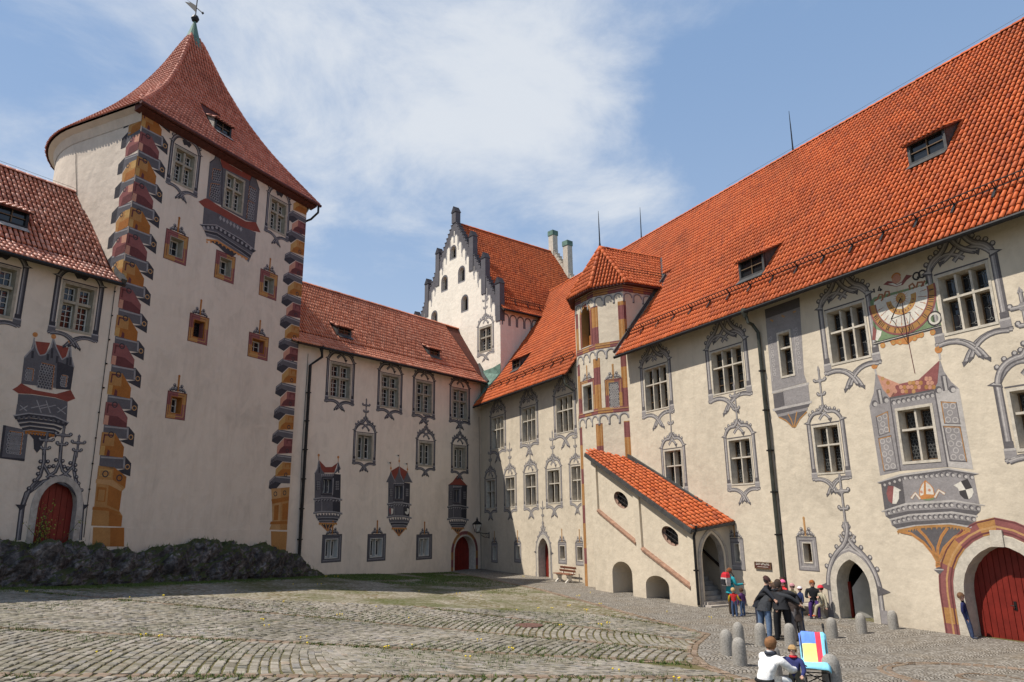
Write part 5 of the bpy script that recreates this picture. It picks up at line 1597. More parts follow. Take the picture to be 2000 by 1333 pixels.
# stairs seen through the arch
innr = MB()
dU = -WQ.n      # inwards
I = lambda u, z, k: WQ.p(u, z, -k)
innr.quad(I(LQ - .02, 0, .3), I(LQ - .02, 0, 6.5), I(LQ - .02, 6, 6.5), I(LQ - .02, 3.1, .3)); innr.quad(I(.22, 0, .3), I(.22, 0, 1.2), I(.22, 3.3, 1.2), I(.22, 2.9, .3))
innr.build('inner_wall', PLASTER, GR_P)
for i in range(11):
	st = MB(); z0 = .17 * (i + 1); zb_ = max(0, z0 - .4)
	a_ = .12 + .27 * i
	st.hexa([I(.23, zb_, a_), I(LQ - .03, zb_, a_), I(LQ - .03, zb_, a_ + .33), I(.23, zb_, a_ + .33), I(.23, z0, a_), I(LQ - .03, z0, a_), I(LQ - .03, z0, a_ + .33), I(.23, z0, a_ + .33)])
	st.build('step', STONE_GREY, GR_P)
for i, (o_, h_, x0) in enumerate(((.55, .09, .22), (.28, .2, .3))):
	st = MB(); st.wbox(WQ, x0, LQ - .02, -.05, h_, -.1, o_); st.build('step', STONE_GREY, GR_P)
hr = MB(); hr.bar(I(LQ - .1, 1.15, .1), I(LQ - .1, 1.15 + 3.2 * .62, 3.3), .07, .09); hr.build('handrail', WOOD_DARK, GR_P)
# =================================================================== back wing between tower and corner
GR_B = thing('castle_wing', 'shaded three-storey back wing with red tiled roof and three painted oriels between tower and corner', 'castle wing', WB.p(-8, 0, -4))
b1 = WB.crop(580, 640, 5.263); b2 = WB.crop(580, 870, 5.263)
upB = [WB.rect([(645.6, 706.5), (686.4, 714.1), (641.8, 775.9), (684.5, 784.4)]), WB.rect([(744.9, 728.4), (780.5, 735), (741.5, 794.9), (779.5, 801.5)]),
	   WB.rect([(812.8, 742.6), (844.5, 747.9), (809.9, 806.3), (844.1, 812)]), WB.rect([(884, 756.9), (913.5, 763.5), (881.5, 816.7), (912.9, 823.4)])]
midB = [WB.rect([(696.3, 845.2), (730.1, 849), (695, 898.5), (726.3, 903.3)]), WB.rect([(817.5, 861.4), (846, 864.2), (817.1, 910.9), (844.1, 912.8)]),
		WB.rect([(885.9, 870.9), (910.6, 872.8), (885, 917.5), (909.7, 919.4)])]
print('B', upB[0], midB[0])
for r in upB:
	window(GR_B, WB, r, 2, .62, depth=.3, border=.12, grid=((2, 2), (2, 4)))
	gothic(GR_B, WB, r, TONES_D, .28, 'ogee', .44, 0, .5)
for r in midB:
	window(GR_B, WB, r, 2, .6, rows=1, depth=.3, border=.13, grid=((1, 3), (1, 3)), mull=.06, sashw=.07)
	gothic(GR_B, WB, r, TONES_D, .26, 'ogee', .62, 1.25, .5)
for o_, i_ in ((((258, 915), (462, 918), (250, 1210), (453, 1200)), ((290, 962), (412, 962), (285, 1168), (425, 1160))),
			   (((725, 912), (915, 910), (718, 1195), (910, 1190)), ((750, 955), (880, 955), (748, 1155), (872, 1150))),
			   (((1228, 915), (1390, 915), (1222, 1178), (1388, 1172)), ((1250, 955), (1358, 952), (1250, 1142), (1352, 1138)))):
	r, o = rct(b2, *i_), rct(b2, *o_)
	window(GR_B, WB, r, 2, .5, rows=1, depth=.3, border=.04, grid=((1, 1), (1, 1)), mull=.05, sashw=.08, stone=SASH)
	square_surround(GR_B, WB, r, o, TONES_D)
# three painted oriels with small real windows
def oriel(parent, W, P, box, win, roof, levels, tones, shields=False, flags=False):
	"""box: x0, x1 (crop px) of the body; levels: y of eaves, first string, second string, corbel start, fringe, tip"""
	mats = list(tones) + [P_ROOF, P_OR, P_WHITE, P_RED, P_BLACK, P_GOLD]
	mb = MB(); r = rct(P, *win)
	mb.clip = r
	x0, x1 = box; ye, ys, y2, yc, yf, yt = levels; xm = (x0 + x1) / 2; w = x1 - x0
	pp_ = lambda pts, off, mi: mb.ppoly(W, [P(*q) for q in pts][::-1], off, mi)
	rb_ = lambda pts, wd, off, mi: mb.ribbon(W, [P(*q) for q in pts], wd, off, mi)
	xa, xb = x0 + w * .27, x1 - w * .30
	pp_([(x0, ye), (xa, ye + 6), (xa, y2 - 4), (x0 - 4, y2)], .004, 0)
	pp_([(xa, ye + 6), (xb, ye + 8), (xb, y2 - 2), (xa, y2 - 4)], .0042, 0)
	pp_([(xb, ye + 8), (x1, ye + 16), (x1 - 6, y2 + 8), (xb, y2 - 2)], .0044, 1)
	rb_([(xa, ye), (xa, y2)], .035, .006, 2); rb_([(xb, ye), (xb, y2)], .03, .006, 1)
	# roof
	if roof == 'two':
		pp_([(x0 + w * .17, ye - 130), (x0 + w * .42, ye - 60), (x0 + w * .66, ye - 62), (x0 + w * .88, ye - 105), (x1 - w * .25, ye - 2), (x0 + w * .28, ye - 2)], .005, 5)
		for a_, s in ((x0 + w * .15, 1), (x0 + w * .90, -1)):
			yt_ = ye - 140 if s > 0 else ye - 120
			pp_([(a_, yt_), (a_ + w * .1, ye - 40), (a_ + w * .17 * s + w * .06, ye + 6), (a_ - w * .17, ye + 10), (a_ - w * .06, ye - 40)], .0065, 0)
			rb_([(a_, yt_), (a_ - w * .05, ye - 45), (a_ - w * .16, ye + 6)], .05, .008, 2); rb_([(a_ + w * .02, ye - 60), (a_ + w * .02, ye)], .09, .008, 1)
			rb_([(a_, yt_ - 36), (a_, yt_ + 10)], .05, .008, 6); c = P(a_, yt_ - 42); mb.disc(W, *c, .085, .0085, 6, 9)
	elif roof == 'three':
		pp_([(x0 + w * .12, ye - 110), (xm, ye - 160), (x1 - w * .1, ye - 100), (x1 - w * .1, ye - 8), (x0 + w * .1, ye - 8)], .005, 5)
		for a_, top in ((x0 + w * .12, ye - 115), (xm - w * .0, ye - 190), (x1 - w * .12, ye - 105)):
			pp_([(a_, top), (a_ + w * .06, ye - 70), (a_ + w * .24, ye + 10), (a_ - w * .22, ye + 6), (a_ - w * .06, ye - 70)], .0065, 0) if a_ != xm else pp_([(a_ - 3, top + 40), (a_ + w * .05, ye - 90), (a_ + w * .26, ye + 8), (a_ - w * .26, ye + 6), (a_ - w * .05, ye - 90)], .007, 0)
			rb_([(a_, top), (a_ + w * .05, ye - 70), (a_ + w * .2, ye)], .04, .0085, 2)
			rb_([(a_, top - 50), (a_, top + 12)], .05, .008, 6); c = P(a_, top - 22); mb.disc(W, *c, .08, .0095, 6, 8)
			if flags:
				pp_([(a_ - 46, top - 88), (a_, top - 84), (a_, top - 58), (a_ - 18, top - 62)], .008, 7); pp_([(a_ - 20, top - 86), (a_, top - 84), (a_, top - 70), (a_ - 14, top - 72)], .0095, 9)
				rb_([(a_, top - 92), (a_, top - 30)], .03, .0095, 6)
	else:
		pp_([(x0 - 2, ye + 4), (x0 + w * .22, ye - 30), (xm - w * .02, ye - 95), (x1 - w * .24, ye - 40), (x1 + 4, ye + 14), (xb, ye + 12), (xa, ye + 6)], .005, 5)
		rb_([(x0 - 2, ye + 4), (xa, ye + 4), (xb, ye + 6), (x1 + 4, ye + 14)], .05, .007, 1)
	# string courses, arched friezes
	for y, sp in ((ys, 14), (y2, 16)):
		rb_([(x0 - sp, y + 4), (xa - 4, y - 8), (xb + 4, y - 6), (x1 + sp, y + 10)], .075, .0085, 2); rb_([(x0 - sp, y + 12), (xa - 4, y), (xb + 4, y + 2), (x1 + sp, y + 18)], .06, .008, 1)
		for i in range(9):
			x = x0 + w * (.05 + .1125 * i); c = P(x, y + 24 - (8 if .27 < (x - x0) / w < .72 else 0)); mb.disc(W, *c, .07, .009, 2, 7); c2 = P(x + 3, y + 30 - (8 if .27 < (x - x0) / w < .72 else 0)); mb.disc(W, *c2, .05, .0105, 1, 6)
	for i in range(7):
		c = P(xa + (xb - xa) * i / 6, ye + 20); mb.disc(W, *c, .055, .0085, 2, 6)
	# stepped corbel
	n_ = 3; yy = y2 + 34
	st = (yf - yy) / n_
	ins = 0
	for i in range(n_):
		i0, i1 = w * (.02 + .06 * i), w * (.06 + .065 * i)
		pp_([(x0 + i0, yy + st * i), (xa, yy + st * i - 6), (xb, yy + st * i - 6), (x1 - i0, yy + st * i + 4), (x1 - i1, yy + st * (i + 1) + 4), (xb, yy + st * (i + 1) - 4), (xa, yy + st * (i + 1) - 4), (x0 + i1, yy + st * (i + 1))], .005, 1 if i % 2 else 0)
		rb_([(x0 + i1 - 4, yy + st * (i + 1)), (xa, yy + st * (i + 1) - 4), (xb, yy + st * (i + 1) - 4), (x1 - i1 + 4, yy + st * (i + 1) + 4)], .04, .008, 2)
	pp_([(x0 + w * .2, yf), (x1 - w * .2, yf + 2), (x1 - w * .34, yf + (yt - yf) * .4), (xm + w * .03, yt), (xm - w * .05, yt), (x0 + w * .34, yf + (yt - yf) * .4)], .006, 1)
	for q in ((.18, .3), (.4, .42), (.6, .55), (.82, .7)):
		rb_([(x0 + w * q[0], yf + 2), (x0 + w * (q[0] * .55 + .22), yf + (yt - yf) * .45), (xm - w * .01, yt - 2)], .06, .0085, 6)
	rb_([(x0 + w * .15, yf + 2), (x1 - w * .15, yf + 4)], .07, .009, 6)
	for i in range(9): c = P(x0 + w * (.17 + .083 * i), yf + 14); mb.disc(W, *c, .05, .0095, 10, 5)
	# blind lattice lights on the cheeks, frame of the real window
	for xc in (x0 + w * .13, x1 - w * .14):
		y0, y1 = ye + (ys - ye) * .3, ye + (ys - ye) * .68
		pp_([(xc - w * .085, y0), (xc + w * .085, y0), (xc + w * .08, y1), (xc - w * .085, y1)], .007, 1)
		for i in range(4):
			for j in range(2):
				c = P(xc + w * (.035 - .065 * j), y0 + (y1 - y0) * (.14 + .24 * i)); mb.ring(W, *c, .03, .055, .0085, 2, 6)
	u0, u1, z0, z1 = r
	for (p0, p1) in (((u0 - .06, z0 - .1), (u0 - .06, z1 + .06)), ((u0 - .09, z1 + .06), (u1 + .1, z1 + .06)), ((u1 + .05, z0 - .1), (u1 + .05, z1 + .06)), ((u0 - .1, z0 - .08), (u1 + .1, z0 - .08))):
		mb.ribbon(W, [p0, p1], .07, .0085, 1 if p0[0] < u0 else 2)
	if shields:
		for s, xc, cs in ((-1, x0 + w * .13, (8, 7)), (1, x1 - w * .14, (9, 7))):
			yc_ = (ys + y2) / 2 + 14
			pp_([(xc - w * .1, yc_ - 30), (xc, yc_ - 34), (xc, yc_ + 32), (xc - w * .08, yc_ + 18)], .009, cs[0]); pp_([(xc, yc_ - 34), (xc + w * .1, yc_ - 26), (xc + w * .08, yc_ + 20), (xc, yc_ + 32)], .009, cs[1])
			if s > 0: pp_([(xc, yc_ - 34), (xc + w * .1, yc_ - 26), (xc + w * .1, yc_), (xc, yc_)], .0105, 7); pp_([(xc - w * .1, yc_), (xc, yc_), (xc, yc_ + 32), (xc - w * .08, yc_ + 18)], .0105, 7)
	window(parent, W, r, 2, .5, rows=1, depth=.28, border=.03, grid=((1, 2), (1, 2)), mull=.04, sashw=.055, stone=G_MID)
	return mb.build('painted_oriel', mats, parent)
oriel(GR_B, WB, b2, (183, 450), ((265, 345), (352, 345), (260, 492), (372, 498)), 'two', (285, 548, 690, 800, 800, 885), TONES_D)
oriel(GR_B, WB, b2, (938, 1162), ((1005, 415), (1076, 415), (1003, 552), (1100, 556)), 'three', (375, 600, 735, 850, 850, 935), TONES_D, True, True)
oriel(GR_B, WB, b2, (1557, 1748), ((1610, 455), (1668, 455), (1612, 583), (1672, 588)), 'one', (405, 628, 755, 848, 848, 912), TONES_D)
# arched red door with marbled band
a = b2(1618, 1285); b = b2(1828, 1282); s_ = b2(1622, 1100); ap_ = b2(1712, 935)
dB = (a[0], b[0], a[1] - .3, s_[1], ap_[1])
hole(WB, (dB[0], dB[1], dB[2], dB[4]))
_, AB = doorway(GR_B, WB, *dB, 'pointed', .62, .1, STONE_PALE, proud=.012)
plank_door(GR_B, WB, AB, .58, DOOR_RED, 7)
mb = MB(); B0, B1 = grow(AB, .11), grow(AB, .36)
for k in range(len(B0) - 1):
	if k in (0, len(B0) - 2):
		for j in range(3):
			f = lambda Pq, t: (Pq[k][0] + (Pq[k + 1][0] - Pq[k][0]) * t, Pq[k][1] + (Pq[k + 1][1] - Pq[k][1]) * t)
			mb.poly([WB.p(*f(B0, j / 3), .006), WB.p(*f(B0, (j + 1) / 3), .006), WB.p(*f(B1, (j + 1) / 3), .006), WB.p(*f(B1, j / 3), .006)], (j + 1) % 2)
	else: mb.poly([WB.p(*B0[k], .006), WB.p(*B0[k + 1], .006), WB.p(*B1[k + 1], .006), WB.p(*B1[k], .006)], (k // 3) % 2)
mb.ribbon(WB, grow(AB, .24), .04, .0075, 2)
mb.build('painted_surround', [P_RED, P_OCHRE, P_RED_D], GR_B)
ovB = .55
zeB = (WB.uz(604.7, 671.4, ovB)[1] + WB.uz(949.6, 748.3, ovB)[1]) / 2
SB = Slope(WB, zeB, ovB, 52, 1.1, 40)
tB = slope_hit(SB, 700, 586)[1]
uBr = [slope_hit(SB, 912, 648)[0], WB.uz(951, 749, ovB)[0]]
print('B eaves', zeB, tB, 'right edge', uBr)
w = MB(); uB0 = -17.2
wall_panel(w, WB, uB0, .0, -.4, zeB + .42, HOLES[id(WB)]); spandrels(w, WB, dB[0], dB[1], dB[3], dB[4], 'pointed', n=14)
dB_ = 2 * (SB.run_rise(tB)[0] - ovB)
w.quad(WB.p(uB0, 0, -dB_), WB.p(4, 0, -dB_), WB.p(4, zeB, -dB_), WB.p(uB0, zeB, -dB_))
w.build('wall', PLASTER_B, GR_B)
bk = MB(); wall_panel(bk, WB, uB0, -.3, -.2, zeB + .3, [], -.75); bk.build('inner_wall', DARK, GR_B)
def uB1(t): return uBr[1] + (uBr[0] - uBr[1]) * t / tB
DB = []
for (x, y) in ((672, 657), (848, 697)):
	u, t = slope_hit(SB, x, y); DB.append((u, t, 1.15, .62))
print('DB', DB)
rf = MB()
for t0_, t1_ in ((0, SB.s0), (SB.s0, tB)): poly_slope(rf, SB, [(uB0 - .5, t0_), (uB1(t0_), t0_), (uB1(t1_), t1_), (uB0 - .5, t1_)])
roofB = rf.build('roof', PAN_L, GR_B)
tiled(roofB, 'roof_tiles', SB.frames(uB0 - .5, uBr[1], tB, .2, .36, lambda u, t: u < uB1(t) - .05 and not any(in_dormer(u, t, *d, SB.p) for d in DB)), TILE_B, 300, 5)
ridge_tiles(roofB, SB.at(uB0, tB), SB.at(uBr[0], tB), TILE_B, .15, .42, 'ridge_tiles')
rb = MB(); rb.quad(SB.at(uB0, tB, -.03), SB.at(uBr[0], tB, -.03), WB.p(uBr[0], zeB, -dB_ - ovB), WB.p(uB0, zeB, -dB_ - ovB)); rb.build('rear_roof', PAN_L, GR_B)
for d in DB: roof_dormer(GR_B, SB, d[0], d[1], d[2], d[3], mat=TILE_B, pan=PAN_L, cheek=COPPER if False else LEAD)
eaves_board(GR_B, SB, uB0, -.2); gutter(GR_B, SB, -15.6, uBr[1] - .1, COPPER if False else METAL)
fl = MB()
for i in range(12):
	ta_, tb_ = tB * i / 12, tB * (i + 1) / 12
	fl.bar(SB.at(uB1(ta_) + .06, ta_, .1), SB.at(uB1(tb_) + .06, tb_, .1), .16, .22, SB.normal(tb_))
fl.build('flashing', LEAD, GR_B)
# copper valley between the two wings
vl = MB()
vA, vB_ = SB.at(uBr[1] + .05, 0, .02), SR.at(.25, 0, .02)
vt = WG.p(-.1, WR.uz(978, 730)[1] * 0 + 14.5, .08)
vC = SB.at(uB1(1.6), 1.6, .05); vD = SR.at(left_R(1.87) + .1, 1.87 / cosR, .04)
vl.quad(vA, vB_, vD, vC); vl.quad(vC, vD, WG.p(.05, 15.2, .05), WG.p(-.9, 15.0, .06)); vl.bar(vB_ + Vector((0, 0, .05)), vD + Vector((0, 0, .05)), .12, .14)
vl.build('valley_flashing', COPPER, GR_B)
q = WB.uz(597, 715, .1); qb = WB.uz(583, 1095, .12)
downpipe(GR_B, WB, [(-15.55, zeB - .1, .5), (-15.45, zeB - .6, .45), (WB.uz(606, 712, .12)[0], zeB - 1.15, .14), (WB.uz(606, 712, .12)[0] - .02, .9, .14)], METAL, .085)
cb = MB(); cb.tube([WB.p(*b1(112, 270), .03), WB.p(*b1(45, 1333), .03), WB.p(*b2(10, 1180), .03)], .014, 4); cb.tube([WB.p(*b1(1868, 920), .03), WB.p(*b2(1890, 1270), .03)], .014, 4); cb.build('lightning_wire', METAL, GR_B)

# =================================================================== left wing
GR_L = thing('castle_wing', 'shaded left wing with old red tiles, arched red door and dark painted oriel beside tower', 'castle wing', WL.p(-4, 0, -4))
l1 = WL.crop(0, 540, 5); l2 = WL.crop(0, 790, 5); l0 = WL.crop(0, 300, 5)
rL1 = rct(l1, (612, 42), (948, 118), (552, 505), (890, 590))
rL0 = rct(l0, (205, 1095), (205, 1095), (125, 1600), (125, 1600)); wl_ = rL1[1] - rL1[0]
rL0 = (rL0[1] - wl_, rL0[1], rL1[2], rL1[3])
print('L', rL0, rL1)
for r in (rL0, rL1, (rL0[0] - 3.2, rL0[1] - 3.2, rL0[2], rL0[3])):
	window(GR_L, WL, r, 2, .62, depth=.3, border=.11, grid=((2, 2), (2, 4)))
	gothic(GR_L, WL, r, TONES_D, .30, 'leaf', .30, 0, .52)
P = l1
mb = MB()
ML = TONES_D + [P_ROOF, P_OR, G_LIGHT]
def pl_(pts, off, mi, fn=None): mb.ppoly(WL, [(fn or P)(*q) for q in pts][::-1], off, mi)
def rl_(pts, wd, off, mi, fn=None): mb.ribbon(WL, [(fn or P)(*q) for q in pts], wd, off, mi)
pl_([(345, 635), (490, 650), (445, 760), (380, 775)], .004, 5); pl_([(545, 665), (670, 700), (640, 800), (590, 815)], .004, 5)
pl_([(235, 795), (300, 720), (335, 600), (350, 690), (385, 775), (440, 760), (490, 690), (520, 590), (545, 700), (600, 815), (650, 790), (688, 650), (695, 790), (722, 890), (690, 1110), (205, 1050)], .005, 0)
pl_([(560, 830), (722, 890), (690, 1110), (545, 1100)], .0058, 1)
for pts in ([(335, 600), (320, 700), (235, 795)], [(335, 640), (350, 700), (385, 775)], [(520, 600), (500, 690), (440, 765), (385, 775)], [(520, 600), (550, 700), (605, 815)], [(688, 660), (660, 780), (605, 815)], [(688, 660), (695, 790), (722, 890)]): rl_(pts, .05, .0075, 2)
for x, y in ((343, 570), (523, 590), (688, 642)): c = P(x, y); mb.disc(WL, *c, .10, .008, 6, 9)
for x, y0, y1 in ((320, 730, 800), (470, 760, 820), (510, 700, 800), (560, 780, 850), (660, 800, 870), (690, 790, 870)): rl_([(x, y0), (x - 6, y1)], .09, .0075, 1)
def lat(pts, nx, ny):
	a_, b_, c_, d_ = [P(*q) for q in pts]
	mb.ppoly(WL, [a_, b_, c_, d_][::-1], .0075, 1)
	for j in range(ny):
		for i in range(nx):
			f, g = (i + (.35 if j % 2 else .7)) / nx, (j + .5) / ny
			u_ = (a_[0] * (1 - f) + b_[0] * f) * (1 - g) + (d_[0] * (1 - f) + c_[0] * f) * g; z_ = (a_[1] * (1 - f) + b_[1] * f) * (1 - g) + (d_[1] * (1 - f) + c_[1] * f) * g
			mb.ring(WL, u_, z_, .05, .078, .009, 2, 7)
	rl_([pts[0], pts[1]], .03, .010, 4); rl_([pts[1], pts[2]], .03, .010, 4)
lat([(405, 845), (530, 875), (505, 1110), (365, 1085)], 5, 10); lat([(262, 898), (328, 908), (315, 1020), (250, 1010)], 3, 6); lat([(605, 965), (655, 975), (640, 1080), (595, 1070)], 3, 5)
pl_([(120, 1105), (165, 1080), (205, 1045), (330, 1110), (545, 1150), (690, 1110), (735, 1195), (660, 1225), (540, 1185), (310, 1150), (180, 1145)], .0065, 5)
pl_([(178, 1150), (300, 1155), (540, 1190), (660, 1225), (655, 1345), (530, 1340), (285, 1335), (160, 1345)], .005, 0)
P = l2
pl_([(165, 0), (285, 0), (530, 0), (660, 0), (650, 170), (530, 120), (280, 90), (150, 110)], .0052, 0)
pl_([(130, 110), (280, 85), (535, 118), (672, 180), (640, 220), (530, 160), (280, 130), (150, 150)], .0075, 1); rl_([(130, 112), (280, 88), (535, 120), (672, 182)], .05, .009, 2)
for y, i0, i1 in ((150, 160, 640), (190, 180, 610), (230, 210, 585), (262, 240, 560)):
	pl_([(i0, y), (290, y - 15), (530, y + 15), (i1, y + 45), (i1 - 25, y + 72), (525, y + 45), (295, y + 20), (i0 + 20, y + 35)], .006 + y * .000005, 1 if y % 80 else 0)
	rl_([(i0 + 15, y + 30), (295, y + 18), (525, y + 43), (i1 - 22, y + 70)], .03, .0085, 7)
rl_([(245, 265), (330, 265), (430, 278), (520, 305), (548, 285)], .07, .009, 4)
for i in range(10): c = P(255 + i * 29, 280 + i * 3.5); mb.disc(WL, *c, .05, .0095, 4, 5)
pl_([(270, 275), (520, 310), (430, 360), (395, 430), (330, 430), (325, 340)], .006, 1); pl_([(325, 430), (400, 430), (360, 475)], .0075, 1)
for i in range(10): c = P(185 + i * 48, 115 + (i - 3 if i > 3 else 3 - i) * 6 + i * 3); mb.disc(WL, *c, .06, .0095, 0, 6)
# star tracery panels of the parapet
for cx, cy in ((380, 20), (470, 25)):
	c = P(cx, cy)
	for k in range(4):
		t = k * math.pi / 2 + .4; mb.ribbon(WL, [c, (c[0] + .3 * math.cos(t), c[1] + .26 * math.sin(t))], .035, .0075, 7)
for a_, b_ in (((190, 60), (270, 15)), ((195, 10), (260, 65)), ((560, 80), (650, 20)), ((560, 30), (640, 95))): rl_([a_, b_], .035, .0075, 7)
# blind painted window at the far left
pl_([(45, 205), (275, 255), (240, 545), (5, 520)], .0035, 0); rl_([(45, 205), (5, 520), (240, 545)], .1, .005, 1)
P = l2
def lat2(): lat([(90, 262), (222, 280), (195, 490), (65, 472)], 6, 9)
lat2()
mb.build('painted_oriel', ML, GR_L)['label'] = 'dark painted oriel with red roof above the left door'
# arched red door with three-spired painted crown
a = l2(258, 1330); b = l2(745, 1330); s_ = l2(300, 1010); ap_ = l2(515, 780)
dL = (a[0] + .22, b[0] - .16, l2(400, 1345)[1] - .3, s_[1], ap_[1] + .1)
print('door L', dL)
hole(WL, (dL[0], dL[1], dL[2], dL[4]))
_, AL = doorway(GR_L, WL, *dL, 'round', .35, .24, STONE_GREY)
plank_door(GR_L, WL, AL, .32, DOOR_RED, 6)
mb = MB(); P = l2
def rr_(pts, w_, o_=.005): rib(mb, WL, [P(*q) for q in pts], w_, o_)
rr_([(175, 1330), (215, 1010), (260, 870), (390, 770), (540, 735), (690, 800), (770, 900), (800, 1000), (775, 1330)], .2, .004)
rr_([(225, 985), (290, 830), (390, 700), (430, 560), (430, 430)], .15, .007); rr_([(800, 985), (780, 860), (735, 720), (715, 600), (745, 450)], .15, .0075)
rr_([(430, 600), (480, 690), (590, 720), (690, 800), (750, 880)], .13, .009); rr_([(715, 600), (640, 680), (540, 730), (420, 750), (330, 830)], .13, .0095)
rr_([(450, 720), (540, 660), (585, 560), (595, 400)], .14, .010); rr_([(690, 720), (610, 650), (580, 540)], .13, .0105)
for x, y, k in ((430, 500, .95), (592, 470, 1.1), (745, 520, .95)): c = P(x, y); fleuron(mb, WL, c[0], c[1], 1.0 * k, k, .013)
for x, y in ((395, 560), (385, 620), (370, 680), (335, 745), (280, 822), (480, 610), (520, 605), (545, 545), (610, 555), (625, 610), (660, 625), (735, 595), (735, 645), (745, 712), (765, 775), (795, 840), (465, 560), (685, 575)):
	c = P(x, y); mb.disc(WL, *c, .085, .012, 1, 8); mb.disc(WL, c[0] + .01, c[1] + .015, .04, .0135, 2, 6)
for x, s in ((205, 1), (820, -1)):
	c = P(x, 985); mb.ppoly(WL, [(c[0] - .2, c[1] + .02), (c[0] + .2, c[1] + .02), (c[0], c[1] - .2)][::-1], .012, 1)
mb.build('painted_surround', TONES_D, GR_L)
ovL = .5
zeL = (WL.uz(235, 552, ovL)[1] + WL.uz(0, 489, ovL)[1]) / 2
SL = Slope(WL, zeL, ovL, 52, 1.3, 36)
tL = slope_hit(SL, 90, 358)[1]
vr = [(slope_hit(SL, *q)) for q in ((178, 390), (205, 470), (222, 515))]
print('L eaves', zeL, tL, vr)
LBd = [(0, WL.uz(238, 550, ovL)[0])] + [(max(.4, t), u) for u, t in reversed(vr)]
LBd.sort()
def uL1(t):
	for (a_, u_), (b_, v_) in zip(LBd[:-1], LBd[1:]):
		if t <= b_: return u_ + (v_ - u_) * (t - a_) / max(1e-6, b_ - a_)
	return LBd[-1][1]
w = MB(); uL0 = -24
wall_panel(w, WL, uL0, 0, -.2, zeL + .3, HOLES[id(WL)]); spandrels(w, WL, dL[0], dL[1], dL[3], dL[4], 'round', n=14)
dL_ = 2 * (SL.run_rise(tL)[0] - ovL)
w.quad(WL.p(uL0, 0, -dL_), WL.p(-2, 0, -dL_), WL.p(-2, zeL, -dL_), WL.p(uL0, zeL, -dL_)); w.quad(WL.p(uL0, -.2, 0), WL.p(uL0, -.2, -dL_), WL.p(uL0, zeL, -dL_), WL.p(uL0, zeL, 0)); w.poly([WL.p(uL0, zeL, 0), WL.p(uL0, zeL, -dL_), WL.p(uL0, SL.at(0, tL).z, -dL_ / 2)])
w.build('wall', PLASTER_T, GR_L)
bk = MB(); wall_panel(bk, WL, uL0, -.2, -.2, zeL + .3, [], -.7); bk.build('inner_wall', DARK, GR_L)
u, t = slope_hit(SL, 28, 442); DL = [(u - .15, t, 1.25, .8)]
rf = MB()
for t0_, t1_ in ((0, .8), (.8, SL.s0), (SL.s0, tL * .5), (tL * .5, tL)): poly_slope(rf, SL, [(uL0, t0_), (uL1(t0_), t0_), (uL1(t1_), t1_), (uL0, t1_)])
roofL = rf.build('roof', PAN_L, GR_L)
tiled(roofL, 'roof_tiles', SL.frames(uL0, uL1(0), tL, .2, .375, lambda u, t: u < uL1(t) - .02 and not any(in_dormer(u, t, *d, SL.p) for d in DL)), TILE_L, 300, 9)
ridge_tiles(roofL, SL.at(uL0, tL), SL.at(uL1(tL), tL), TILE_L, .15, .42, 'ridge_tiles')
rb = MB(); rb.quad(SL.at(uL0, tL, -.03), SL.at(uL1(tL), tL, -.03), WL.p(uL1(tL), zeL, -dL_ - ovL), WL.p(uL0, zeL, -dL_ - ovL)); rb.build('rear_roof', PAN_L, GR_L)
for d in DL: roof_dormer(GR_L, SL, *d, mat=TILE_L, pan=PAN_L, cheek=STONE_GREY, frame=METAL)
eaves_board(GR_L, SL, uL0, -.05, WOOD_DARK); gutter(GR_L, SL, uL0, uL1(0) - .02, METAL)
fl = MB(); k = 14
for i in range(k):
	a_, b_ = tL * i / k, tL * (i + 1) / k
	fl.bar(SL.at(uL1(a_) + .05, a_, .1), SL.at(uL1(b_) + .05, b_, .1), .24, .2, SL.normal(b_))
fl.build('flashing', LEAD, GR_L)
cb = MB(); cb.tube([WL.p(*l1(1122, 100), .03), WL.p(*l2(835, 1110), .03), WL.p(*l2(815, 1300), .03)], .014, 4)
for i in range(9): c = l1(1118 - i * 27, 150 + i * 235) if i < 5 else l2(963 - (i - 5) * 31, 80 + (i - 5) * 250); cb.wbox(WL, c[0] - .025, c[0] + .025, c[1] - .03, c[1] + .03, 0, .06)
cb.tube([SL.at(uL0, tL) + Vector((0, 0, .26)), SL.at(uL1(tL), tL) + Vector((0, 0, .26))], .008, 3)
cb.build('lightning_wire', METAL, GR_L)
# =================================================================== gate tower
GR_T = thing('castle_tower', 'tall cream tower with round back, concave red tiled roof and ochre and oxblood corner blocks', 'tower', WT.p(TW / 2, 1.5, -5))
f1 = WT.crop(300, 260, 5.553); f2 = WT.crop(300, 480, 5.553); f3 = WT.crop(300, 700, 5.553); f4 = WT.crop(0, 540, 5); f5 = WT.crop(0, 790, 5); f6 = WT.crop(0, 300, 5); f7 = WT.crop(200, 0, 4.348)
rT = [WT.rect([(341.8, 285.2), (384.6, 303.2), (333.3, 352.7), (377.4, 375.3)]), WT.rect([(442.3, 334.7), (479.2, 353.6), (433.3, 403.2), (472.9, 423)]), WT.rect([(527.8, 384.3), (561.1, 398.7), (523.3, 447.3), (557.5, 462.6)])]
for i, r in enumerate(rT):
	window(GR_T, WT, r, 2, .62, depth=.28, border=.12, grid=((2, 2), (2, 4)))
	if i != 1: gothic(GR_T, WT, r, TONES_D, .26, 'leaf', .42, 0, .6)
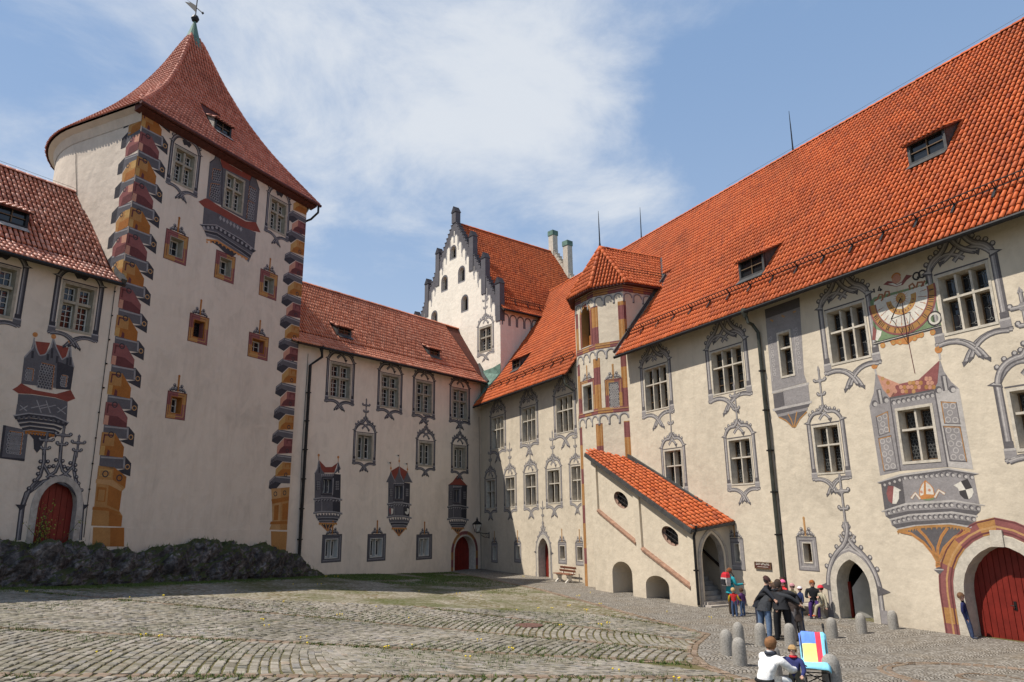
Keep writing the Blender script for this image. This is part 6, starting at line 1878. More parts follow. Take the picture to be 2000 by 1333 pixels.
sm = [([(325, 445.6), (369, 464), (318, 503.6), (362.4, 520.6)], [(333, 460), (359.4, 471), (329, 496), (355, 508)]),
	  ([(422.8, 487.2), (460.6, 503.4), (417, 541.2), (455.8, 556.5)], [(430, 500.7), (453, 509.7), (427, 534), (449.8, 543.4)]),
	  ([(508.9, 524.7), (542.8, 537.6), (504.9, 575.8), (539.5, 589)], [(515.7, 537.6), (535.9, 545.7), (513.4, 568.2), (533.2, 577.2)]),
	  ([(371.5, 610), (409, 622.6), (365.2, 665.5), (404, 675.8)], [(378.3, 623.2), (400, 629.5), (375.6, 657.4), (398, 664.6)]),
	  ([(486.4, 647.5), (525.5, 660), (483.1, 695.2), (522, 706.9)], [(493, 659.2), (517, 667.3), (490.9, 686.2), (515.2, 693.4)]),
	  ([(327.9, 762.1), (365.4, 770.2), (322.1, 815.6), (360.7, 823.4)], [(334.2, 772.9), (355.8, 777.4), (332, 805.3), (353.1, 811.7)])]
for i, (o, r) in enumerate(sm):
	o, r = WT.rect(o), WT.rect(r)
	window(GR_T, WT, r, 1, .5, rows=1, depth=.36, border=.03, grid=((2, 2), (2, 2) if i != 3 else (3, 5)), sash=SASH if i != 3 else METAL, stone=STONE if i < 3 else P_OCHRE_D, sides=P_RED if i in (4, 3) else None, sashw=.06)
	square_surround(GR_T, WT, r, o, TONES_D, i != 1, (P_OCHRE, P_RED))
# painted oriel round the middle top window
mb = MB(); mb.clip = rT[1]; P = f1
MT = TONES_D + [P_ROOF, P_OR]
pt_ = lambda pts, off, mi: mb.ppoly(WT, [P(*q) for q in pts][::-1], off, mi)
rt_ = lambda pts, w_, off, mi: mb.ribbon(WT, [P(*q) for q in pts], w_, off, mi)
G5 = G_LIGHT
pt_([(608, 320), (660, 280), (690, 190), (715, 290), (745, 380), (745, 790), (570, 720)], .004, 0)
pt_([(745, 375), (1045, 520), (1000, 950), (735, 805)], .0042, 0)
pt_([(1045, 520), (1085, 420), (1105, 480), (1148, 620), (1115, 975), (1000, 950)], .0044, 0)
pt_([(700, 200), (760, 260), (820, 340), (960, 420), (1085, 420), (1060, 500), (1045, 520), (745, 375)], .0058, 5)
for pts in ([(690, 195), (660, 285), (608, 322)], [(690, 195), (718, 300), (745, 378)], [(745, 378), (735, 800)], [(1045, 520), (1000, 945)], [(1085, 425), (1148, 620)], [(1085, 425), (1045, 520)]): rt_(pts, .05, .0075, 1)
P_l = P
def lat3(pts, nx, ny):
	a_, b_, c_, d_ = [P(*q) for q in pts]
	mb.ppoly(WT, [a_, b_, c_, d_][::-1], .0072, 1)
	for j in range(ny):
		for i in range(nx):
			f, g = (i + (.35 if j % 2 else .7)) / nx, (j + .5) / ny
			mb.ring(WT, (a_[0] * (1 - f) + b_[0] * f) * (1 - g) + (d_[0] * (1 - f) + c_[0] * f) * g, (a_[1] * (1 - f) + b_[1] * f) * (1 - g) + (d_[1] * (1 - f) + c_[1] * f) * g, .06, .09, .0088, 2, 7)
	rt_([pts[0], pts[3]], .03, .009, 4); rt_([pts[0], pts[1]], .03, .009, 4)
lat3([(645, 385), (728, 405), (715, 530), (632, 510)], 4, 5); lat3([(622, 545), (715, 560), (700, 750), (605, 690)], 4, 7); lat3([(1040, 575), (1110, 615), (1095, 750), (1030, 710)], 4, 5); lat3([(1025, 730), (1092, 765), (1075, 940), (1008, 925)], 4, 7)
pt_([(485, 745), (560, 710), (590, 715), (735, 810), (1000, 960), (1110, 970), (1160, 1080), (1080, 1065), (960, 1020), (690, 870), (540, 800)], .0062, 5)
pt_([(545, 800), (690, 870), (970, 1020), (1110, 1080), (1105, 1120), (1090, 1280), (960, 1200), (680, 1010), (530, 1000)], .0045, 0)
pt_([(500, 995), (530, 988), (680, 1000), (960, 1160), (1110, 1280), (1080, 1300), (960, 1225), (680, 1050), (530, 1020)], .006, 1); rt_([(500, 992), (680, 1000), (960, 1160), (1112, 1282)], .05, .0078, 2)
for y0, inset, c_ in ((1045, 25, 0), (1085, 45, 1), (1120, 60, 0)):
	pt_([(500 + inset, y0 - 30), (685, y0), (960, y0 + 175), (1105 - inset, y0 + 245), (1090 - inset, y0 + 285), (955, y0 + 215), (688, y0 + 40), (515 + inset, y0 + 5)], .0055 + .0003 * inset / 25, c_)
	rt_([(510 + inset, y0), (688, y0 + 36), (955, y0 + 212), (1092 - inset, y0 + 280)], .03, .0078, 2)
for i in range(12):
	x = 545 + i * 46; c = P(x, 1028 + (0 if x < 690 else (x - 690) * .62)); mb.disc(WT, *c, .09, .0088, 2, 7)
for i in range(7): c = P(725 + i * 37, 925 + i * 20); mb.ppoly(WT, [(c[0] - .1, c[1]), (c[0], c[1] + .14), (c[0] + .1, c[1]), (c[0], c[1] - .14)], .0075, 2)
pt_([(575, 1150), (690, 1160), (800, 1225), (960, 1320), (1020, 1350), (900, 1310), (850, 1350), (760, 1290), (700, 1230)], .0042, 1)
rt_([(570, 1160), (690, 1170), (800, 1240), (930, 1320), (1020, 1370)], .09, .009, 6)
for i in range(11): x = 580 + i * 42; c = P(x, 1170 + (0 if x < 690 else (x - 690) * .6)); mb.disc(WT, c[0], c[1] - .08, .06, .0095, 6, 5)
mb.build('painted_oriel', MT, GR_T)['label'] = 'dark painted oriel with red roofs round the middle top window'
# painted corner blocks
QM = [G_MID, G_DARK, G_LIGHT, P_OCHRE, P_OCHRE_D, P_GOLD, P_RED, P_RED_D, P_PINK, P_SAND]
def unit(fn, ring, polys):
	c = fn(*ring)
	return [([(u - c[0], z - c[1]) for u, z in [fn(*q) for q in pts]], off, mi) for pts, off, mi in polys]
qb = MB()
RING = (1407, 465)
U_g = unit(f4, RING, [([(1160, 308), (1388, 366), (1385, 478), (1262, 452), (1150, 400)], .004, 0), ([(1388, 366), (1442, 440), (1432, 557), (1300, 480), (1385, 478)], .0042, 1), ([(1165, 320), (1385, 378), (1383, 392), (1165, 335)], .006, 2), ([(1372, 372), (1388, 376), (1383, 470), (1368, 466)], .006, 2)])
def U_c(base, dark, lite, d2):
	return unit(f4, RING, [([(1132, 372), (1262, 405), (1345, 545), (1335, 642), (1110, 575)], .005, dark), ([(1145, 375), (1260, 405), (1250, 523), (1130, 492)], .007, base), ([(1160, 395), (1245, 415), (1238, 428), (1160, 410)], .0085, d2), ([(1160, 395), (1172, 398), (1160, 480), (1146, 476)], .0085, d2), ([(1260, 405), (1345, 545), (1338, 600), (1250, 523)], .0065, base if base == 6 else 4), ([(1132, 495), (1172, 506), (1160, 590), (1112, 576)], .0068, lite), ([(1195, 540), (1215, 560), (1210, 605), (1180, 598)], .0072, d2)])
UO, UR = U_c(3, 4, 5, 7), U_c(6, 7, 8, 7)
rings = [f6(1600, 170), f6(1568, 408), f6(1537, 650), f6(1505, 893), f6(1475, 1155), f4(1440, 202), f4(1407, 465), f4(1375, 730), f4(1343, 1000), f4(1308, 1287), f5(1282, 322), f5(1252, 612)]
rings = [WT.uz(326, 244), WT.uz(328.5, 289)] + rings
ref = rings[8][1] - rings[9][1]; zc = rings[8]
cu = f4(*RING)[0]
for i, (u, z) in enumerate(rings):
	k = ((rings[i][1] - rings[i + 1][1]) if i < len(rings) - 1 else ref) / ref
	for pts, off, mi in U_g: qb.ppoly(WT, [(max(0, a + cu), z + b * k) for a, b in pts][::-1], off, mi)
	qb.ring(WT, cu, z, .08, .12, .007, 9, 9)
	if i == len(rings) - 1: break
	for pts, off, mi in (UO if i % 2 == 0 else UR): qb.ppoly(WT, [(max(0, a + cu), z + b * k) for a, b in pts][::-1], off, mi)
	qb.ring(WT, cu - .95, z + .0 * k + .02, .09, .14, .0105, 1, 10)
P = f5
pq = lambda pts, off, mi: qb.ppoly(WT, [(max(0, a), b) for a, b in [P(*q) for q in pts]][::-1], off, mi)
pq([(960, 600), (1112, 615), (1235, 708), (1222, 815), (1190, 850), (1165, 1040), (1195, 1090), (1185, 1195), (890, 1185), (905, 1035), (920, 990), (945, 730)], .004, 3)
pq([(1112, 615), (1235, 708), (1222, 815), (1100, 735)], .0055, 4); pq([(1060, 790), (1190, 850), (1165, 1040), (1045, 985)], .0055, 4); pq([(1065, 1045), (1195, 1090), (1185, 1195), (1060, 1190)], .0055, 4)
pq([(970, 628), (1095, 645), (1085, 712), (965, 700)], .0065, 5); pq([(985, 645), (1080, 658), (1072, 700), (980, 690)], .008, 3); pq([(950, 805), (1040, 815), (1025, 955), (940, 945)], .0065, 4); pq([(965, 830), (1025, 838), (1012, 945), (950, 940)], .008, 3)
pq([(935, 730), (1100, 740), (1190, 820), (1180, 850), (1070, 790), (930, 770)], .0065, 9); pq([(905, 1000), (1045, 1010), (1165, 1055), (1165, 1075), (1040, 1040), (900, 1030)], .0065, 4)
for x, y in ((1028, 680), (1165, 720)): c = P(x, y); qb.ring(WT, *c, .1, .15, .009, 1, 10)
pq([(905, 1200), (1075, 1205), (1070, 1390), (895, 1390)], .025, 3); pq([(1075, 1205), (1210, 1205), (1208, 1390), (1070, 1390)], .025, 4)
# right-hand corner
R2 = (1415, 580)
V_g = unit(f2, R2, [([(1450, 513), (1605, 578), (1600, 645), (1453, 592)], .004, 0), ([(1393, 550), (1450, 513), (1453, 592), (1443, 600), (1443, 662), (1385, 622)], .0043, 0), ([(1387, 600), (1453, 578), (1510, 612), (1443, 664), (1385, 622)], .0048, 1), ([(1455, 525), (1603, 590), (1602, 600), (1455, 537)], .006, 2), ([(1396, 556), (1446, 522), (1446, 532), (1396, 566)], .006, 2)])
def V_c(base, dark, lite):
	return unit(f2, R2, [([(1440, 680), (1510, 618), (1600, 650), (1590, 790), (1436, 760)], .0051, base), ([(1440, 680), (1510, 618), (1505, 695), (1470, 715), (1440, 762)], .0062, lite), ([(1470, 720), (1505, 697), (1592, 722), (1585, 782), (1455, 752)], .0066, dark), ([(1535, 640), (1590, 655), (1586, 700), (1578, 698), (1578, 665), (1545, 655), (1543, 685), (1535, 683)], .0075, dark)])
VO, VR = V_c(3, 4, 5), V_c(6, 7, 8)
rr2 = [f1(1487, 900), f1(1468, 1110), f2(1450, 125), f2(1435, 350), f2(1415, 580), f2(1395, 820), f2(1380, 1065), f3(1362, 75), f3(1345, 335), f3(1325, 590), f3(1305, 850), f3(1290, 1115), WT.uz(530, 944)]
c2 = f2(*R2); ref2 = f2(1415, 580)[1] - f2(1395, 820)[1]
for i, (u, z) in enumerate(rr2):
	k = ((rr2[i][1] - rr2[i + 1][1]) if i < len(rr2) - 1 else ref2) / ref2
	for pts, off, mi in V_g: qb.ppoly(WT, [(min(TW, a + c2[0]), z + b * k) for a, b in pts][::-1], off, mi)
	qb.ring(WT, c2[0], z, .06, .1, .007, 1, 8)
	if i == len(rr2) - 1: break
	for pts, off, mi in (VO if i % 2 else VR): qb.ppoly(WT, [(min(TW, a + c2[0]), z + b * k) for a, b in pts][::-1], off, mi)
	if i == 0:
		for pts, off, mi in VO: qb.ppoly(WT, [(min(TW, a + c2[0]), z + ref2 + b * k) for a, b in pts][::-1], off, mi)
	qb.ring(WT, TW - .38, z - ref2 * .52, .08, .13, .009, 1, 9)
P = WT.crop(0, 800, 2.5015)
pq = lambda pts, off, mi: qb.ppoly(WT, [(min(TW, a), b) for a, b in [P(*q) for q in pts]][::-1], off, mi)
pq([(1325, 388), (1420, 380), (1418, 592), (1315, 588), (1330, 550), (1328, 440)], .004, 3); pq([(1325, 388), (1372, 384), (1368, 590), (1315, 588), (1330, 550), (1328, 440)], .0055, 9)
pq([(1325, 440), (1418, 425), (1418, 445), (1330, 462)], .007, 4); pq([(1322, 548), (1416, 545), (1416, 560), (1318, 562)], .007, 4); pq([(1340, 470), (1362, 466), (1358, 540), (1337, 542)], .007, 4); pq([(1380, 462), (1408, 458), (1406, 538), (1378, 540)], .007, 4)
for x, y in ((1345, 413), (1390, 408)): c = P(x, y); qb.ring(WT, *c, .09, .14, .008, 1, 9)
pq([(1322, 595), (1420, 597), (1420, 760), (1325, 760)], .025, 3)
qb.build('painted_corner_blocks', QM, GR_T)
# the same blocks carried round on to the flank
qf = MB(); g6 = WF.crop(0, 300, 5); FR = (1172, 128)
F_g = unit(g6, FR, [([(1145, 212), (1157, 108), (1218, 42), (1365, -12), (1355, 62), (1240, 110), (1190, 195)], .004, 0), ([(1145, 212), (1157, 108), (1215, 45), (1200, 150), (1190, 195)], .0052, 1), ([(1222, 50), (1362, 0), (1362, 12), (1222, 62)], .006, 2)])
def F_c(base, dark, lite): return unit(g6, FR, [([(1190, 290), (1196, 195), (1262, 94), (1347, 55), (1337, 215)], .005, base), ([(1210, 285), (1230, 195), (1335, 140), (1335, 217)], .0065, dark), ([(1285, 80), (1343, 58), (1338, 132), (1280, 147)], .0065, lite)])
FO, FRD = F_c(3, 4, 5), F_c(6, 7, 8)
fr_ = [g6(1172, 128 - 240), g6(1172, 128), g6(1140, 360), g6(1105, 605), g6(1070, 850), g6(1035, 1090)]
fu = g6(*FR)[0]; fref = fr_[1][1] - fr_[2][1]
fr_ = [(0, fr_[1][1] + 2 * fref)] + fr_ + [(0, fr_[5][1] - fref), (0, fr_[5][1] - 2 * fref)]
for i, (u, z) in enumerate(fr_):
	for pts, off, mi in F_g: qf.ppoly(WF, [(min(0, a + fu), z + b) for a, b in pts][::-1], off, mi)
	for pts, off, mi in (FO if i % 2 == 0 else FRD): qf.ppoly(WF, [(min(0, a + fu), z + b) for a, b in pts][::-1], off, mi)
	qf.ring(WF, fu, z, .07, .11, .0075, 1, 8); qf.ring(WF, -.55, z - fref * .12 + .05, .08, .12, .0085, 1, 8)
qf.build('painted_corner_blocks', QM, GR_T)

# body: flat front and flanks, rounded back
S_FL, B_EL, D0 = 4.4, 6.0, 4.45
ovT_ = .5
zeT = (WT.uz(285, 207, ovT_)[1] + WT.uz(612, 392, ovT_)[1]) / 2
back = -WT.n
Mf = WT.p(TW / 2, 0)
def outline_T(ov, nf=24, ns=10, nr=36):
	pts = []
	hw = TW / 2 + ov
	F = lambda a, b: Mf + WT.d * a + back * b
	for i in range(nf): pts.append(F(-hw + 2 * hw * i / nf, -ov))
	for i in range(ns): pts.append(F(hw, -ov + (S_FL + ov) * i / ns))
	for i in range(nr + 1):
		t = math.pi * i / nr; pts.append(F(hw * math.cos(t), S_FL + (B_EL + ov) * math.sin(t)))
	for i in range(1, ns): pts.append(F(-hw, S_FL - (S_FL + ov) * i / ns))
	return pts
w = MB()
wall_panel(w, WT, 0, TW, -1, zeT + .2, HOLES[id(WT)])
O0 = outline_T(0)
for i in range(24, len(O0)):
	a_, b_ = O0[i], O0[(i + 1) % len(O0)]
	w.quad(a_ + Vector((0, 0, -1)), b_ + Vector((0, 0, -1)), b_ + Vector((0, 0, zeT + .2)), a_ + Vector((0, 0, zeT + .2)))
pz0, pz1 = f5(950, 1195)[1], WT.uz(530, 1036)[1]
w.hexa([WT.p(.04, -1, -.1), WT.p(.04, -1, .022), WT.p(TW - .02, -1, .022), WT.p(TW - .02, -1, -.1), WT.p(.04, pz0, -.1), WT.p(.04, pz0 - .02, .022), WT.p(TW - .02, pz1 - .02, .022), WT.p(TW - .02, pz1, -.1)])
w.build('wall', PLASTER_T, GR_T)
bk = MB(); wall_panel(bk, WT, .3, TW - .3, 0, zeT, [], -.8); bk.build('inner_wall', DARK, GR_T)
# roof: concave, profile measured along the front left hip
cT = Mf + back * D0
corner = outline_T(ovT_)[0]
dh = corner - cT; dh.z = 0; Lh = dh.length
WH = Wall(cT, math.degrees(math.atan2(dh.x, dh.y)))
prof = [(1.0, zeT)]
for q in ((303.5, 181.7), (319.6, 170), (338, 147), (356.4, 112.7), (367.9, 82.8), (377, 62)):
	u, z = WH.uz(*q); prof.append((u / Lh, z))
u, z = WH.uz(381, 41.4); zTop = z
print('tower profile', [(round(a, 3), round(b, 2)) for a, b in prof], 'top', zTop)
fine = []
def smooth_prof(n=40):
	# resample with a monotone curve through the measured points
	ks = [p[0] for p in prof][::-1]; zs = [p[1] for p in prof][::-1]
	ks = [0.035] + ks if ks[0] > .05 else ks; zs = [zTop - .9] + zs if len(zs) < len(ks) else zs
	xs = np.linspace(0, 1, n)
	arc = np.concatenate([[0], np.cumsum(np.hypot(np.diff(ks) * Lh, np.diff(zs)))]); arc /= arc[-1]
	k_, z_ = np.interp(xs, arc, ks), np.interp(xs, arc, zs)
	for _ in range(6):
		k_[1:-1] = (k_[:-2] + 2 * k_[1:-1] + k_[2:]) / 4; z_[1:-1] = (z_[:-2] + 2 * z_[1:-1] + z_[2:]) / 4
	return k_[::-1], z_[::-1]
PK, PZ = smooth_prof()
OE = outline_T(ovT_)
rf = MB(); nO = len(OE)
for j in range(len(PK) - 1):
	for i in range(nO):
		i2 = (i + 1) % nO
		A_ = lambda i_, j_: Vector((cT.x + (OE[i_].x - cT.x) * PK[j_], cT.y + (OE[i_].y - cT.y) * PK[j_], PZ[j_]))
		rf.quad(A_(i, j), A_(i2, j), A_(i2, j + 1), A_(i, j + 1))
roofT = rf.build('roof', PAN_L, GR_T)
frs = []
arcl = np.concatenate([[0], np.cumsum(np.hypot(np.diff(PK) * (D0 + ovT_), np.diff(PZ)))])
tt = 0.0; crs = .35
hwf = TW / 2 + ovT_
def prof_at(t, scale):
	ar = np.concatenate([[0], np.cumsum(np.hypot(np.diff(PK) * scale, np.diff(PZ)))])
	k = float(np.interp(t, ar, PK)); z = float(np.interp(t, ar, PZ)); k2_ = float(np.interp(t + .12, ar, PK)); z2_ = float(np.interp(t + .12, ar, PZ))
	return k, z, k2_, z2_, ar[-1]
dorm = None
# front facet: parallel columns
tot = prof_at(0, D0 + ovT_)[4]
ncol = int(2 * hwf / .2)
def front_pt(u, k, z): return Mf + WT.d * u + back * (D0 - (D0 + ovT_) * k) + Vector((0, 0, z))
# locate the dormer
best = min(((abs(project(front_pt(u_, *prof_at(t_, D0 + ovT_)[:2]))[0] - 434) + abs(project(front_pt(u_, *prof_at(t_, D0 + ovT_)[:2]))[1] - 262), u_, t_) for u_ in np.linspace(-5, 5, 101) for t_ in np.linspace(0, 6, 61)))
du_, dt_ = best[1], best[2]
kd, zd, kd2, zd2, _ = prof_at(dt_, D0 + ovT_)
pd = math.degrees(math.atan2(zd2 - zd, (kd - kd2) * (D0 + ovT_)))
SDm = Slope(WT, zd, -(D0 - (D0 + ovT_) * kd), pd)
print('tower dormer', best, pd)
j = 0
while j * crs < tot - .5:
	t = j * crs; k, z, k2_, z2_, _ = prof_at(t, D0 + ovT_)
	yv = (back * ((k - k2_) * (D0 + ovT_)) + Vector((0, 0, z2_ - z))).normalized(); nv = WT.d.cross(yv)
	for i in range(ncol):
		u = -hwf + (i + .5) * 2 * hwf / ncol
		if abs(u) > k * hwf - .02: continue
		if abs(u - du_) < .62 and dt_ - .1 < t < dt_ + 1.9: continue
		frs.append((*front_pt(u, k, z), *WT.d, *yv, *nv))
	j += 1
n_front = len(frs)
# flanks and round back
per = [OE[i] for i in range(24, nO)] + [OE[0]]
cum = [0.0]
for a_, b_ in zip(per[:-1], per[1:]): cum.append(cum[-1] + (b_ - a_).length)
j = 0; tot2 = prof_at(0, hwf)[4]
while j * crs < tot2 - .5:
	t = j * crs; k, z, k2_, z2_, _ = prof_at(t, hwf)
	n_ = max(3, int(cum[-1] * k / .2))
	for i in range(n_):
		s = (i + .5) / n_ * cum[-1]
		m_ = max(0, min(len(per) - 2, int(np.searchsorted(cum, s)) - 1)); f = (s - cum[m_]) / max(1e-6, cum[m_ + 1] - cum[m_])
		e = per[m_].lerp(per[m_ + 1], f); tg = (per[m_ + 1] - per[m_]).normalized()
		P0 = Vector((cT.x + (e.x - cT.x) * k, cT.y + (e.y - cT.y) * k, z)); P1 = Vector((cT.x + (e.x - cT.x) * k2_, cT.y + (e.y - cT.y) * k2_, z2_))
		yv = (P1 - P0).normalized(); nv = tg.cross(yv).normalized(); xv = yv.cross(nv)
		frs.append((*P0, *xv, *yv, *nv))
	j += 1
tiled(roofT, 'roof_tiles', frs, TILE_T, 0, 13)
hp_l, hp_r = [], []
for sgn, lst in ((-1, hp_l), (1, hp_r)):
	for k, z in zip(PK, PZ): lst.append(Vector((cT.x, cT.y, z)) + (WT.d * (sgn * hwf) - back * (D0 + ovT_)) * k)
for lst in (hp_l, hp_r): ridge_tiles(roofT, lst[:-2], None, TILE_T, .12, .34, 'hip_tiles', upv=Vector((-back.x, -back.y, .6)).normalized())
roof_dormer(GR_T, SDm, TW / 2 + du_, 0, 1.15, .75, mat=TILE_T, pan=PAN_L, cheek=STONE_GREY, frame=METAL)
# spire cap, ball, vane
sp = MB(); zc_ = PZ[-1] - .6
sp.lathe(Vector((cT.x, cT.y, 0)), [(.62, zc_ - .6), (.42, zc_ + .1), (.24, zc_ + .75), (.1, zTop - .2), (.05, zTop)], 12); sp.build('spire_cap', COPPER, GR_T)
vp = Vector((cT.x, cT.y, zTop))
wv = Wall(cT, 100.0)
vz = wv.uz(396, 22)[1]
vn = MB(); vn.tube([vp - Vector((0, 0, .2)), vp + Vector((0, 0, 2.0))], .035, 6)
vn.lathe(vp + Vector((0, 0, .12)), [(.02, -.24), (.17, -.17), (.24, 0), (.17, .17), (.02, .24)], 12)
vn.build('vane_pole', METAL, GR_T)
fv = MB()
va, vb = wv.uz(362, 2), wv.uz(398, 26)
ctr = wv.uz(384, 16)
def vq(x, y, o): u_, z_ = wv.uz(x, y); return wv.p(u_, z_, o)
shape = [(384, 12), (365, 0), (372, 6), (361, 4), (382, 24)]
for o in (-.012, .012): fv.poly([vq(*q, o) for q in (shape if o > 0 else shape[::-1])])
for i in range(len(shape)): a_, b_ = shape[i], shape[(i + 1) % len(shape)]; fv.quad(vq(*a_, -.012), vq(*b_, -.012), vq(*b_, .012), vq(*a_, .012))
fv.tube([vq(382, 14, 0), vq(397, 27, 0)], .03, 5); fv.lathe(vq(396, 26, 0), [(.01, -.1), (.08, 0), (.01, .1)], 8)
fv.build('weather_vane', METAL, GR_T)
# eaves: dark board on the front, plaster cove on the flank, gutter
eb = MB()
eb.hexa([WT.p(-ovT_ + .1, zeT - .3, -.02), WT.p(-ovT_ + .1, zeT - .16, ovT_ - .06), WT.p(TW + ovT_ - .1, zeT - .16, ovT_ - .06), WT.p(TW + ovT_ - .1, zeT - .3, -.02),
		 WT.p(-ovT_ + .1, zeT + .12, -.02), WT.p(-ovT_ + .1, zeT - .02, ovT_ - .06), WT.p(TW + ovT_ - .1, zeT - .02, ovT_ - .06), WT.p(TW + ovT_ - .1, zeT + .12, -.02)])
eb.build('soffit', WOOD_RED, GR_T)
gt = MB(); gt.tube([WT.p(-ovT_ - .05, zeT - .06, ovT_ + .06), WT.p(TW + ovT_ + .1, zeT - .06, ovT_ + .06)], .09, 8)
gt.build('gutter', WOOD_RED, GR_T)
cv = MB(); O1, O2 = outline_T(0.02), outline_T(ovT_ - .1)
for i in range(24, nO):
	i2 = (i + 1) % nO
	lo, mi_, hi = Vector((0, 0, zeT - .62)), Vector((0, 0, zeT - .2)), Vector((0, 0, zeT - .03))
	mid1, mid2 = O1[i].lerp(O2[i], .35), O1[i2].lerp(O2[i2], .35)
	cv.quad(O1[i] + lo, O1[i2] + lo, mid2 + mi_, mid1 + mi_); cv.quad(mid1 + mi_, mid2 + mi_, O2[i2] + hi, O2[i] + hi)
cv.build('cove', PLASTER_T, GR_T)
dp = MB(); e_ = WT.p(TW + ovT_ - .1, zeT - .1, ovT_ + .05)
dp.tube([e_, e_ + Vector((0, 0, -.45)), WT.p(TW + .3, zeT - .95, .1), WT.p(TW + .06, zeT - 1.15, -.15)], .07, 7); dp.build('downpipe', METAL, GR_T)
cb = MB(); g7 = WF.crop(0, 300, 5)
cb.tube([WF.p(*g7(748, 0), .03), WF.p(*g7(748, 100), .04), WF.p(*g7(755, 400), .03)], .014, 4); cb.build('lightning_wire', METAL, GR_T)

# =================================================================== tall gabled building behind the corner
GR_G = thing('gabled_building', 'tall white gabled house with dark stepped gable, pinnacles and orange roof behind the corner', 'gabled house', WG.p(-6.3, 10, -6))
g1 = WG.crop(800, 400, 3.703)
gw, gze, gza = 12.7, 19.7, 28.95
gc = -gw / 2
tanG = (gza - gze) / (gw / 2)
gwins = []
for (x0, x1, yt, yb) in ((300, 329, 305, 390), (361, 391, 455, 556), (238, 267, 522, 621), (384, 414, 663, 768), (163, 194, 778, 872)):
	a_, b_ = g1(x0, (yt + yb) / 2), g1(x1, (yt + yb) / 2); zt, zb_ = g1((x0 + x1) / 2, yt)[1], g1((x0 + x1) / 2, yb)[1]
	uc, w2 = (a_[0] + b_[0]) / 2, .36
	A_ = [(uc - w2, zb_)] + arch(uc - w2, uc + w2, zt - .34, zt, 'round', 8) + [(uc + w2, zb_)]
	gwins.append(A_)
rG = rct(g1, (512, 892), (583, 872), (515, 1072), (588, 1055))
uc = (rG[0] + rG[1]) / 2; rG = (uc - .82, uc + .82, rG[2], rG[3])
w = MB()
holed(w, WG, [(0, 10), (0, gze), (gc, gza), (-gw, gze), (-gw, 10)][::-1], gwins + [[(rG[0], rG[2]), (rG[1], rG[2]), (rG[1], rG[3]), (rG[0], rG[3])]])
for A_ in gwins: ring_strip(w, WG, A_, A_, 0, -.35)
WGf = Wall(WG.p(0, 0), 50)
WGr = Wall(WG.p(gc, 0), 50)
lenG = WGr.uz(1077, 499)[0]
print('G len', lenG)
w.quad(WGf.p(0, 9, 0), WGf.p(lenG, 9, 0), WGf.p(lenG, gze, 0), WGf.p(0, gze, 0)); w.quad(WG.p(-gw, 10, 0), WG.p(-gw, 10, -lenG), WG.p(-gw, gze, -lenG), WG.p(-gw, gze, 0))
w.build('wall', PLASTER_G, GR_G)
bk = MB(); holed(bk, WG, [(-.4, 10), (-.4, gze - .5), (gc, gza - .8), (-gw + .4, gze - .5), (-gw + .4, 10)], [], -.45); bk.build('inner_wall', DARK, GR_G)
window(GR_G, WG, rG, 2, .6, depth=.3, border=.12, grid=((2, 2), (2, 4)), sink=False)
gothic(GR_G, WG, rG, TONES_L, .28, 'ogee', .5, 1.9, .55)
mb = MB()
for A_ in gwins:
	B_ = grow(A_, .16)
	for k in range(len(A_) - 1): mb.poly([WG.p(*A_[k], .006), WG.p(*A_[k + 1], .006), WG.p(*B_[k + 1], .006), WG.p(*B_[k], .006)], 0)
	mb.prect(WG, A_[0][0] - .16, A_[-1][0] + .16, A_[0][1] - .1, A_[0][1], .006, 2)
# arcade that climbs the gable and dark raking band
nst = 11
for s in (-1, 1):
	for i in range(nst):
		f0, f1 = i / nst, (i + 1) / nst
		ua, ub = gc + s * gw / 2 * (1 - f0), gc + s * gw / 2 * (1 - f1)
		za, zb_ = gze + (gza - gze) * f0, gze + (gza - gze) * f1
		zr = za - .15
		um = (ua + ub) / 2; hw_ = abs(ub - ua) / 2 - .05
		Ar = arch(um - hw_, um + hw_, zr - hw_ - .12, zr - .1, 'round', 8)
		cap = Ar + [(um + hw_ + .05, zr - .4), (um + hw_ + .05, za if s > 0 else zb_), (um - hw_ - .05, zb_ if s > 0 else za), (um - hw_ - .05, zr - .4)]
		# spandrel above the arch
		for k in range(len(Ar) - 1):
			zt0 = za + (zb_ - za) * ((Ar[k][0] - ua) / (ub - ua)); zt1 = za + (zb_ - za) * ((Ar[k + 1][0] - ua) / (ub - ua))
			mb.poly([WG.p(*Ar[k], .006), WG.p(*Ar[k + 1], .006), WG.p(Ar[k + 1][0], zt1, .006), WG.p(Ar[k][0], zt0, .006)], 0)
		mb.ribbon(WG, [(um - hw_, zr - hw_ - 1.0 + (0 if s < 0 else .45))] + Ar + [(um + hw_, zr - hw_ - 1.0 + (.45 if s < 0 else 0))], .09, .008, 2)
		uo = um + s * -(hw_ + .05)
		mb.prect(WG, um - hw_ - .06, um - hw_ + .02, zr - hw_ - (.95 if s < 0 else .5), zr - hw_ + .1, .007, 0); mb.prect(WG, um + hw_ - .02, um + hw_ + .06, zr - hw_ - (.5 if s < 0 else .95), zr - hw_ + .1, .007, 0)
mb.build('painted_arcade', TONES_D, GR_G)
sp_ = MB(); nst = 27
for s in (-1, 1):
	for i in range(nst):
		f0, f1 = i / nst, (i + 1) / nst
		ua, ub = gc + s * gw / 2 * (1 - f0), gc + s * gw / 2 * (1 - f1); za, zb_ = gze + (gza - gze) * f0, gze + (gza - gze) * f1
		sp_.wbox(WG, min(ua, ub), max(ua, ub), za - .3, zb_ + .3, -.42, .012)
		sp_.wbox(WG, min(ua, ub) - .03, max(ua, ub) + .03, zb_ + .30, zb_ + .36, -.46, .05)
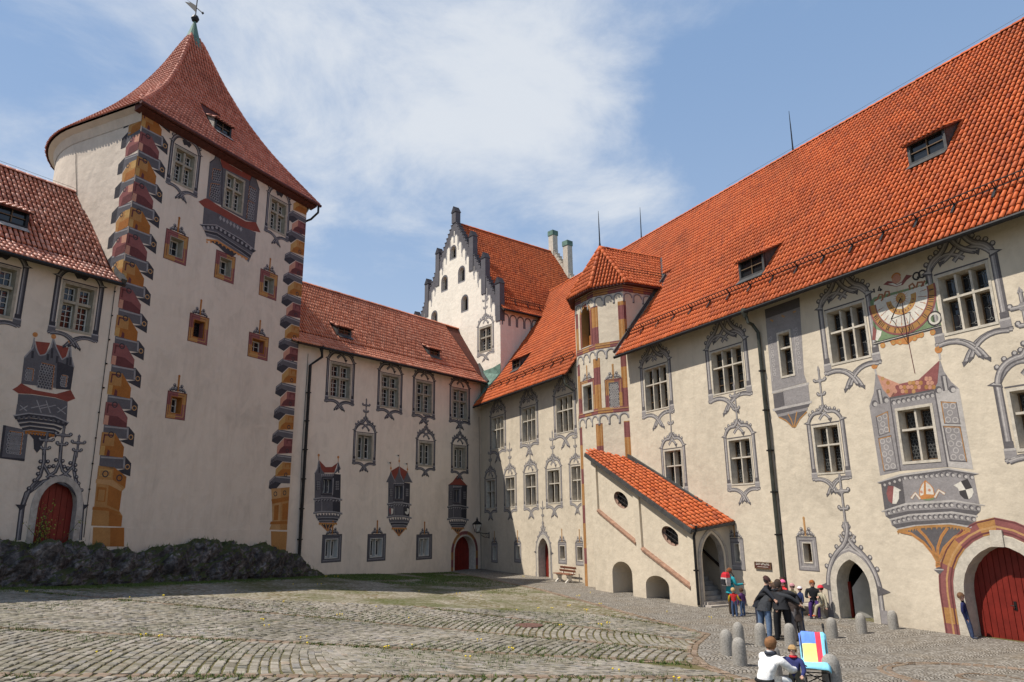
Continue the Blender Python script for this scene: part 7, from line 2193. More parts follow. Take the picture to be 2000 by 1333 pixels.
for s in (-1,): sp_.wbox(WG, -gw, -gw + .4, gze - 1, gze, -.3, .01)
sp_.build('stepped_parapet', G_MID, GR_G)
def pinnacle(u, z0, h, wd=.62, mt=G_MID, W=WG, o=-.18, cap=None, par=GR_G):
	p = MB(); c = WG.p(u, 0, o) if W is WG else W.p(u, 0, o)
	p.wbox(W, u - wd / 2, u + wd / 2, z0, z0 + h, o - wd * .42, o + wd * .42)
	b0 = [W.p(u - wd * .58, z0 + h, o - wd * .5), W.p(u + wd * .58, z0 + h, o - wd * .5), W.p(u + wd * .58, z0 + h, o + wd * .5), W.p(u - wd * .58, z0 + h, o + wd * .5)]
	t0_, t1_ = W.p(u, z0 + h + wd * .95, o - wd * .5), W.p(u, z0 + h + wd * .95, o + wd * .5)
	p.poly([b0[3], b0[2], t1_], 1); p.poly([b0[1], b0[0], t0_], 1); p.quad(b0[0], b0[3], t1_, t0_, 1); p.quad(b0[2], b0[1], t0_, t1_, 1); p.quad(b0[0], b0[1], b0[2], b0[3], 1)
	return p.build('pinnacle', [mt, cap or G_DARK], par)
pinnacle(gc, gza + .1, 1.0, .62)
for du, in ((2.55,), (4.25,), (6.1,)):
	for s in (-1, 1):
		z0 = gza - du * tanG
		pinnacle(gc + s * du, z0 - 1.4, 3.1, .58)
pinnacle(-gw - .1, gze - 3.2, 2.3, .5)
# roof
SG = Slope(WGf, gze - .15, .42, math.degrees(math.atan(tanG)), .8, 42)
tG = .8 + (gw / 2 + .42 - .8 * math.cos(R(42))) / math.cos(SG.p)
zr = SG.at(0, tG).z
rf = MB()
for t0_, t1_ in ((0, .8), (.8, tG)): poly_slope(rf, SG, [(.02, t0_), (lenG, t0_), (lenG, t1_), (.02, t1_)])
roofG = rf.build('roof', PAN_R, GR_G)
tiled(roofG, 'roof_tiles', SG.frames(.05, lenG, tG, .2, .36), TILE_R, 0, 17)
rb = MB(); rb.quad(SG.at(.02, tG, -.03), SG.at(lenG, tG, -.03), WG.p(-gw - .3, gze - .3, -lenG), WG.p(-gw - .3, gze - .3, 0)); rb.build('rear_roof', PAN_R, GR_G)
ridge_tiles(roofG, SG.at(.4, tG), SG.at(lenG, tG), TILE_R, .15, .42, 'ridge_tiles')
eaves_board(GR_G, SG, .05, lenG, WOOD_DARK); gutter(GR_G, SG, .1, lenG, METAL); snow_guard(GR_G, SG, .5, lenG * .5, 1.4, 1.3)
ar_ = MB()
for i in range(5):
	uc = .55 + i * .78; A_ = [(uc - .33, gze - 1.35)] + arch(uc - .33, uc + .33, gze - .75, gze - .42, 'round', 8) + [(uc + .33, gze - 1.35)]
	ar_.ribbon(WGf, A_, .12, .006, 0); ar_.ribbon(WGf, A_, .04, .0075, 2, shift=.03)
ar_.build('painted_arcade', TONES_D, GR_G)
# far gable: white stepped parapet with copper-capped piers
WG2 = Wall(WG.p(0, 0, -lenG), 140)
fp = MB()
for i in range(24):
	f0, f1 = i / 24, (i + 1) / 24
	ua, ub = gc + gw / 2 * (1 - f0), gc + gw / 2 * (1 - f1); za, zb_ = gze + (gza - gze) * f0, gze + (gza - gze) * f1
	fp.wbox(WG2, min(ua, ub), max(ua, ub), za - .6, zb_ + .55, -.4, .05); fp.wbox(WG2, min(ua, ub) - .02, max(ua, ub) + .02, zb_ + .55, zb_ + .62, -.44, .09)
	fp.wbox(WG2, -gw - min(ua, ub) - abs(ub - ua) , -gw - min(ua, ub), za - .6, zb_ + .55, -.4, .05)
fp.build('stepped_parapet', STONE_PALE, GR_G)
for u_, h_ in ((gc + .1, 2.0), (gc + 2.1, 3.2), (gc + 4.1, 2.2)):
	z0 = gza - abs(u_ - gc) * tanG
	p = MB(); p.wbox(WG2, u_ - .32, u_ + .32, z0 - .6, z0 + h_, -.5, .14, 0); p.wbox(WG2, u_ - .37, u_ + .37, z0 + h_, z0 + h_ + .5, -.55, .19, 1); p.build('chimney_pier', [STONE_PALE, COPPER], GR_G)
# =================================================================== courtyard ground
from mathutils import noise as mnoise
def mat_ground():
	m_, n, l, b = nt('courtyard_earth')
	pos = geo_pos(n)
	f = noise(n, l, .35, 5, .6, pos); g = noise(n, l, 9, 5, .65, pos)
	moss = ramp(n, l, mathn(n, l, 'ADD', mathn(n, l, 'MULTIPLY', f, .7), mathn(n, l, 'MULTIPLY', g, .3)), [(.38, (.17, .125, .075)), (.5, (.115, .10, .045)), (.62, (.075, .085, .025))])
	# far setts (too small to part one by one): pale stone heads in mossy joints
	mp = N(n, 'ShaderNodeMapping'); mp.inputs['Scale'].default_value = (4.6, 4.6, 4.6); mp.inputs['Rotation'].default_value = (0, 0, .5); l.new(pos, mp.inputs[0])
	vo = N(n, 'ShaderNodeTexVoronoi', feature='DISTANCE_TO_EDGE'); vo.inputs['Randomness'].default_value = .55; l.new(mp.outputs[0], vo.inputs['Vector']); vo.inputs['Scale'].default_value = 1.0
	vc = N(n, 'ShaderNodeTexVoronoi'); vc.inputs['Randomness'].default_value = .55; l.new(mp.outputs[0], vc.inputs['Vector']); vc.inputs['Scale'].default_value = 1.0
	st = ramp(n, l, vc.outputs['Color'], [(.2, (.20, .175, .135)), (.5, (.28, .25, .20)), (.8, (.34, .31, .255))])
	edge = ramp(n, l, vo.outputs['Distance'], [(.05, 0.0), (.13, 1.0)])
	patch = ramp(n, l, f, [(.44, 1.0), (.62, .25)])
	sp = N(n, 'ShaderNodeSeparateXYZ'); l.new(pos, sp.inputs[0])
	mr = N(n, 'ShaderNodeMapRange'); mr.inputs['From Min'].default_value = 25.4; mr.inputs['From Max'].default_value = 27.0; l.new(sp.outputs[1], mr.inputs['Value'])
	base = mixc(n, l, mathn(n, l, 'MULTIPLY', mathn(n, l, 'MULTIPLY', edge, patch), mr.outputs[0]), moss, st)
	l.new(base, b.inputs['Base Color']); b.inputs['Roughness'].default_value = .95; b.inputs['Specular IOR Level'].default_value = .1
	l.new(bump(n, l, mathn(n, l, 'ADD', mathn(n, l, 'MULTIPLY', vo.outputs['Distance'], .5), mathn(n, l, 'MULTIPLY', g, .3)), .05), b.inputs['Normal'])
	return m_
def mat_small_setts():
	"""little granite setts laid in fan-shaped rows"""
	m_, n, l, b = nt('small_sett_paving')
	tc = N(n, 'ShaderNodeUVMap'); sp = N(n, 'ShaderNodeSeparateXYZ'); l.new(tc.outputs[0], sp.inputs[0])
	fx = mathn(n, l, 'FRACT', mathn(n, l, 'DIVIDE', sp.outputs[0], 1.5))
	c = mathn(n, l, 'SUBTRACT', fx, .5)
	arc = mathn(n, l, 'SQRT', mathn(n, l, 'SUBTRACT', .34, mathn(n, l, 'MULTIPLY', c, c)))
	yy = mathn(n, l, 'ADD', sp.outputs[1], mathn(n, l, 'MULTIPLY', arc, 1.5))
	cb = N(n, 'ShaderNodeCombineXYZ'); l.new(mathn(n, l, 'MULTIPLY', sp.outputs[0], 8.5), cb.inputs[0]); l.new(mathn(n, l, 'MULTIPLY', yy, 8.5), cb.inputs[1])
	vo = N(n, 'ShaderNodeTexVoronoi', feature='DISTANCE_TO_EDGE', voronoi_dimensions='2D'); vo.inputs['Randomness'].default_value = .38; vo.inputs['Scale'].default_value = 1; l.new(cb.outputs[0], vo.inputs['Vector'])
	vc = N(n, 'ShaderNodeTexVoronoi', voronoi_dimensions='2D'); vc.inputs['Randomness'].default_value = .38; vc.inputs['Scale'].default_value = 1; l.new(cb.outputs[0], vc.inputs['Vector'])
	st = ramp(n, l, vc.outputs['Color'], [(.15, (.19, .168, .142)), (.5, (.275, .248, .213)), (.85, (.35, .322, .282))])
	pos = geo_pos(n); f = noise(n, l, .5, 5, .6, pos)
	st = mixc(n, l, mathn(n, l, 'MULTIPLY', ramp(n, l, f, [(.5, 0.0), (.68, 1.0)]), .4), st, (.26, .20, .13))
	edge = ramp(n, l, vo.outputs['Distance'], [(.04, 0.0), (.14, 1.0)])
	l.new(mixc(n, l, edge, (.12, .10, .075), st), b.inputs['Base Color'])
	b.inputs['Roughness'].default_value = .85; b.inputs['Specular IOR Level'].default_value = .2
	l.new(bump(n, l, ramp(n, l, vo.outputs['Distance'], [(0, 0.0), (.25, 1.0)]), .03), b.inputs['Normal'])
	return m_
COBBLE = mat_pieces('cobble_stone', [(0, (.155, .133, .102)), (.25, (.245, .213, .170)), (.55, (.325, .29, .24)), (.8, (.28, .245, .21)), (.93, (.215, .20, .185)), (1, (.31, .245, .185))], .85, (.10, .095, .05), .75, .006, 7, .2)
BRICK_SETT = mat_pieces('brown_sett', [(0, (.16, .105, .072)), (.5, (.225, .16, .115)), (1, (.27, .20, .15))], .85, (.13, .11, .06), .45, .006, 7, .2)
GRASS = mat_pieces('grass_blade', [(0, (.05, .085, .018)), (.5, (.085, .13, .028)), (1, (.14, .17, .045))], .8, (.08, .08, .03), .3, 0)
YELLOW = mat_plain('dandelion', (.75, .55, .03), .7, .1, 5)

gm = MB(); xs = np.concatenate([np.arange(-110, -32, 6), np.arange(-32, 24, .8), np.arange(24, 116, 6)]); ys = np.concatenate([np.arange(-60, 2, 6), np.arange(2, 62, .8), np.arange(62, 180, 8)])
gv = [(float(x), float(y), ground_z(x, y)) for y in ys for x in xs]; nx = len(xs)
gm.v = gv; gm.f = [(j * nx + i, j * nx + i + 1, (j + 1) * nx + i + 1, (j + 1) * nx + i) for j in range(len(ys) - 1) for i in range(nx - 1)]; gm.m = [0] * len(gm.f)
GROUND = gm.build('courtyard_ground', mat_ground(), None, True); tag(GROUND, 'mossy courtyard ground between the castle wings', None, None, 'structure')
# small-sett apron along the right wing
band_px = [(885, 1118), (940, 1128), (1000, 1140), (1060, 1152), (1100, 1163), (1180, 1184), (1300, 1217), (1390, 1240), (1365, 1262), (1362, 1280), (1385, 1300), (1430, 1318), (1490, 1335)]
band = []
for q in band_px:
	h = ground_hit(*q) - WR.P; band.append((h.dot(WR.d), h.dot(WR.n)))
band = [(-1.0, 2.8)] + band + [(44, 11.2), (52, 11)]
def band_d(u):
	for (a, b), (c, d) in zip(band[:-1], band[1:]):
		if a <= u <= c: return b + (d - b) * (u - a) / (c - a)
	return band[-1][1] if u > band[-1][0] else band[0][1]
def gp(u, d, h=0.0):
	P = WR.p(u, 0, d); P.z = ground_z(P.x, P.y) + h; return P
ap_ = MB(); us = np.arange(-1.0, 52.01, .4); nd = 14; uvs = []
for u in us:
	D = band_d(float(u))
	for k in range(nd + 1): d = -.2 + (D + .2) * k / nd; ap_.v.append(tuple(gp(float(u), d, .012))); uvs.append((float(u), d))
for i in range(len(us) - 1):
	for k in range(nd): a = i * (nd + 1) + k; ap_.f.append((a, a + 1, a + nd + 2, a + nd + 1)); ap_.m.append(0)
APR = ap_.build('small_sett_pavement', mat_small_setts(), None, True)
uvl = APR.data.uv_layers.new(name='UVMap')
li_ = np.zeros(len(APR.data.loops), dtype=np.int32); APR.data.loops.foreach_get('vertex_index', li_)
uvl.data.foreach_set('uv', np.array(uvs, dtype=np.float32)[li_].ravel())
tag(APR, 'pavement of little grey setts in fans along the right wing', None, None, 'structure')

# ---- big setts laid in wedge-shaped bands
C0 = np.array([10.3, 16.4])
stones, brown = [], []         # each: 4 plan corners
def keep(x, y):
	P = Vector((x, y, 0)) - WR.P
	u, d = P.dot(WR.d), P.dot(WR.n)
	if u < 0.5 or u > 44 or d < band_d(u) + .32: return False
	q = Vector((x, y, 0)) - WT.P
	if q.dot(WT.n) < 1.2 and q.dot(WT.d) < 14.2: return False
	if (Vector((x, y, 0)) - WL.P).dot(WL.n) < 1.2: return False
	if (Vector((x, y, 0)) - WB.P).dot(WB.n) < .15: return False
	px, py, w = project((x, y, ground_z(x, y)))
	return w > 5 and -60 < px < 2060 and py < 1400 and y < 26.6
def pol(r, a): return (C0[0] - r * math.cos(a), C0[1] + r * math.sin(a))
edges_ = [math.radians(a) for a in (-46, -29, -12.9, 1.7, 18.7, 36, 54, 72)]
def shear_of(sec, r):
	if sec == 2: return .3 + min(3.2, 1.7 * math.exp(-(r - 12) / 1.7))
	if sec == 3: return -.35 - .9 / (1 + math.exp(-(r - 13.5) / 1.2)) * 1.6
	return (1.2 if sec % 2 == 0 else -1.2)
W_ROW = .15
for sec in range(len(edges_) - 1):
	a0, a1 = edges_[sec], edges_[sec + 1]
	r = 4.6
	while r < 34:
		wst = .205 + rng.uniform(-.02, .02)
		rm = r + wst / 2
		width = rm * (a1 - a0)
		nrow = 2
		tb = (nrow * W_ROW) / width          # brown border rows take the first bit
		sh = shear_of(sec, r)
		n_ = max(1, int(width * (1 - tb) * math.sqrt(1 + (sh / width) ** 2) / .20))
		cut = np.linspace(tb, 1, n_ + 1); cut[1:-1] += rng.uniform(-.018, .018, n_ - 1) / max(.4, width) if n_ > 1 else 0
		for k in range(n_):
			t0, t1 = cut[k], cut[k + 1]
			f = lambda rr, t: pol(rr + sh * t, a0 + (a1 - a0) * t)
			c = f(rm, (t0 + t1) / 2)
			if not keep(*c): continue
			stones.append([f(r, t0), f(r + wst, t0), f(r + wst, t1), f(r, t1)])
		r += wst
	r = 4.6
	while r < 34:
		ln = rng.uniform(.18, .3)
		for k in range(2):
			da = W_ROW / max(1, r)
			f = lambda rr, j: pol(rr, a0 + da * j)
			if keep(*f(r + ln / 2, k + .5)): brown.append([f(r, k), f(r + ln, k), f(r + ln, k + 1), f(r, k + 1)])
		r += ln
# two rows of brown setts along the edge of the apron
dense = []
for (a, b), (c, d) in zip(band[:-1], band[1:]):
	n_ = max(1, int(math.hypot(c - a, d - b) / .24))
	for i in range(n_): dense.append((a + (c - a) * i / n_, b + (d - b) * i / n_))
for p, q in zip(dense[:-1], dense[1:]):
	dx, dy = q[0] - p[0], q[1] - p[1]; l = math.hypot(dx, dy); nx_, ny_ = -dy / l, dx / l
	for k in range(2):
		o0, o1 = k * .15, (k + 1) * .15
		cs = [WR.p(a, 0, b) for a, b in ((p[0] + nx_ * o0, p[1] + ny_ * o0), (q[0] + nx_ * o0, q[1] + ny_ * o0), (q[0] + nx_ * o1, q[1] + ny_ * o1), (p[0] + nx_ * o1, p[1] + ny_ * o1))]
		px, py, w = project((cs[0].x, cs[0].y, .1))
		if w > 5 and -40 < px < 2040 and py < 1400 and 2 < p[0] < 42: brown.append([(v.x, v.y) for v in cs])
# rings of brown setts in front of the gate
for r0 in (1.75, 1.92, .55):
	n_ = int(2 * math.pi * r0 / .2)
	for i in range(n_):
		t0, t1 = 2 * math.pi * i / n_, 2 * math.pi * (i + 1) / n_
		f = lambda rr, t: (C0[0] - .1 + rr * 1.12 * math.cos(t), C0[1] + rr * math.sin(t))
		brown.append([f(r0, t0), f(r0 + .16, t0), f(r0 + .16, t1), f(r0, t1)])
def stone_mesh(Q, seed, gap=(.027, .012), hgt=(.016, .034)):
	r_ = np.random.default_rng(seed); Q = np.array(Q); n_ = len(Q)
	c = Q.mean(1, keepdims=True)
	e1 = np.linalg.norm(Q[:, 1] - Q[:, 0], axis=1); e2 = np.linalg.norm(Q[:, 3] - Q[:, 0], axis=1)
	s1 = 1 - 2 * gap[0] / np.maximum(e1, .05) ; s2 = 1 - 2 * gap[1] / np.maximum(e2, .05)
	d1 = ((Q[:, 1] - Q[:, 0]) + (Q[:, 2] - Q[:, 3])) / 4; d2 = ((Q[:, 3] - Q[:, 0]) + (Q[:, 2] - Q[:, 1])) / 4
	V = np.zeros((n_, 12, 3))
	gzs = np.array([ground_z(*q) for q in c[:, 0]])
	# ground gradient
	gx = np.array([ground_z(q[0] + .1, q[1]) for q in c[:, 0]]); gy = np.array([ground_z(q[0], q[1] + .1) for q in c[:, 0]])
	gx = (gx - gzs) / .1; gy = (gy - gzs) / .1
	hh = r_.uniform(*hgt, n_); tx = r_.normal(0, .045, n_); ty = r_.normal(0, .045, n_)
	for lvl, (k1, k2, h_) in enumerate(((1.0, 1.0, -.02), (1.0, 1.0, .6), (.78, .80, 1.0))):
		for j, (a, b) in enumerate(((-1, -1), (1, -1), (1, 1), (-1, 1))):
			jit = r_.normal(0, .006, (n_, 2)) if lvl == 1 else 0
			P = c[:, 0] + d1 * (a * k1 * s1)[:, None] + d2 * (b * k2 * s2)[:, None] + jit
			off = P - c[:, 0]
			z = gzs + gx * off[:, 0] + gy * off[:, 1] + (h_ if lvl == 0 else hh * h_ + (tx * off[:, 0] + ty * off[:, 1]) * (1 if lvl == 2 else .8))
			V[:, lvl * 4 + j, 0:2] = P; V[:, lvl * 4 + j, 2] = z
	F = []
	for l_ in (0, 4):
		for j in range(4): F.append((l_ + j, l_ + (j + 1) % 4, l_ + 4 + (j + 1) % 4, l_ + 4 + j))
	F.append((8, 9, 10, 11))
	return V, F
def lay(Q, name, stuffname, mat, single, seed):
	if not Q: return
	V, F = stone_mesh(Q, seed)
	# orientation: make the tops face up
	a = V[0, 9] - V[0, 8]; b = V[0, 11] - V[0, 8]
	if a[0] * b[1] - a[1] * b[0] < 0: F = [tuple(reversed(f)) for f in F]
	cen = V.mean(1); pj = [project(c) for c in cen]
	key = [p[2] if 0 < p[0] < 2000 and p[1] < 1333 else 1e9 for p in pj]
	order = np.argsort(key)[:single]; one = set(order.tolist())
	protos = []
	for i in sorted(one):
		if key[i] > 1e8: continue
		me = bpy.data.meshes.new(name); o_ = Vector(cen[i])
		me.from_pydata([tuple(v - cen[i]) for v in V[i]], [], F); me.materials.append(mat)
		o = bpy.data.objects.new(name, me); COL.objects.link(o); o.parent = GROUND; o.location = o_
	rest = np.array([i for i in range(len(Q)) if i not in one], dtype=int)
	mesh_batch(stuffname, V[rest], F, mat, GROUND, np.random.default_rng(seed).random(len(rest)), [False] * len(F), 'stuff')
print('stones', len(stones), 'brown', len(brown))
lay(stones, 'cobble', 'cobbles', COBBLE, 300, 21)
lay(brown, 'brown_sett', 'brown_setts', BRICK_SETT, 150, 22)

# ---- grass and moss tufts in the joints, dandelions
def blades(pts, seed, h=(.03, .085)):
	r_ = np.random.default_rng(seed); n_ = len(pts)
	V = np.zeros((n_, 3, 3)); P = np.array(pts)
	gzs = np.array([ground_z(*p) for p in P])
	an = r_.uniform(0, 2 * math.pi, n_); w = r_.uniform(.006, .014, n_); hh = r_.uniform(*h, n_); le = r_.normal(0, .03, (n_, 2))
	V[:, 0, 0] = P[:, 0] - np.cos(an) * w; V[:, 0, 1] = P[:, 1] - np.sin(an) * w; V[:, 1, 0] = P[:, 0] + np.cos(an) * w; V[:, 1, 1] = P[:, 1] + np.sin(an) * w
	V[:, 2, 0:2] = P + le; V[:, 0, 2] = V[:, 1, 2] = gzs; V[:, 2, 2] = gzs + hh
	return V
gp_pts = []
def tuft(x, y, n_, s):
	for _ in range(n_): gp_pts.append((x + rng.normal(0, s), y + rng.normal(0, s)))
for a in edges_[1:]:                     # along the borders
	for _ in range(900):
		r = rng.uniform(5, 30); x, y = pol(r, a + rng.normal(0, .10) / r)
		if keep(x, y) and mnoise.noise((x * .7, y * .7, 1.0)) > -.05: tuft(x, y, 7, .035)
for sec in range(1, 6):
	for _ in range(2600):
		a = rng.uniform(edges_[sec], edges_[sec + 1]); r = rng.uniform(5, 30); x, y = pol(r, a)
		if keep(x, y) and mnoise.noise((x * .33, y * .33, 5.0)) + .35 * mnoise.noise((x * 1.7, y * 1.7, 2.0)) > .12: tuft(x, y, 5, .05)
for _ in range(15000):                    # far corner, where grass has taken over
	t = rng.uniform(0, 1); q = WB.p(-15.5 + 14 * t, 0, abs(rng.normal(0, 5.0)) + .1)
	P = q - WR.P
	if P.dot(WR.n) < band_d(P.dot(WR.d)) + .2: continue
	if mnoise.noise((q.x * .4, q.y * .4, 9.0)) > -.15: tuft(q.x, q.y, 3, .08)
for _ in range(5000):                     # foot of the rock
	u = rng.uniform(-8, 14); q = (WT if u > 0 else WL).p(u, 0, 1.2 + abs(rng.normal(0, .5)))
	tuft(q.x, q.y, 4, .06)
V = blades(gp_pts, 5)
mesh_batch('grass_tufts', V, [(0, 1, 2)], GRASS, None, np.random.default_rng(3).random(len(V)), [False], None)
gt_ = [o for o in COL.objects if o.name.startswith('grass_tufts')][0]; tag(gt_, 'short green grass and moss tufts in the joints of the cobbles', None, None, 'stuff')
dm = MB()
for _ in range(70):
	a = rng.uniform(edges_[1], edges_[-1]); r = rng.uniform(5, 34); x, y = pol(r, a)
	if not keep(x, y) and y < 26: continue
	z = ground_z(x, y) + .07
	for k in range(rng.integers(1, 4)):
		x2, y2 = x + rng.normal(0, .06), y + rng.normal(0, .06)
		dm.lathe((x2, y2, z), [(.004, -.07), (.005, -.012), (.024, 0), (.018, .012), (.004, .016)], 6)
DN = dm.build('dandelion_flowers', YELLOW); tag(DN, 'scattered yellow dandelions among the cobbles', None, None, 'stuff')
# manhole cover
mc = ground_hit(1031, 1224.5)
MH = thing('manhole_cover', 'round rust-rimmed manhole cover let into the cobbles', 'manhole cover', mc)
b = MB(); b.lathe(mc + Vector((0, 0, .0)), [(.36, -.02), (.44, -.02), (.44, .045), (.36, .045)], 28); b.build('rim', bpy.data.materials['rusty_iron'], MH)
b = MB(); b.lathe(mc, [(.02, .030), (.35, .030), (.355, -.02)], 28); b.build('lid', mat_plain('concrete_lid', (.38, .33, .27), .9, .25, 9), MH)

# =================================================================== rock outcrop under tower and left wing
def mat_rock():
	m_, n, l, b = nt('dark_rock')
	pos = geo_pos(n)
	f = noise(n, l, 1.6, 8, .68, pos, .8); g = noise(n, l, 7, 6, .7, pos, .4)
	base = ramp(n, l, mathn(n, l, 'ADD', mathn(n, l, 'MULTIPLY', f, .65), mathn(n, l, 'MULTIPLY', g, .35)), [(.38, (.022, .018, .017)), (.48, (.06, .052, .05)), (.57, (.15, .135, .13)), (.66, (.34, .31, .295))])
	gn = N(n, 'ShaderNodeNewGeometry'); sp = N(n, 'ShaderNodeSeparateXYZ'); l.new(gn.outputs['Normal'], sp.inputs[0])
	up = mathn(n, l, 'ADD', sp.outputs[2], mathn(n, l, 'MULTIPLY', noise(n, l, 3.5, 5, .65, pos), .9))
	mo = ramp(n, l, up, [(.98, 0.0), (1.25, 1.0)])
	l.new(mixc(n, l, mathn(n, l, 'MULTIPLY', mo, .85), base, (.055, .062, .018)), b.inputs['Base Color'])
	b.inputs['Roughness'].default_value = .9; b.inputs['Specular IOR Level'].default_value = .2
	l.new(bump(n, l, mathn(n, l, 'ADD', f, mathn(n, l, 'MULTIPLY', g, .4)), .16), b.inputs['Normal'])
	return m_
rk = MB(); US = np.arange(-12, 14.4, .13); topz = [(-12, 2.9), (-3, 2.92), (-.6, 2.8), (1.2, 2.5), (2.4, 2.36), (3.2, 2.5), (5.4, 2.66), (7, 2.6), (9.4, 2.25), (11, 1.85), (12.5, 1.35), (13.6, .8), (14.4, .5)]
nj = 26
for u in US:
	u = float(u); W_ = WL if u < 0 else WT
	tz = np.interp(u, [a for a, _ in topz], [b for _, b in topz])
	ob = np.interp(u, [-12, -3, 0, 4, 7, 11, 13, 14.4], [1.0, 1.15, 1.0, 1.35, 1.6, 1.4, 1.2, .9])
	fq = W_.p(u, 0, ob); gz_ = ground_z(fq.x, fq.y) - .12
	h = max(.1, tz - gz_)
	for j in range(nj):
		f = j / (nj - 1)
		prof_ = [(0, 1.0, 0), (.2, .97, .28), (.42, .86, .62), (.6, .72, .86), (.75, .5, .98), (.88, .22, 1.02), (1, -.25, 1.0)]
		o_ = np.interp(f, [p[0] for p in prof_], [p[1] for p in prof_]) * ob if f < .999 else -.25
		z = gz_ + h * np.interp(f, [p[0] for p in prof_], [p[2] for p in prof_])
		P = W_.p(u, z, o_)
		q = P * .8
		q2 = P * 1.15 + Vector((mnoise.noise(P * .9), mnoise.noise(P * .9 + Vector((9, 0, 0))), 0)) * .8
		d = mnoise.turbulence(q, 5, True, noise_basis='PERLIN_ORIGINAL') - .5 + .42 * (mnoise.voronoi(q2)[0][0] - .35) - .25 * (mnoise.voronoi(q2 * 2.3)[0][0] - .3)
		e = mnoise.noise(P * 4.3) * .07
		nrm = (W_.n * (1 - f) + Vector((0, 0, 1)) * f).normalized()
		amp = .62 if .05 < f < .9 else .12
		P = P + nrm * (d * amp + e) * min(1, h)
		rk.v.append(tuple(P))
for i in range(len(US) - 1):
	for j in range(nj - 1): a = i * nj + j; rk.f.append((a, a + nj, a + nj + 1, a + 1)); rk.m.append(0)
ROCK = rk.build('rock_outcrop', mat_rock(), None, False); tag(ROCK, 'long dark rock outcrop with mossy top under the tower and left wing', 'rock')
# fringe of grass hanging on top of the rock
fp_ = []
for _ in range(1300):
	i = int(rng.integers(0, len(US))); j = int(rng.integers(19, nj - 2)); fp_.append(rk.v[i * nj + j])
P = np.array(fp_) + rng.normal(0, .05, (len(fp_), 3)) * np.array([1, 1, .2]); n_ = len(P); an = rng.uniform(0, 6.28, n_); V = np.zeros((n_, 3, 3))
V[:, 0] = P; V[:, 1] = P; V[:, 0, 0] -= np.cos(an) * .02; V[:, 0, 1] -= np.sin(an) * .02; V[:, 1, 0] += np.cos(an) * .02; V[:, 1, 1] += np.sin(an) * .02
V[:, 2] = P + rng.normal(0, .06, (n_, 3)); V[:, 2, 2] += rng.uniform(.03, .10, n_)
mb_ = mesh_batch('rock_grass', V, [(0, 1, 2)], GRASS, ROCK, np.random.default_rng(4).random(n_), [False], 'stuff')
# thin post by the rock
b = MB(); q = ground_hit(182, 1133); b.tube([q - Vector((0, 0, .05)), q + Vector((0, 0, 1.25))], .02, 6)
tag(b.build('marker_post', METAL), 'thin grey stake standing against the dark rock', 'stake')
# young shrub in front of the left door
SH = thing('shrub', 'thin young shrub with yellow-green leaves in front of the left door', 'shrub', WL.p(-1.9, 2.8, .35))
tw = MB(); lf = []
base = WL.p(-1.9, 2.7, .35)
for k in range(11):
	d = (WL.d * rng.normal(0, .55) + WL.n * rng.normal(.1, .2) + Vector((0, 0, 1))).normalized(); L_ = rng.uniform(.7, 1.75)
	p1 = base + WL.d * rng.normal(0, .3); p2 = p1 + d * L_ * .55 + WL.d * rng.normal(0, .1); p3 = p1 + d * L_ + WL.d * rng.normal(0, .2)
	tw.tube([p1, p2, p3], [.014, .009, .004], 4)
	for _ in range(24):
		t = rng.uniform(.3, 1); c = p1.lerp(p2, t * 2) if t < .5 else p2.lerp(p3, t * 2 - 1); lf.append(c + Vector(tuple(rng.normal(0, .085, 3))))
tw.build('twig', WOOD_DARK, SH)
P = np.array([tuple(c) for c in lf]); n_ = len(P); V = np.zeros((n_, 4, 3)); a1 = rng.normal(0, 1, (n_, 3)); a1 /= np.linalg.norm(a1, axis=1)[:, None]; a2 = np.cross(a1, rng.normal(0, 1, (n_, 3))); a2 /= np.linalg.norm(a2, axis=1)[:, None]
V[:, 0] = P - a1 * .045; V[:, 1] = P + a2 * .022; V[:, 2] = P + a1 * .045; V[:, 3] = P - a2 * .022
mesh_batch('leaves', V, [(0, 1, 2, 3)], mat_pieces('young_leaf', [(0, (.13, .16, .02)), (.5, (.20, .22, .03)), (1, (.27, .26, .05))], .6, (.1, .12, .02), .2, 0), SH, rng.random(n_), [False], 'stuff')
# =================================================================== street furniture
GRANITE = mat_plain('granite', (.27, .25, .22), .85, .3, 30, .004, bscale=60)
bl = [((1421, 1281), 'granite bollard at the left of the trio beside the brown sett curve', 0), ((1444, 1259), 'granite bollard at the back of the trio beside the brown sett curve', 1), ((1446, 1301), 'granite bollard at the front of the trio, with a dark spot', 2),
	  ((1487, 1262), 'granite bollard right behind the legs of the man in blue jeans', 3), ((1545, 1262), 'granite bollard in the shade of the huddled group, behind the brown coat', 4),
	  ((1627, 1247), 'granite bollard standing alone right of the huddled group, before the boy with red cap', 5), ((1684, 1238), 'granite bollard in front of the open pointed doorway', 6), ((1746, 1229.5), 'granite bollard close to the wall right of the pointed doorway', 7),
	  ((1628, 1352), 'granite bollard in the foreground behind the wheel of the pushchair', 8), ((1513, 1322), 'granite bollard half hidden between the woman in white and the toddler', 9)]
proto = None
for (x, y), lab, i in bl:
	q = ground_hit(x, y)
	if proto is None:
		b = MB(); b.lathe((0, 0, 0), [(.155, -.1), (.157, .02), (.153, .30), (.148, .40), (.134, .48), (.102, .54), (.055, .575), (.012, .583)], 22)
		b.add([], [])
		me = None
		proto = b.build('bollard', GRANITE, None, True); o = proto
	else:
		o = proto.copy(); COL.objects.link(o)
	s = 1.0 + rng.uniform(-.04, .04)
	if i == 8: s = 1.12
	o.location = q; o.scale = (s, s, s); o.rotation_euler = (0, 0, rng.uniform(0, 6))
	tag(o, lab, 'bollard', 'granite bollards on the paving')
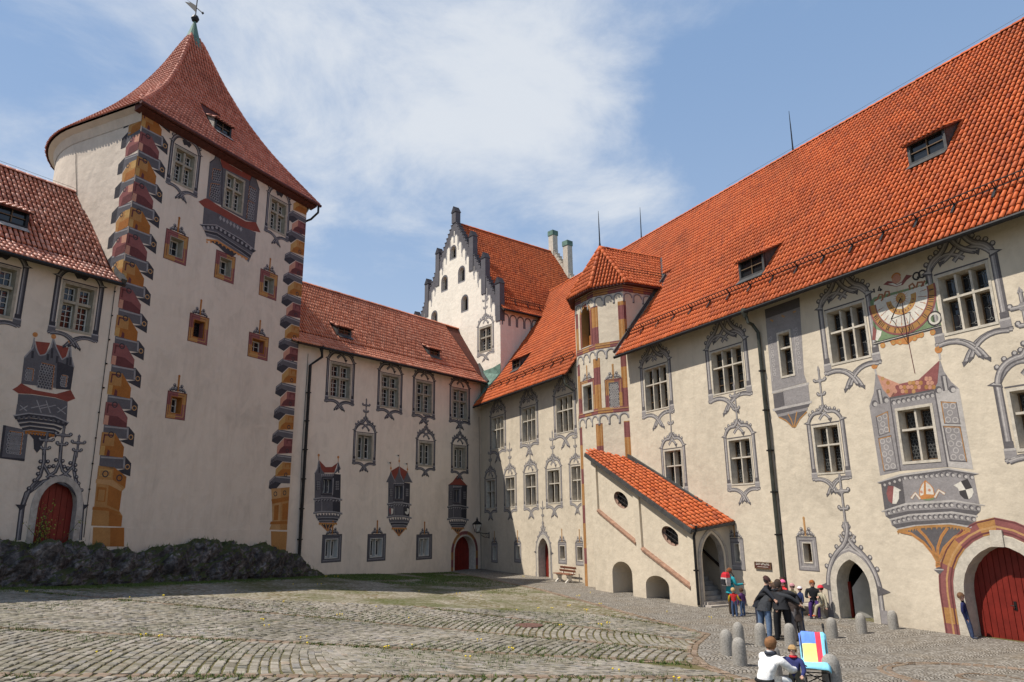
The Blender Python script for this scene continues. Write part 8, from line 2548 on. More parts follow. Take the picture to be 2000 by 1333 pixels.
# slatted bench
SLAT = mat_plain('red_brown_slat', (.20, .085, .05), .65, .25, 9, .003); CONC = mat_plain('white_concrete', (.60, .56, .49), .85, .15, 6)
bu = WR.uz(1104, 1120, .55)[0]
BN = thing('park_bench', 'bench of red-brown slats on white concrete legs beside the red pointed door', 'bench', WR.p(bu, 0, .6), math.atan2(WR.d.y, WR.d.x))
for sx in (-.55, .55):
	b = MB()
	pr = [(-.26, 0), (-.14, 0), (-.06, .10), (.06, .10), (.16, 0), (.28, 0), (.24, .09), (.12, .16), (.10, .30), (.20, .40), (.20, .44), (-.20, .44), (-.22, .40), (-.10, .30), (-.12, .14), (-.24, .08)]
	pr = [(-a, z) for a, z in pr]
	n_ = len(pr); vs_ = [(sx - .05, a, z) for a, z in pr] + [(sx + .05, a, z) for a, z in pr]
	b.add(vs_, [tuple(range(n_)), tuple(reversed(range(n_, 2 * n_)))] + [(i, n_ + i, n_ + (i + 1) % n_, (i + 1) % n_) for i in range(n_)])
	b.bar((sx, .20, .40), (sx, .33, .86), .09, .07)
	b.build('leg', CONC, BN, local=True)
for yy in (-.19, -.03, .13):
	b = MB(); b.box((0, yy, .465), (.86, 0, 0), (0, .065, 0), (0, 0, .022)); b.build('slat', SLAT, BN, local=True)
for yy, zz in ((.24, .62), (.285, .79)):
	b = MB(); b.box((0, yy - .04, zz), (.86, 0, 0), (0, .02, .008), (0, -.02, .055)); b.build('slat', SLAT, BN, local=True)
# stone bench of the visitors
SB0 = WR.uz(1603, 1175, .45)[0] - 1.25
SBN = thing('stone_bench', 'pale stone bench with curved legs against the wall left of the open doorway', 'bench', WR.p(SB0, 0, .42), math.atan2(WR.d.y, WR.d.x))
b = MB(); b.box((0, 0, .42), (1.35, 0, 0), (0, .22, 0), (0, 0, .045)); b.build('seat', STONE_PALE, SBN, local=True)
for sx in (-1.05, 1.05):
	b = MB()
	for z0, z1, w0, w1 in ((0, .08, .2, .17), (.08, .22, .14, .09), (.22, .32, .09, .11), (.32, .375, .14, .2)):
		b.hexa([(sx - w0, -.17, z0), (sx + w0, -.17, z0), (sx + w0, .17, z0), (sx - w0, .17, z0), (sx - w1, -.17, z1), (sx + w1, -.17, z1), (sx + w1, .17, z1), (sx - w1, .17, z1)])
	b.build('leg', STONE_PALE, SBN, local=True)
# gallery sign
sg = rct(wH, (282, 607), (446, 606), (290, 675), (452, 676))
SGN = thing('sign_board', 'small brown wall board with white lettering ZUR GALERIE left of the downpipe', 'sign', WR.p((sg[0] + sg[1]) / 2, sg[2], .03))
b = MB(); b.wbox(WR, sg[0], sg[1], sg[2], sg[3], .005, .05); b.build('board', WOOD_RED, SGN)
b = MB()
t = .028
for (x0, x1, z0, z1) in ((sg[0], sg[1], sg[3] - t, sg[3]), (sg[0], sg[1], sg[2], sg[2] + t), (sg[0], sg[0] + t, sg[2] + t, sg[3] - t), (sg[1] - t, sg[1], sg[2] + t, sg[3] - t)): b.wbox(WR, x0, x1, z0, z1, .05, .065)
b.build('frame', SASH_BROWN, SGN)
cu_ = bpy.data.curves.new('lettering', 'FONT'); cu_.body = 'ZUR GALERIE'; cu_.size = .26; cu_.align_x = 'CENTER'; cu_.extrude = .003
to = bpy.data.objects.new('tmp_text', cu_); COL.objects.link(to); dg = bpy.context.evaluated_depsgraph_get(); me = bpy.data.meshes.new_from_object(to.evaluated_get(dg)); bpy.data.objects.remove(to)
me.name = 'lettering'; me.materials.clear(); me.materials.append(P_WHITE)
xs_ = [v.co.x for v in me.vertices]; kx_ = (sg[1] - sg[0] - .16) / (max(xs_) - min(xs_))
M = Matrix.Identity(4)
for k in range(3): M[k][0] = WR.d[k] * kx_; M[k][1] = (0, 0, 1.0)[k]; M[k][2] = WR.n[k]; M[k][3] = WR.p((sg[0] + sg[1]) / 2, sg[2] + .15, .055)[k]
me.transform(M); link('lettering', me, SGN)
b = MB(); b.prect(WR, sg[0] + .15, sg[0] + .42, sg[2] + .075, sg[2] + .09, .053); b.prect(WR, sg[1] - .42, sg[1] - .15, sg[2] + .075, sg[2] + .09, .053); b.build('rule', P_WHITE, SGN)
# small notice inside the doorway and mesh lantern
lu, lz = WR.uz(955, 1046, .02)
LN = thing('wall_lantern', 'black four-sided lantern on a scrolled bracket in the corner of the courtyard', 'lantern', WR.p(lu, lz, .0))
lc = WR.p(lu, 0, .95);
zb_ = WR.uz(939, 1040, .9)[1]; zt_ = zb_ + 1.02
b = MB(); b.wbox(WR, lu - .04, lu + .04, lz - .22, lz + .22, 0, .03)
b.tube([WR.p(lu, lz + .12, .02), WR.p(lu, lz + .16, .5), WR.p(lu, zb_ - .02, .95)], .022, 6)
b.tube([WR.p(lu, lz - .16, .02), WR.p(lu, lz - .12, .35), WR.p(lu, lz + .02, .62), WR.p(lu, lz + .14, .7)], .018, 6)
b.tube([WR.p(lu, lz + .02 + .09 * math.sin(k * .7), .22 + .07 * math.cos(k * .7)) for k in range(9)], .012, 5); b.build('bracket', METAL, LN)
fr_ = MB(); c_ = [(-1, -1), (1, -1), (1, 1), (-1, 1)]
def lp(s, z, k): return lc + WR.d * (c_[k][0] * s) + WR.n * (c_[k][1] * s) + Vector((0, 0, z))
for k in range(4): fr_.bar(lp(.12, zb_, k), lp(.24, zb_ + .55, k), .025, .025); fr_.bar(lp(.24, zb_ + .55, k), lp(.24, zb_ + .55, (k + 1) % 4), .03, .03); fr_.bar(lp(.12, zb_, k), lp(.12, zb_, (k + 1) % 4), .03, .03)
for k in range(4): fr_.quad(lp(.28, zb_ + .56, k), lp(.28, zb_ + .56, (k + 1) % 4), lp(.06, zb_ + .80, (k + 1) % 4), lp(.06, zb_ + .80, k))
fr_.lathe(lc + Vector((0, 0, zb_ + .8)), [(.07, 0), (.05, .06), (.09, .10), (.03, .16), (.02, .25)], 8); fr_.lathe(lc + Vector((0, 0, zb_ - .08)), [(.02, 0), (.07, .05), (.1, .085)], 8)
fr_.build('lamp_frame', METAL, LN)
gl_ = MB()
for k in range(4): gl_.quad(lp(.115, zb_ + .02, k), lp(.115, zb_ + .02, (k + 1) % 4), lp(.23, zb_ + .54, (k + 1) % 4), lp(.23, zb_ + .54, k))
gp_ = nt('lantern_glass'); gp_[3].inputs['Base Color'].default_value = (.75, .75, .7, 1); gp_[3].inputs['Transmission Weight'].default_value = .7; gp_[3].inputs['Roughness'].default_value = .25
gl_.build('lamp_pane', gp_[0], LN)

# =================================================================== people
SKIN = mat_plain('skin', (.52, .30, .21), .55, .12, 20); SKIN_P = mat_plain('skin_pale', (.58, .36, .27), .55, .1, 20)
def cloth(name, col, v=.25): return MATS.setdefault(name, mat_plain(name, col, .85, v, 16, .006, bscale=26))
def jointed(name, J, E, Rd, tags, mats, extra=None, subd=1, parent=None):
	"""one continuous body grown over a joint tree; tags give the material of each bone"""
	me = bpy.data.meshes.new(name); me.from_pydata([tuple(j) for j in J], E, []); me.update()
	o = bpy.data.objects.new('tmp_body', me); COL.objects.link(o)
	sk = o.modifiers.new('s', 'SKIN'); sk.use_smooth_shade = True; sk.branch_smoothing = .6
	layer = me.skin_vertices[0].data if len(me.skin_vertices) else None
	if layer is None:
		bm = bmesh.new(); bm.from_mesh(me); bm.verts.layers.skin.verify(); bm.to_mesh(me); bm.free(); layer = me.skin_vertices[0].data
	for i, r_ in enumerate(Rd):
		layer[i].radius = r_ if isinstance(r_, tuple) else (r_, r_); layer[i].use_root = (i == 0)
	sb = o.modifiers.new('u', 'SUBSURF'); sb.levels = subd; sb.render_levels = subd
	dg = bpy.context.evaluated_depsgraph_get(); dg.update()
	m2 = bpy.data.meshes.new_from_object(o.evaluated_get(dg)); m2.name = name
	bpy.data.objects.remove(o); bpy.data.meshes.remove(me)
	m2.materials.clear()
	for mt in mats: m2.materials.append(mt)
	A = np.array([J[a] for a, b in E]); B = np.array([J[b] for a, b in E]); D = B - A; L2 = (D * D).sum(1) + 1e-9
	rb_ = np.array([max(.02, (np.mean(Rd[a]) + np.mean(Rd[b])) / 2) for a, b in E])
	n_ = len(m2.polygons); cen = np.zeros(n_ * 3); m2.polygons.foreach_get('center', cen); cen = cen.reshape(-1, 3)
	t = np.clip(((cen[:, None] - A[None]) * D[None]).sum(2) / L2[None], 0, 1)
	dist = np.linalg.norm(cen[:, None] - (A[None] + D[None] * t[..., None]), axis=2) / rb_[None]
	m2.polygons.foreach_set('material_index', np.array(tags, dtype=np.int32)[dist.argmin(1)])
	m2.polygons.foreach_set('use_smooth', np.ones(n_, dtype=bool))
	return m2
V3 = lambda *a: np.array(a, float)
def unit_(v): v = np.array(v, float); return v / np.linalg.norm(v)
def person(label, loc, face, h=1.7, child=False, lean=0, side=0, head=(0, 0), armL=((-.25, .05, -1), (-.1, .25, -1)), armR=((.25, .05, -1), (.1, .25, -1)),
		   legL=((-.05, .05, -1), (0, -.05, -1)), legR=((.05, .05, -1), (0, -.05, -1)), pelvis=None, top=(.02, .02, .02), bottom=(.03, .04, .07), shoe=(.03, .03, .03),
		   hair=(.06, .035, .02), hat=None, fat=1.0, skin=None, coat=False, longhair=False, sleeve=None, waist=None, collar=None, names=None, group=None):
	"""face: compass heading in degrees the figure looks to (0 = +Y, clockwise); local x right, y forward"""
	skin = skin or SKIN
	k = h / 1.7
	wd = 1.32; kb = k
	hk = 1.28 if child and h < 1.0 else (1.2 if child else 1.0)
	th, sh_ = (.245 * h, .235 * h) if not child else (.22 * h, .21 * h)
	legs = {}
	for s, L_ in ((-1, legL), (1, legR)):
		hip = V3(s * .085 * k * fat, 0, 0); kn = hip + unit_(L_[0]) * th; an = kn + unit_(L_[1]) * sh_; legs[s] = (hip, kn, an)
	low = min(legs[-1][2][2], legs[1][2][2])
	pz = pelvis if pelvis is not None else -low + .082 * k
	P0 = V3(0, 0, pz)
	la, sa = R(lean), R(side)
	up = unit_(V3(math.sin(sa), math.sin(la), math.cos(la)))
	fw = unit_(V3(0, math.cos(la), -math.sin(la)))
	tl = (.29 if not child else .27) * h
	sp1 = P0 + up * tl * .38 + V3(0, .0, 0); chest = P0 + up * tl * .78; neck0 = P0 + up * tl
	hp, hy = R(head[0]), R(head[1])
	nd = unit_(up * .8 + V3(0, 0, .4) * (1 if lean < 50 else .2) + fw * math.sin(-hp) * .9 * -1 if False else up + fw * (-math.sin(hp)) * .8 + V3(0, 0, .25))
	neck1 = neck0 + nd * .028 * h
	hd = neck1 + nd * .074 * h * hk
	sw = (.118 if not child else .105) * h * fat
	J, E, Rd, T = [], [], [], []
	def add(p, r_): J.append(np.array(p, float)); Rd.append(r_); return len(J) - 1
	def bone(a, b, t): E.append((a, b)); T.append(t)
	ip = add(P0, (0.1365 * k * fat, 0.1144 * k * fat)); i1 = add(sp1, (0.1404 * k * fat, 0.1105 * k * fat)); i2 = add(chest, (0.1625 * k * fat, 0.1196 * k * fat)); i3 = add(neck0, 0.0754 * k)
	i4 = add(neck1, 0.0611 * k); i5 = add(hd - nd * .012 * h, 0.0858 * k * hk); i6 = add(hd + nd * .045 * h * hk, 0.0806 * k * hk);
	bone(ip, i1, 1); bone(i1, i2, 1); bone(i2, i3, 1); bone(i3, i4, 0); bone(i4, i5, 0); bone(i5, i6, 0)
	# nose
	hf = unit_(V3(math.sin(hy), math.cos(hy), 0) * 1.0 + fw * .3 + V3(0, 0, math.sin(-hp)) * .6)
	hands = []
	for s, ar in ((-1, armL), (1, armR)):
		S = neck0 - up * .028 * h + V3(s * sw, 0, 0); El = S + unit_(ar[0]) * .168 * h; Wr = El + unit_(ar[1]) * .150 * h; Hn = Wr + unit_(ar[1]) * .045 * h
		a = add(S, 0.0715 * k * fat); b = add(El, 0.0572 * k * fat); c = add(Wr, 0.0429 * k * fat); d = add(Hn, (0.0442 * k, 0.026 * k))
		bone(i2, a, 1); bone(a, b, 5 if sleeve else 1); bone(b, c, 5 if sleeve else 1); bone(c, d, 0)
		hands.append((Wr, Hn, unit_(ar[1]), s))
	for s in (-1, 1):
		hip, kn, an = [q + P0 for q in legs[s]]
		a = add(hip - V3(0, 0, .01), 0.1105 * k * fat); b = add(kn, 0.078 * k * fat); c = add(an, 0.0598 * k * fat)
		toe = an + unit_(V3(s * .15, 1, 0)) * 0.169 * k + V3(0, 0, -0.0455 * k) ; heel = an + V3(0, -.01, -0.039 * k)
		d = add(heel, 0.0559 * k); e = add(toe, (0.0494 * k, 0.0364 * k))
		bone(ip, a, 1 if coat else 2); bone(a, b, 2); bone(b, c, 2); bone(c, d, 3); bone(d, e, 3)
	mats = [skin, cloth('cloth_%02x%02x%02x' % tuple(int(min(1, c) * 255) for c in top), top), cloth('cloth_%02x%02x%02x' % tuple(int(min(1, c) * 255) for c in bottom), bottom), cloth('shoe_%02x%02x%02x' % tuple(int(min(1, c) * 255) for c in shoe), shoe),
			cloth('hair_%02x%02x%02x' % tuple(int(min(1, c) * 255) for c in hair), hair, .35), cloth('cloth_%02x%02x%02x' % tuple(int(min(1, c) * 255) for c in (sleeve or top)), sleeve or top)]
	me = jointed('person', J, E, Rd, T, mats)
	# fingers and thumb grown out of each palm, nose: joined into the same body
	ex = MB()
	for Wr, Hn, dr, s in hands:
		dr = Vector(dr); side_ = dr.cross(Vector((0, 0, 1))); side_ = side_.normalized() if side_.length > .1 else Vector((1, 0, 0)); pal = side_.cross(dr).normalized()
		Hv = Vector(Hn)
		for q, ln in ((-1.5, .8), (-.5, .95), (.5, 1.0), (1.5, .9)):
			b0 = Hv + side_ * q * .017 * k - dr * .01; b1 = b0 + dr * .036 * k * ln; b2 = b1 + (dr * .8 - pal * .6) * .03 * k * ln; b3 = b2 + (dr * .4 - pal * .9) * .02 * k * ln
			ex.tube([b0, b1, b2, b3], [.0095 * k, .009 * k, .008 * k, .006 * k], 6)
		t0 = Hv - dr * .035 * k + side_ * (-s) * .02 * k; ex.tube([t0, t0 + (dr * .5 + side_ * (-s) * .8) * .04 * k, t0 + (dr * .9 + side_ * (-s) * .5 - pal * .2) * .065 * k], [.011 * k, .01 * k, .007 * k], 6)
	hv, hfv, ndv = Vector(hd), Vector(hf), Vector(nd)
	hr_ = .092 * k * hk
	ex.tube([hv + hfv * hr_ * .75 + ndv * hr_ * .15, hv + hfv * hr_ * 1.18 - ndv * hr_ * .12], [.008 * k, .013 * k], 6)
	sd_ = hfv.cross(ndv).normalized()
	for s in (-1, 1): ex.lathe(hv + sd_ * s * hr_ * .93, [(.004, -.02 * k), (.014 * k, -.008 * k), (.016 * k, .01 * k), (.004, .022 * k)], 6)
	nv = len(me.vertices); bm = bmesh.new(); bm.from_mesh(me)
	vs2 = [bm.verts.new(v) for v in ex.v]
	for f in ex.f:
		fc = bm.faces.new([vs2[i] for i in f]); fc.material_index = 0; fc.smooth = True
	bm.to_mesh(me); bm.free()
	o = bpy.data.objects.new('person', me); COL.objects.link(o)
	o.location = loc; o.rotation_euler = (0, 0, -R(face)); tag(o, label, 'person', group)
	# hair (cap of strands), face, hat
	def shell(r_, top_only, name, mat, front=.35, drop=0.0, sc=(1, 1, 1)):
		b = MB(); nu, nv_ = 14, 9
		g = {}
		for j in range(nv_ + 1):
			for i in range(nu):
				t = 2 * math.pi * i / nu; v = math.pi * j / nv_
				g[j, i] = (math.sin(v) * math.cos(t), math.sin(v) * math.sin(t), math.cos(v))
		for j in range(nv_):
			for i in range(nu):
				q = [g[j, i], g[j + 1, i], g[j + 1, (i + 1) % nu], g[j, (i + 1) % nu]]
				cx = [sum(c[m_] for c in q) / 4 for m_ in range(3)]
				lim = top_only if cx[1] > front else top_only - .75 - drop
				if cx[2] < lim: continue
				b.add([hv + sd_ * c[0] * r_ * sc[0] + hfv * c[1] * r_ * sc[1] * 1.05 + ndv * c[2] * r_ * sc[2] * 1.12 for c in q], [(0, 1, 2, 3)])
		me_ = b.build(name, mat, o, True, local=True)
		bm = bmesh.new(); bm.from_mesh(me_.data); bmesh.ops.remove_doubles(bm, verts=bm.verts, dist=.0008)
		if 'hair' in name:
			for v in bm.verts:
				n3 = mnoise.noise(v.co * 38) * .012 * k; v.co += (v.co - hv).normalized() * n3
		bm.to_mesh(me_.data); bm.free()
		return me_
	if hat is None or hat[0] != 'hood': shell(hr_ * 1.13, .25, 'hair', mats[4], .3, .55 if longhair else 0)
	if hat:
		shell(hr_ * 1.24, .18, 'hat', cloth('hat_%02x%02x%02x' % tuple(int(min(1, c) * 255) for c in hat[1]), hat[1]), 2, -.6)
		if len(hat) > 2:
			b = MB(); pts = [hv + (sd_ * math.cos(t) + hfv * math.sin(t) * 1.05) * hr_ * 1.27 + ndv * hr_ * .2 for t in np.linspace(0, 2 * math.pi, 15)]; b.tube(pts, .012 * k, 5); b.build('hat_band', cloth('hat_b', hat[2]), o, local=True)
	fc = MB()
	for s in (-1, 1): fc.lathe(hv + hfv * hr_ * .93 + sd_ * s * hr_ * .38 + ndv * hr_ * .12, [(.002, -.008 * k), (.009 * k, 0), (.002, .008 * k)], 6, 0)
	fc.bar(hv + hfv * hr_ * .98 - ndv * hr_ * .5 - sd_ * hr_ * .3, hv + hfv * hr_ * .98 - ndv * hr_ * .5 + sd_ * hr_ * .3, .008 * k, .012 * k, mi=1)
	fc.build('face', [cloth('eye_dark', (.03, .02, .02)), cloth('lip', (.36, .12, .10))], o, local=True)
	if coat:       # flared hem of a jacket or coat
		b = MB(); n_ = 14; l_ = coat
		for j in range(5):
			f = j / 4; c = Vector(P0) + Vector(up) * (.10 * h * (1 - f)) - Vector((0, 0, 1)) * (l_ * f)
			rx, ry = (.155 + .035 * f) * k * fat, (.13 + .04 * f) * k * fat
			for i in range(n_):
				t = 2 * math.pi * i / n_; b.v.append(tuple(c + Vector((rx * math.cos(t) * (1 + .06 * math.sin(5 * t) * f), ry * math.sin(t), .01 * math.sin(3 * t) * f))))
		for j in range(4):
			for i in range(n_): b.f.append((j * n_ + i, j * n_ + (i + 1) % n_, (j + 1) * n_ + (i + 1) % n_, (j + 1) * n_ + i)); b.m.append(0)
		b.build('jacket_hem', mats[1], o, True, local=True)
	o['neck'] = [float(c) for c in neck0]
	return o, dict(neck=Vector(neck0), up=Vector(up), chest=Vector(chest), pelvis=Vector(P0), hands=[Vector(hh[1]) for hh in hands], head=hv)
def to_world(o, v):
	return Matrix.Translation(o.location) @ o.rotation_euler.to_matrix().to_4x4() @ v
def gpt(x, y): return ground_hit(x, y)
BLK = (.012, .012, .014)
# woman in turquoise with red backpack and two children by the stair entrance
q = gpt(1431, 1201)
pw, pi = person('woman in turquoise jacket with red backpack, one hand held out, at the stair entrance', q, 70, 1.68, top=(.02, .27, .32), bottom=(.045, .03, .02), hair=(.16, .055, .02),
				armR=((.25, .25, -1), (.1, 1, .1)), armL=((-.2, .1, -1), (-.1, .8, -.6)), head=(-5, 10), coat=.12)
BP = thing('backpack', 'red and white rucksack on the back of the woman in turquoise', 'backpack', to_world(pw, pi['chest']), pw.rotation_euler.z)
b = MB()
prf = [(-.10, -.24, .15), (-.13, -.12, .17), (-.13, .05, .17), (-.11, .17, .14), (-.06, .24, .09)]
for (a, z0, wd), (a2, z1, wd2) in zip(prf[:-1], prf[1:]): b.hexa([(-wd, -.09, z0), (wd, -.09, z0), (wd, a - .14, z0), (-wd, a - .14, z0), (-wd2, -.09, z1), (wd2, -.09, z1), (wd2, a2 - .14, z1), (-wd2, a2 - .14, z1)], 0 if z0 >= .05 else 1)
b.build('bag', [cloth('bag_red', (.45, .02, .03)), cloth('bag_white', (.5, .46, .44))], BP, local=True)
b = MB(); b.hexa([(-.12, -.24, -.22), (.12, -.24, -.22), (.11, -.31, -.2), (-.11, -.31, -.2), (-.12, -.27, .0), (.12, -.27, .0), (.10, -.32, -.02), (-.10, -.32, -.02)]); b.build('pocket', cloth('bag_dark', (.02, .02, .025)), BP, local=True)
b = MB()
for s in (-.09, .09): b.tube([(s, -.1, .2), (s, .02, .24), (s, .12, .1), (s * 1.3, .08, -.12), (s * 1.3, -.1, -.2)], .02, 6)
b.build('strap', cloth('bag_dark', (.02, .02, .025)), BP, local=True)
person('small blond child in red, yellow and navy jacket seen from behind', gpt(1436, 1206), 20, 1.08, True, top=(.42, .02, .02), sleeve=(.62, .42, .02), bottom=(.05, .08, .15), hair=(.45, .30, .14), armL=((-.35, .3, -1), (-.1, .7, -.4)), armR=((.4, .2, -1), (.2, .7, -.2)), shoe=(.4, .4, .4))
person('small child in purple jacket and patterned jeans beside the red and yellow one', gpt(1452, 1204), 335, 1.04, True, top=(.09, .03, .12), bottom=(.07, .11, .2), hair=(.07, .03, .015), shoe=(.03, .05, .14))
# the huddle
ctr = (gpt(1490, 1255) + gpt(1562, 1248)) / 2 + Vector((.15, .45, 0))
hud = [(205, 1.80, (.03, .032, .036), (.10, .15, .24), (.07, .04, .025), 'man in charcoal jacket and pale blue jeans bent into the huddle', dict(coat=.16, fat=1.12)),
	   (258, 1.83, BLK, (.008, .008, .010), (.03, .02, .015), 'person in black leather jacket and black trousers at the front of the huddle', dict(coat=.1, fat=1.1)),
	   (305, 1.72, (.035, .024, .02), (.13, .115, .11), (.05, .03, .02), 'person in dark brown coat and grey trousers in the huddle', dict(coat=.34, fat=1.08)),
	   (352, 1.80, BLK, (.03, .045, .085), (.04, .025, .015), 'person in black padded jacket and dark blue jeans at the right of the huddle', dict(coat=.14, fat=1.12)),
	   (60, 1.76, (.015, .015, .02), (.02, .02, .03), (.05, .03, .02), 'person in dark jacket at the far side of the huddle', dict(coat=.12)),
	   (150, 1.82, (.014, .016, .022), (.025, .03, .05), (.03, .02, .02), 'person in dark jacket with brown knit cap at the left of the huddle', dict(coat=.12, hat=('cap', (.05, .02, .018))))]
for a, h, tp, bt, hr, lab, kw in hud:
	p = ctr + Vector((math.cos(R(a)) * .56, math.sin(R(a)) * .56, 0)); p.z = ground_z(p.x, p.y)
	fc_ = math.degrees(math.atan2(ctr.x - p.x, ctr.y - p.y))
	person(lab, p, fc_, h, lean=56 if a not in (150, 60) else 34, head=(42, 0), top=tp, bottom=bt, hair=hr, shoe=BLK, legL=((-.12, .02, -1), (-.05, -.12, -1)), legR=((.12, .02, -1), (.05, -.12, -1)),
		   armL=((-.8, .42, -.22), (-.45, .6, -.75)), armR=((.8, .45, -.16), (.5, .6, -.6)), group='people with arms round each other in the huddle', **kw)
# children and a woman on and around the stone bench
FB = math.degrees(math.atan2(WR.n.x, WR.n.y))
def bench_p(u, off=.42, z=0.0): return WR.p(u, z, off)
u_of = lambda x, y, o=.45: WR.uz(x, y, o)[0]
sit = dict(legL=((-.12, 1, -.15), (0, .1, -1)), legR=((.12, 1, -.15), (0, .1, -1)), pelvis=.52)
person('fair-haired child looking over the huddle from the wall', bench_p(u_of(1509, 1165), .5), FB - 10, 1.3, True, top=(.05, .05, .06), hair=(.50, .36, .20), bottom=(.04, .05, .09), pelvis=.52, legL=sit['legL'], legR=sit['legR'])
person('child with bright pink woollen hat and red jacket', bench_p(u_of(1531, 1160), .45), FB, 1.36, True, top=(.55, .03, .035), hat=('cap', (.75, .13, .28)), bottom=(.06, .07, .12), pelvis=.56, legL=sit['legL'], legR=sit['legR'], skin=SKIN_P, armL=((-.2, .5, -.9), (.3, .5, .7)))
person('child with pale pink cap and olive jacket behind the huddle', bench_p(u_of(1551, 1165), .5), FB + 5, 1.28, True, top=(.12, .10, .06), hat=('cap', (.42, .20, .22)), bottom=(.05, .05, .06), pelvis=.5, legL=sit['legL'], legR=sit['legR'], skin=SKIN_P)
person('small child with white striped bonnet and navy jacket beside the seated woman', bench_p(u_of(1566, 1170), .5), FB + 15, 1.12, True, top=(.02, .03, .09), hat=('cap', (.62, .62, .66), (.3, .03, .05)), bottom=(.05, .05, .1), pelvis=.5, legL=sit['legL'], legR=sit['legR'], skin=SKIN_P)
person('woman with red-brown bob in black pullover and purple trousers sitting on the bench', bench_p(u_of(1589, 1170), .44), FB - 40, 1.66, top=(.010, .010, .012), hair=(.24, .07, .018), bottom=(.035, .012, .09), longhair=True, **sit, armL=((-.2, .4, -1), (.3, 1, .1)), armR=((.2, .4, -1), (-.4, 1, .1)), head=(0, -15))
person('boy with red cap and beige jacket and trousers sitting at the end of the bench', bench_p(u_of(1605, 1175), .44), FB + 20, 1.34, True, top=(.36, .32, .23), hat=('cap', (.60, .03, .05)), bottom=(.33, .28, .19), shoe=(.45, .09, .03), pelvis=.5, legL=((-.12, 1, -.25), (.0, .25, -1)), legR=((.15, 1, -.3), (.1, .3, -1)), armL=((-.45, -.1, -1), (-.2, .1, -1)), armR=((.4, .0, -1), (.1, .3, -1)), skin=SKIN_P, head=(0, 25))
# boy leaning at the gate
gb = gpt(1908, 1252)
person('boy in navy sweater and jeans leaning against the stone jamb of the red gate', WR.p(WR.uz(1906, 1250)[0], 0, .3), 128, 1.36, True, top=(.015, .018, .07), bottom=(.035, .05, .10), hair=(.12, .06, .03), lean=-4, legL=((-.05, .1, -1), (-.1, .1, -1)), legR=((.12, .3, -1), (.1, .1, -1)), armL=((-.1, -.15, -1), (.2, .3, -1)), armR=((.15, -.1, -1), (-.2, .4, -1)), head=(5, 30), shoe=(.05, .05, .06))
# mother, toddler, pushchair in the foreground
def spot(x, Z):
	d = ray(x, 1250); k = Z / d.y; P = EYE + d * k; return Vector((P.x, P.y, ground_z(P.x, P.y)))
mo, mi_ = person('woman in white jacket with brown bob crouching in front of the toddler', spot(1484, 12.9), 66, 1.68, top=(.80, .78, .76), bottom=(.80, .78, .75), hair=(.20, .095, .04), longhair=True, lean=24, pelvis=.31,
	   legL=((-.25, 1, .1), (-.05, -.55, -1)), legR=((.25, 1, .15), (.05, -.5, -1)), armL=((-.1, .9, -.6), (.35, 1, .25)), armR=((.15, .8, -.75), (-.15, 1, .15)), fat=1.15, head=(12, 5), collar=1)
b = MB(); pts = [mi_['pelvis'] + mi_['up'] * .06 + Vector((.145 * math.cos(t), .125 * math.sin(t), 0)) for t in np.linspace(0, 2 * math.pi, 17)]; b.tube(pts, .03, 6); b.build('belt', cloth('belt_black', (.012, .012, .012)), mo, local=True)
b = MB(); c = mi_['neck'] + mi_['up'] * .02; pts = [c + Vector((.075 * math.cos(t), .075 * math.sin(t), 0)) for t in np.linspace(0, 2 * math.pi, 13)]; b.tube(pts, .032, 6); b.build('scarf', cloth('scarf_dark', (.03, .035, .05)), mo, local=True)
tq = spot(1546, 12.9)
td, ti = person('crying blond toddler in navy jacket with red collar held by the woman in white', tq, 222, 1.0, True, top=(.025, .03, .115), bottom=(.11, .10, .075), hair=(.40, .25, .11), shoe=(.06, .05, .05), armL=((-.35, .3, -.9), (-.1, .9, -.4)), armR=((.75, .3, -.5), (.7, .5, -.1)), skin=SKIN_P, head=(-4, -12), fat=1.2)
b = MB(); pts = [ti['neck'] + Vector((.05 * math.cos(t), .05 * math.sin(t), .012)) for t in np.linspace(0, 2 * math.pi, 12)]; b.tube(pts, .02, 6); b.build('collar', cloth('collar_red', (.5, .02, .03)), td, local=True)
# pushchair with towel
sq = spot(1588, 14.3)
PC = thing('pushchair', 'folding pushchair with black seat and tubular frame behind the toddler', 'pushchair', sq, -R(200))
TUB = mat_plain('dark_tube', (.02, .02, .022), .4, .2, 9, 0, .5)
f_ = MB()
for s in (-.21, .21):
	f_.tube([(s, .38, .09), (s, .0, .45), (s * 1.02, -.36, .98), (s * 1.02, -.47, 1.06)], .014, 6); f_.tube([(s, -.32, .09), (s, -.04, .46), (s, .22, .50)], .013, 6); f_.tube([(s, .2, .27), (s, -.26, .22)], .01, 5)
for a, b_ in (((-.21, .3, .17), (.21, -.22, .28)), ((.21, .3, .17), (-.21, -.22, .28)), ((-.21, .12, .33), (.21, .12, .33)), ((-.21, -.24, .2), (.21, -.24, .2)), ((-.21, .36, .12), (.21, .36, .12))): f_.tube([a, b_], .011, 5)
f_.build('frame', TUB, PC, local=True)
s_ = MB()
for x0, x1 in ((-.2, .2),):
	prf = [(.30, .43), (.22, .47), (.0, .44), (-.08, .52), (-.24, .80), (-.30, .92)]
	for (a, z0), (a2, z1) in zip(prf[:-1], prf[1:]): s_.hexa([(x0, a, z0 - .02), (x1, a, z0 - .02), (x1, a2, z1 - .02), (x0, a2, z1 - .02), (x0, a, z0), (x1, a, z0), (x1, a2, z1), (x0, a2, z1)])
s_.build('seat', cloth('seat_black', (.018, .018, .022)), PC, local=True)
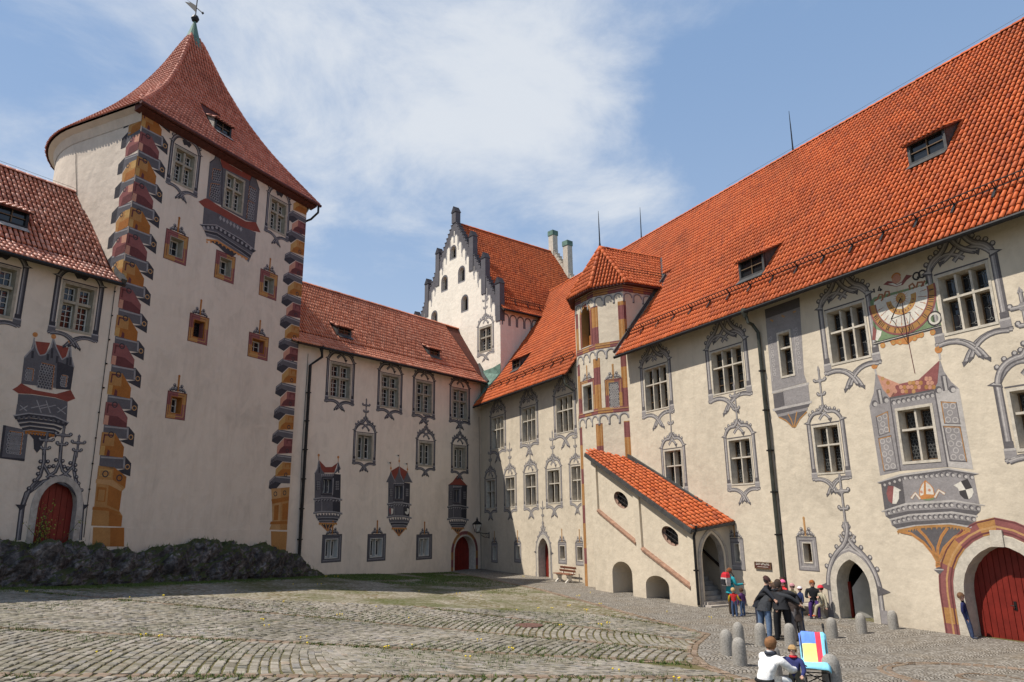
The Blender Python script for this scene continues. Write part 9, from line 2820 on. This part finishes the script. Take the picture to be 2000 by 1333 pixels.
for s in (-.215, .215):
	h_ = MB(); h_.tube([(s, -.44, 1.04), (s, -.54, 1.09)], .022, 8); h_.build('handle', cloth('grip', (.015, .015, .015)), PC, local=True)
	for yy in (.38, -.32):
		w_ = MB()
		for o_ in (-.03, .03):
			for i in range(14):
				t0, t1 = 2 * math.pi * i / 14, 2 * math.pi * (i + 1) / 14
				c = lambda t, r_, x: (s + x, yy + r_ * math.cos(t), .085 + r_ * math.sin(t))
				w_.quad(c(t0, .085, o_ - .015), c(t1, .085, o_ - .015), c(t1, .085, o_ + .015), c(t0, .085, o_ + .015)); w_.quad(c(t0, .06, o_ + .015), c(t0, .085, o_ + .015), c(t1, .085, o_ + .015), c(t1, .06, o_ + .015)); w_.quad(c(t0, .06, o_ - .015), c(t1, .06, o_ - .015), c(t1, .085, o_ - .015), c(t0, .085, o_ - .015))
		w_.tube([(s - .05, yy, .085), (s + .05, yy, .085)], .015, 6)
		for i in range(3): t = 2.09 * i; w_.bar((s, yy, .085), (s, yy + .06 * math.cos(t), .085 + .06 * math.sin(t)), .012, .05)
		w_.build('wheel', cloth('tyre', (.02, .02, .02)), PC, local=True)
TWL = [cloth('towel_blue', (.13, .26, .72), .12), cloth('towel_yellow', (.74, .66, .22), .12), cloth('towel_red', (.68, .05, .08), .12), cloth('towel_cyan', (.25, .62, .78), .12)]
t_ = MB(); prf = [(.37, .42), (.32, .465), (.22, .495), (.02, .475), (-.06, .54), (-.15, .64), (-.22, .76), (-.275, .86), (-.33, .95), (-.37, .95), (-.41, .86)]
nx_ = 10; cols = np.linspace(-.24, .24, nx_ + 1)
for j, (a, z) in enumerate(prf):
	for i, x in enumerate(cols):
		sag = -.05 * max(0, abs(x) - .19) / .05 + .008 * math.sin(9 * x + j * 1.3)
		t_.v.append((x, a, z + sag + .012))
for j in range(len(prf) - 1):
	for i in range(nx_):
		x = (cols[i] + cols[i + 1]) / 2
		mi = 3 if x > .17 or x < -.15 or j < 3 else (2 if x > .08 and False else 0)
		if 3 <= j <= 5 and -.07 < x < .17: mi = 1
		if 6 <= j and x > -.07: mi = 0
		if -.15 < x < -.07 and j >= 3: mi = 2
		b0 = j * (nx_ + 1) + i; t_.f.append((b0, b0 + 1, b0 + nx_ + 2, b0 + nx_ + 1)); t_.m.append(mi)
tw_ = t_.build('towel', TWL, None, True); tw_.location = sq; tw_.rotation_euler = (0, 0, -R(200)); sm_ = tw_.modifiers.new('thickness', 'SOLIDIFY'); sm_.thickness = .012
tag(tw_, 'bright towel with blue, yellow, red and turquoise fields spread over the pushchair', 'towel')
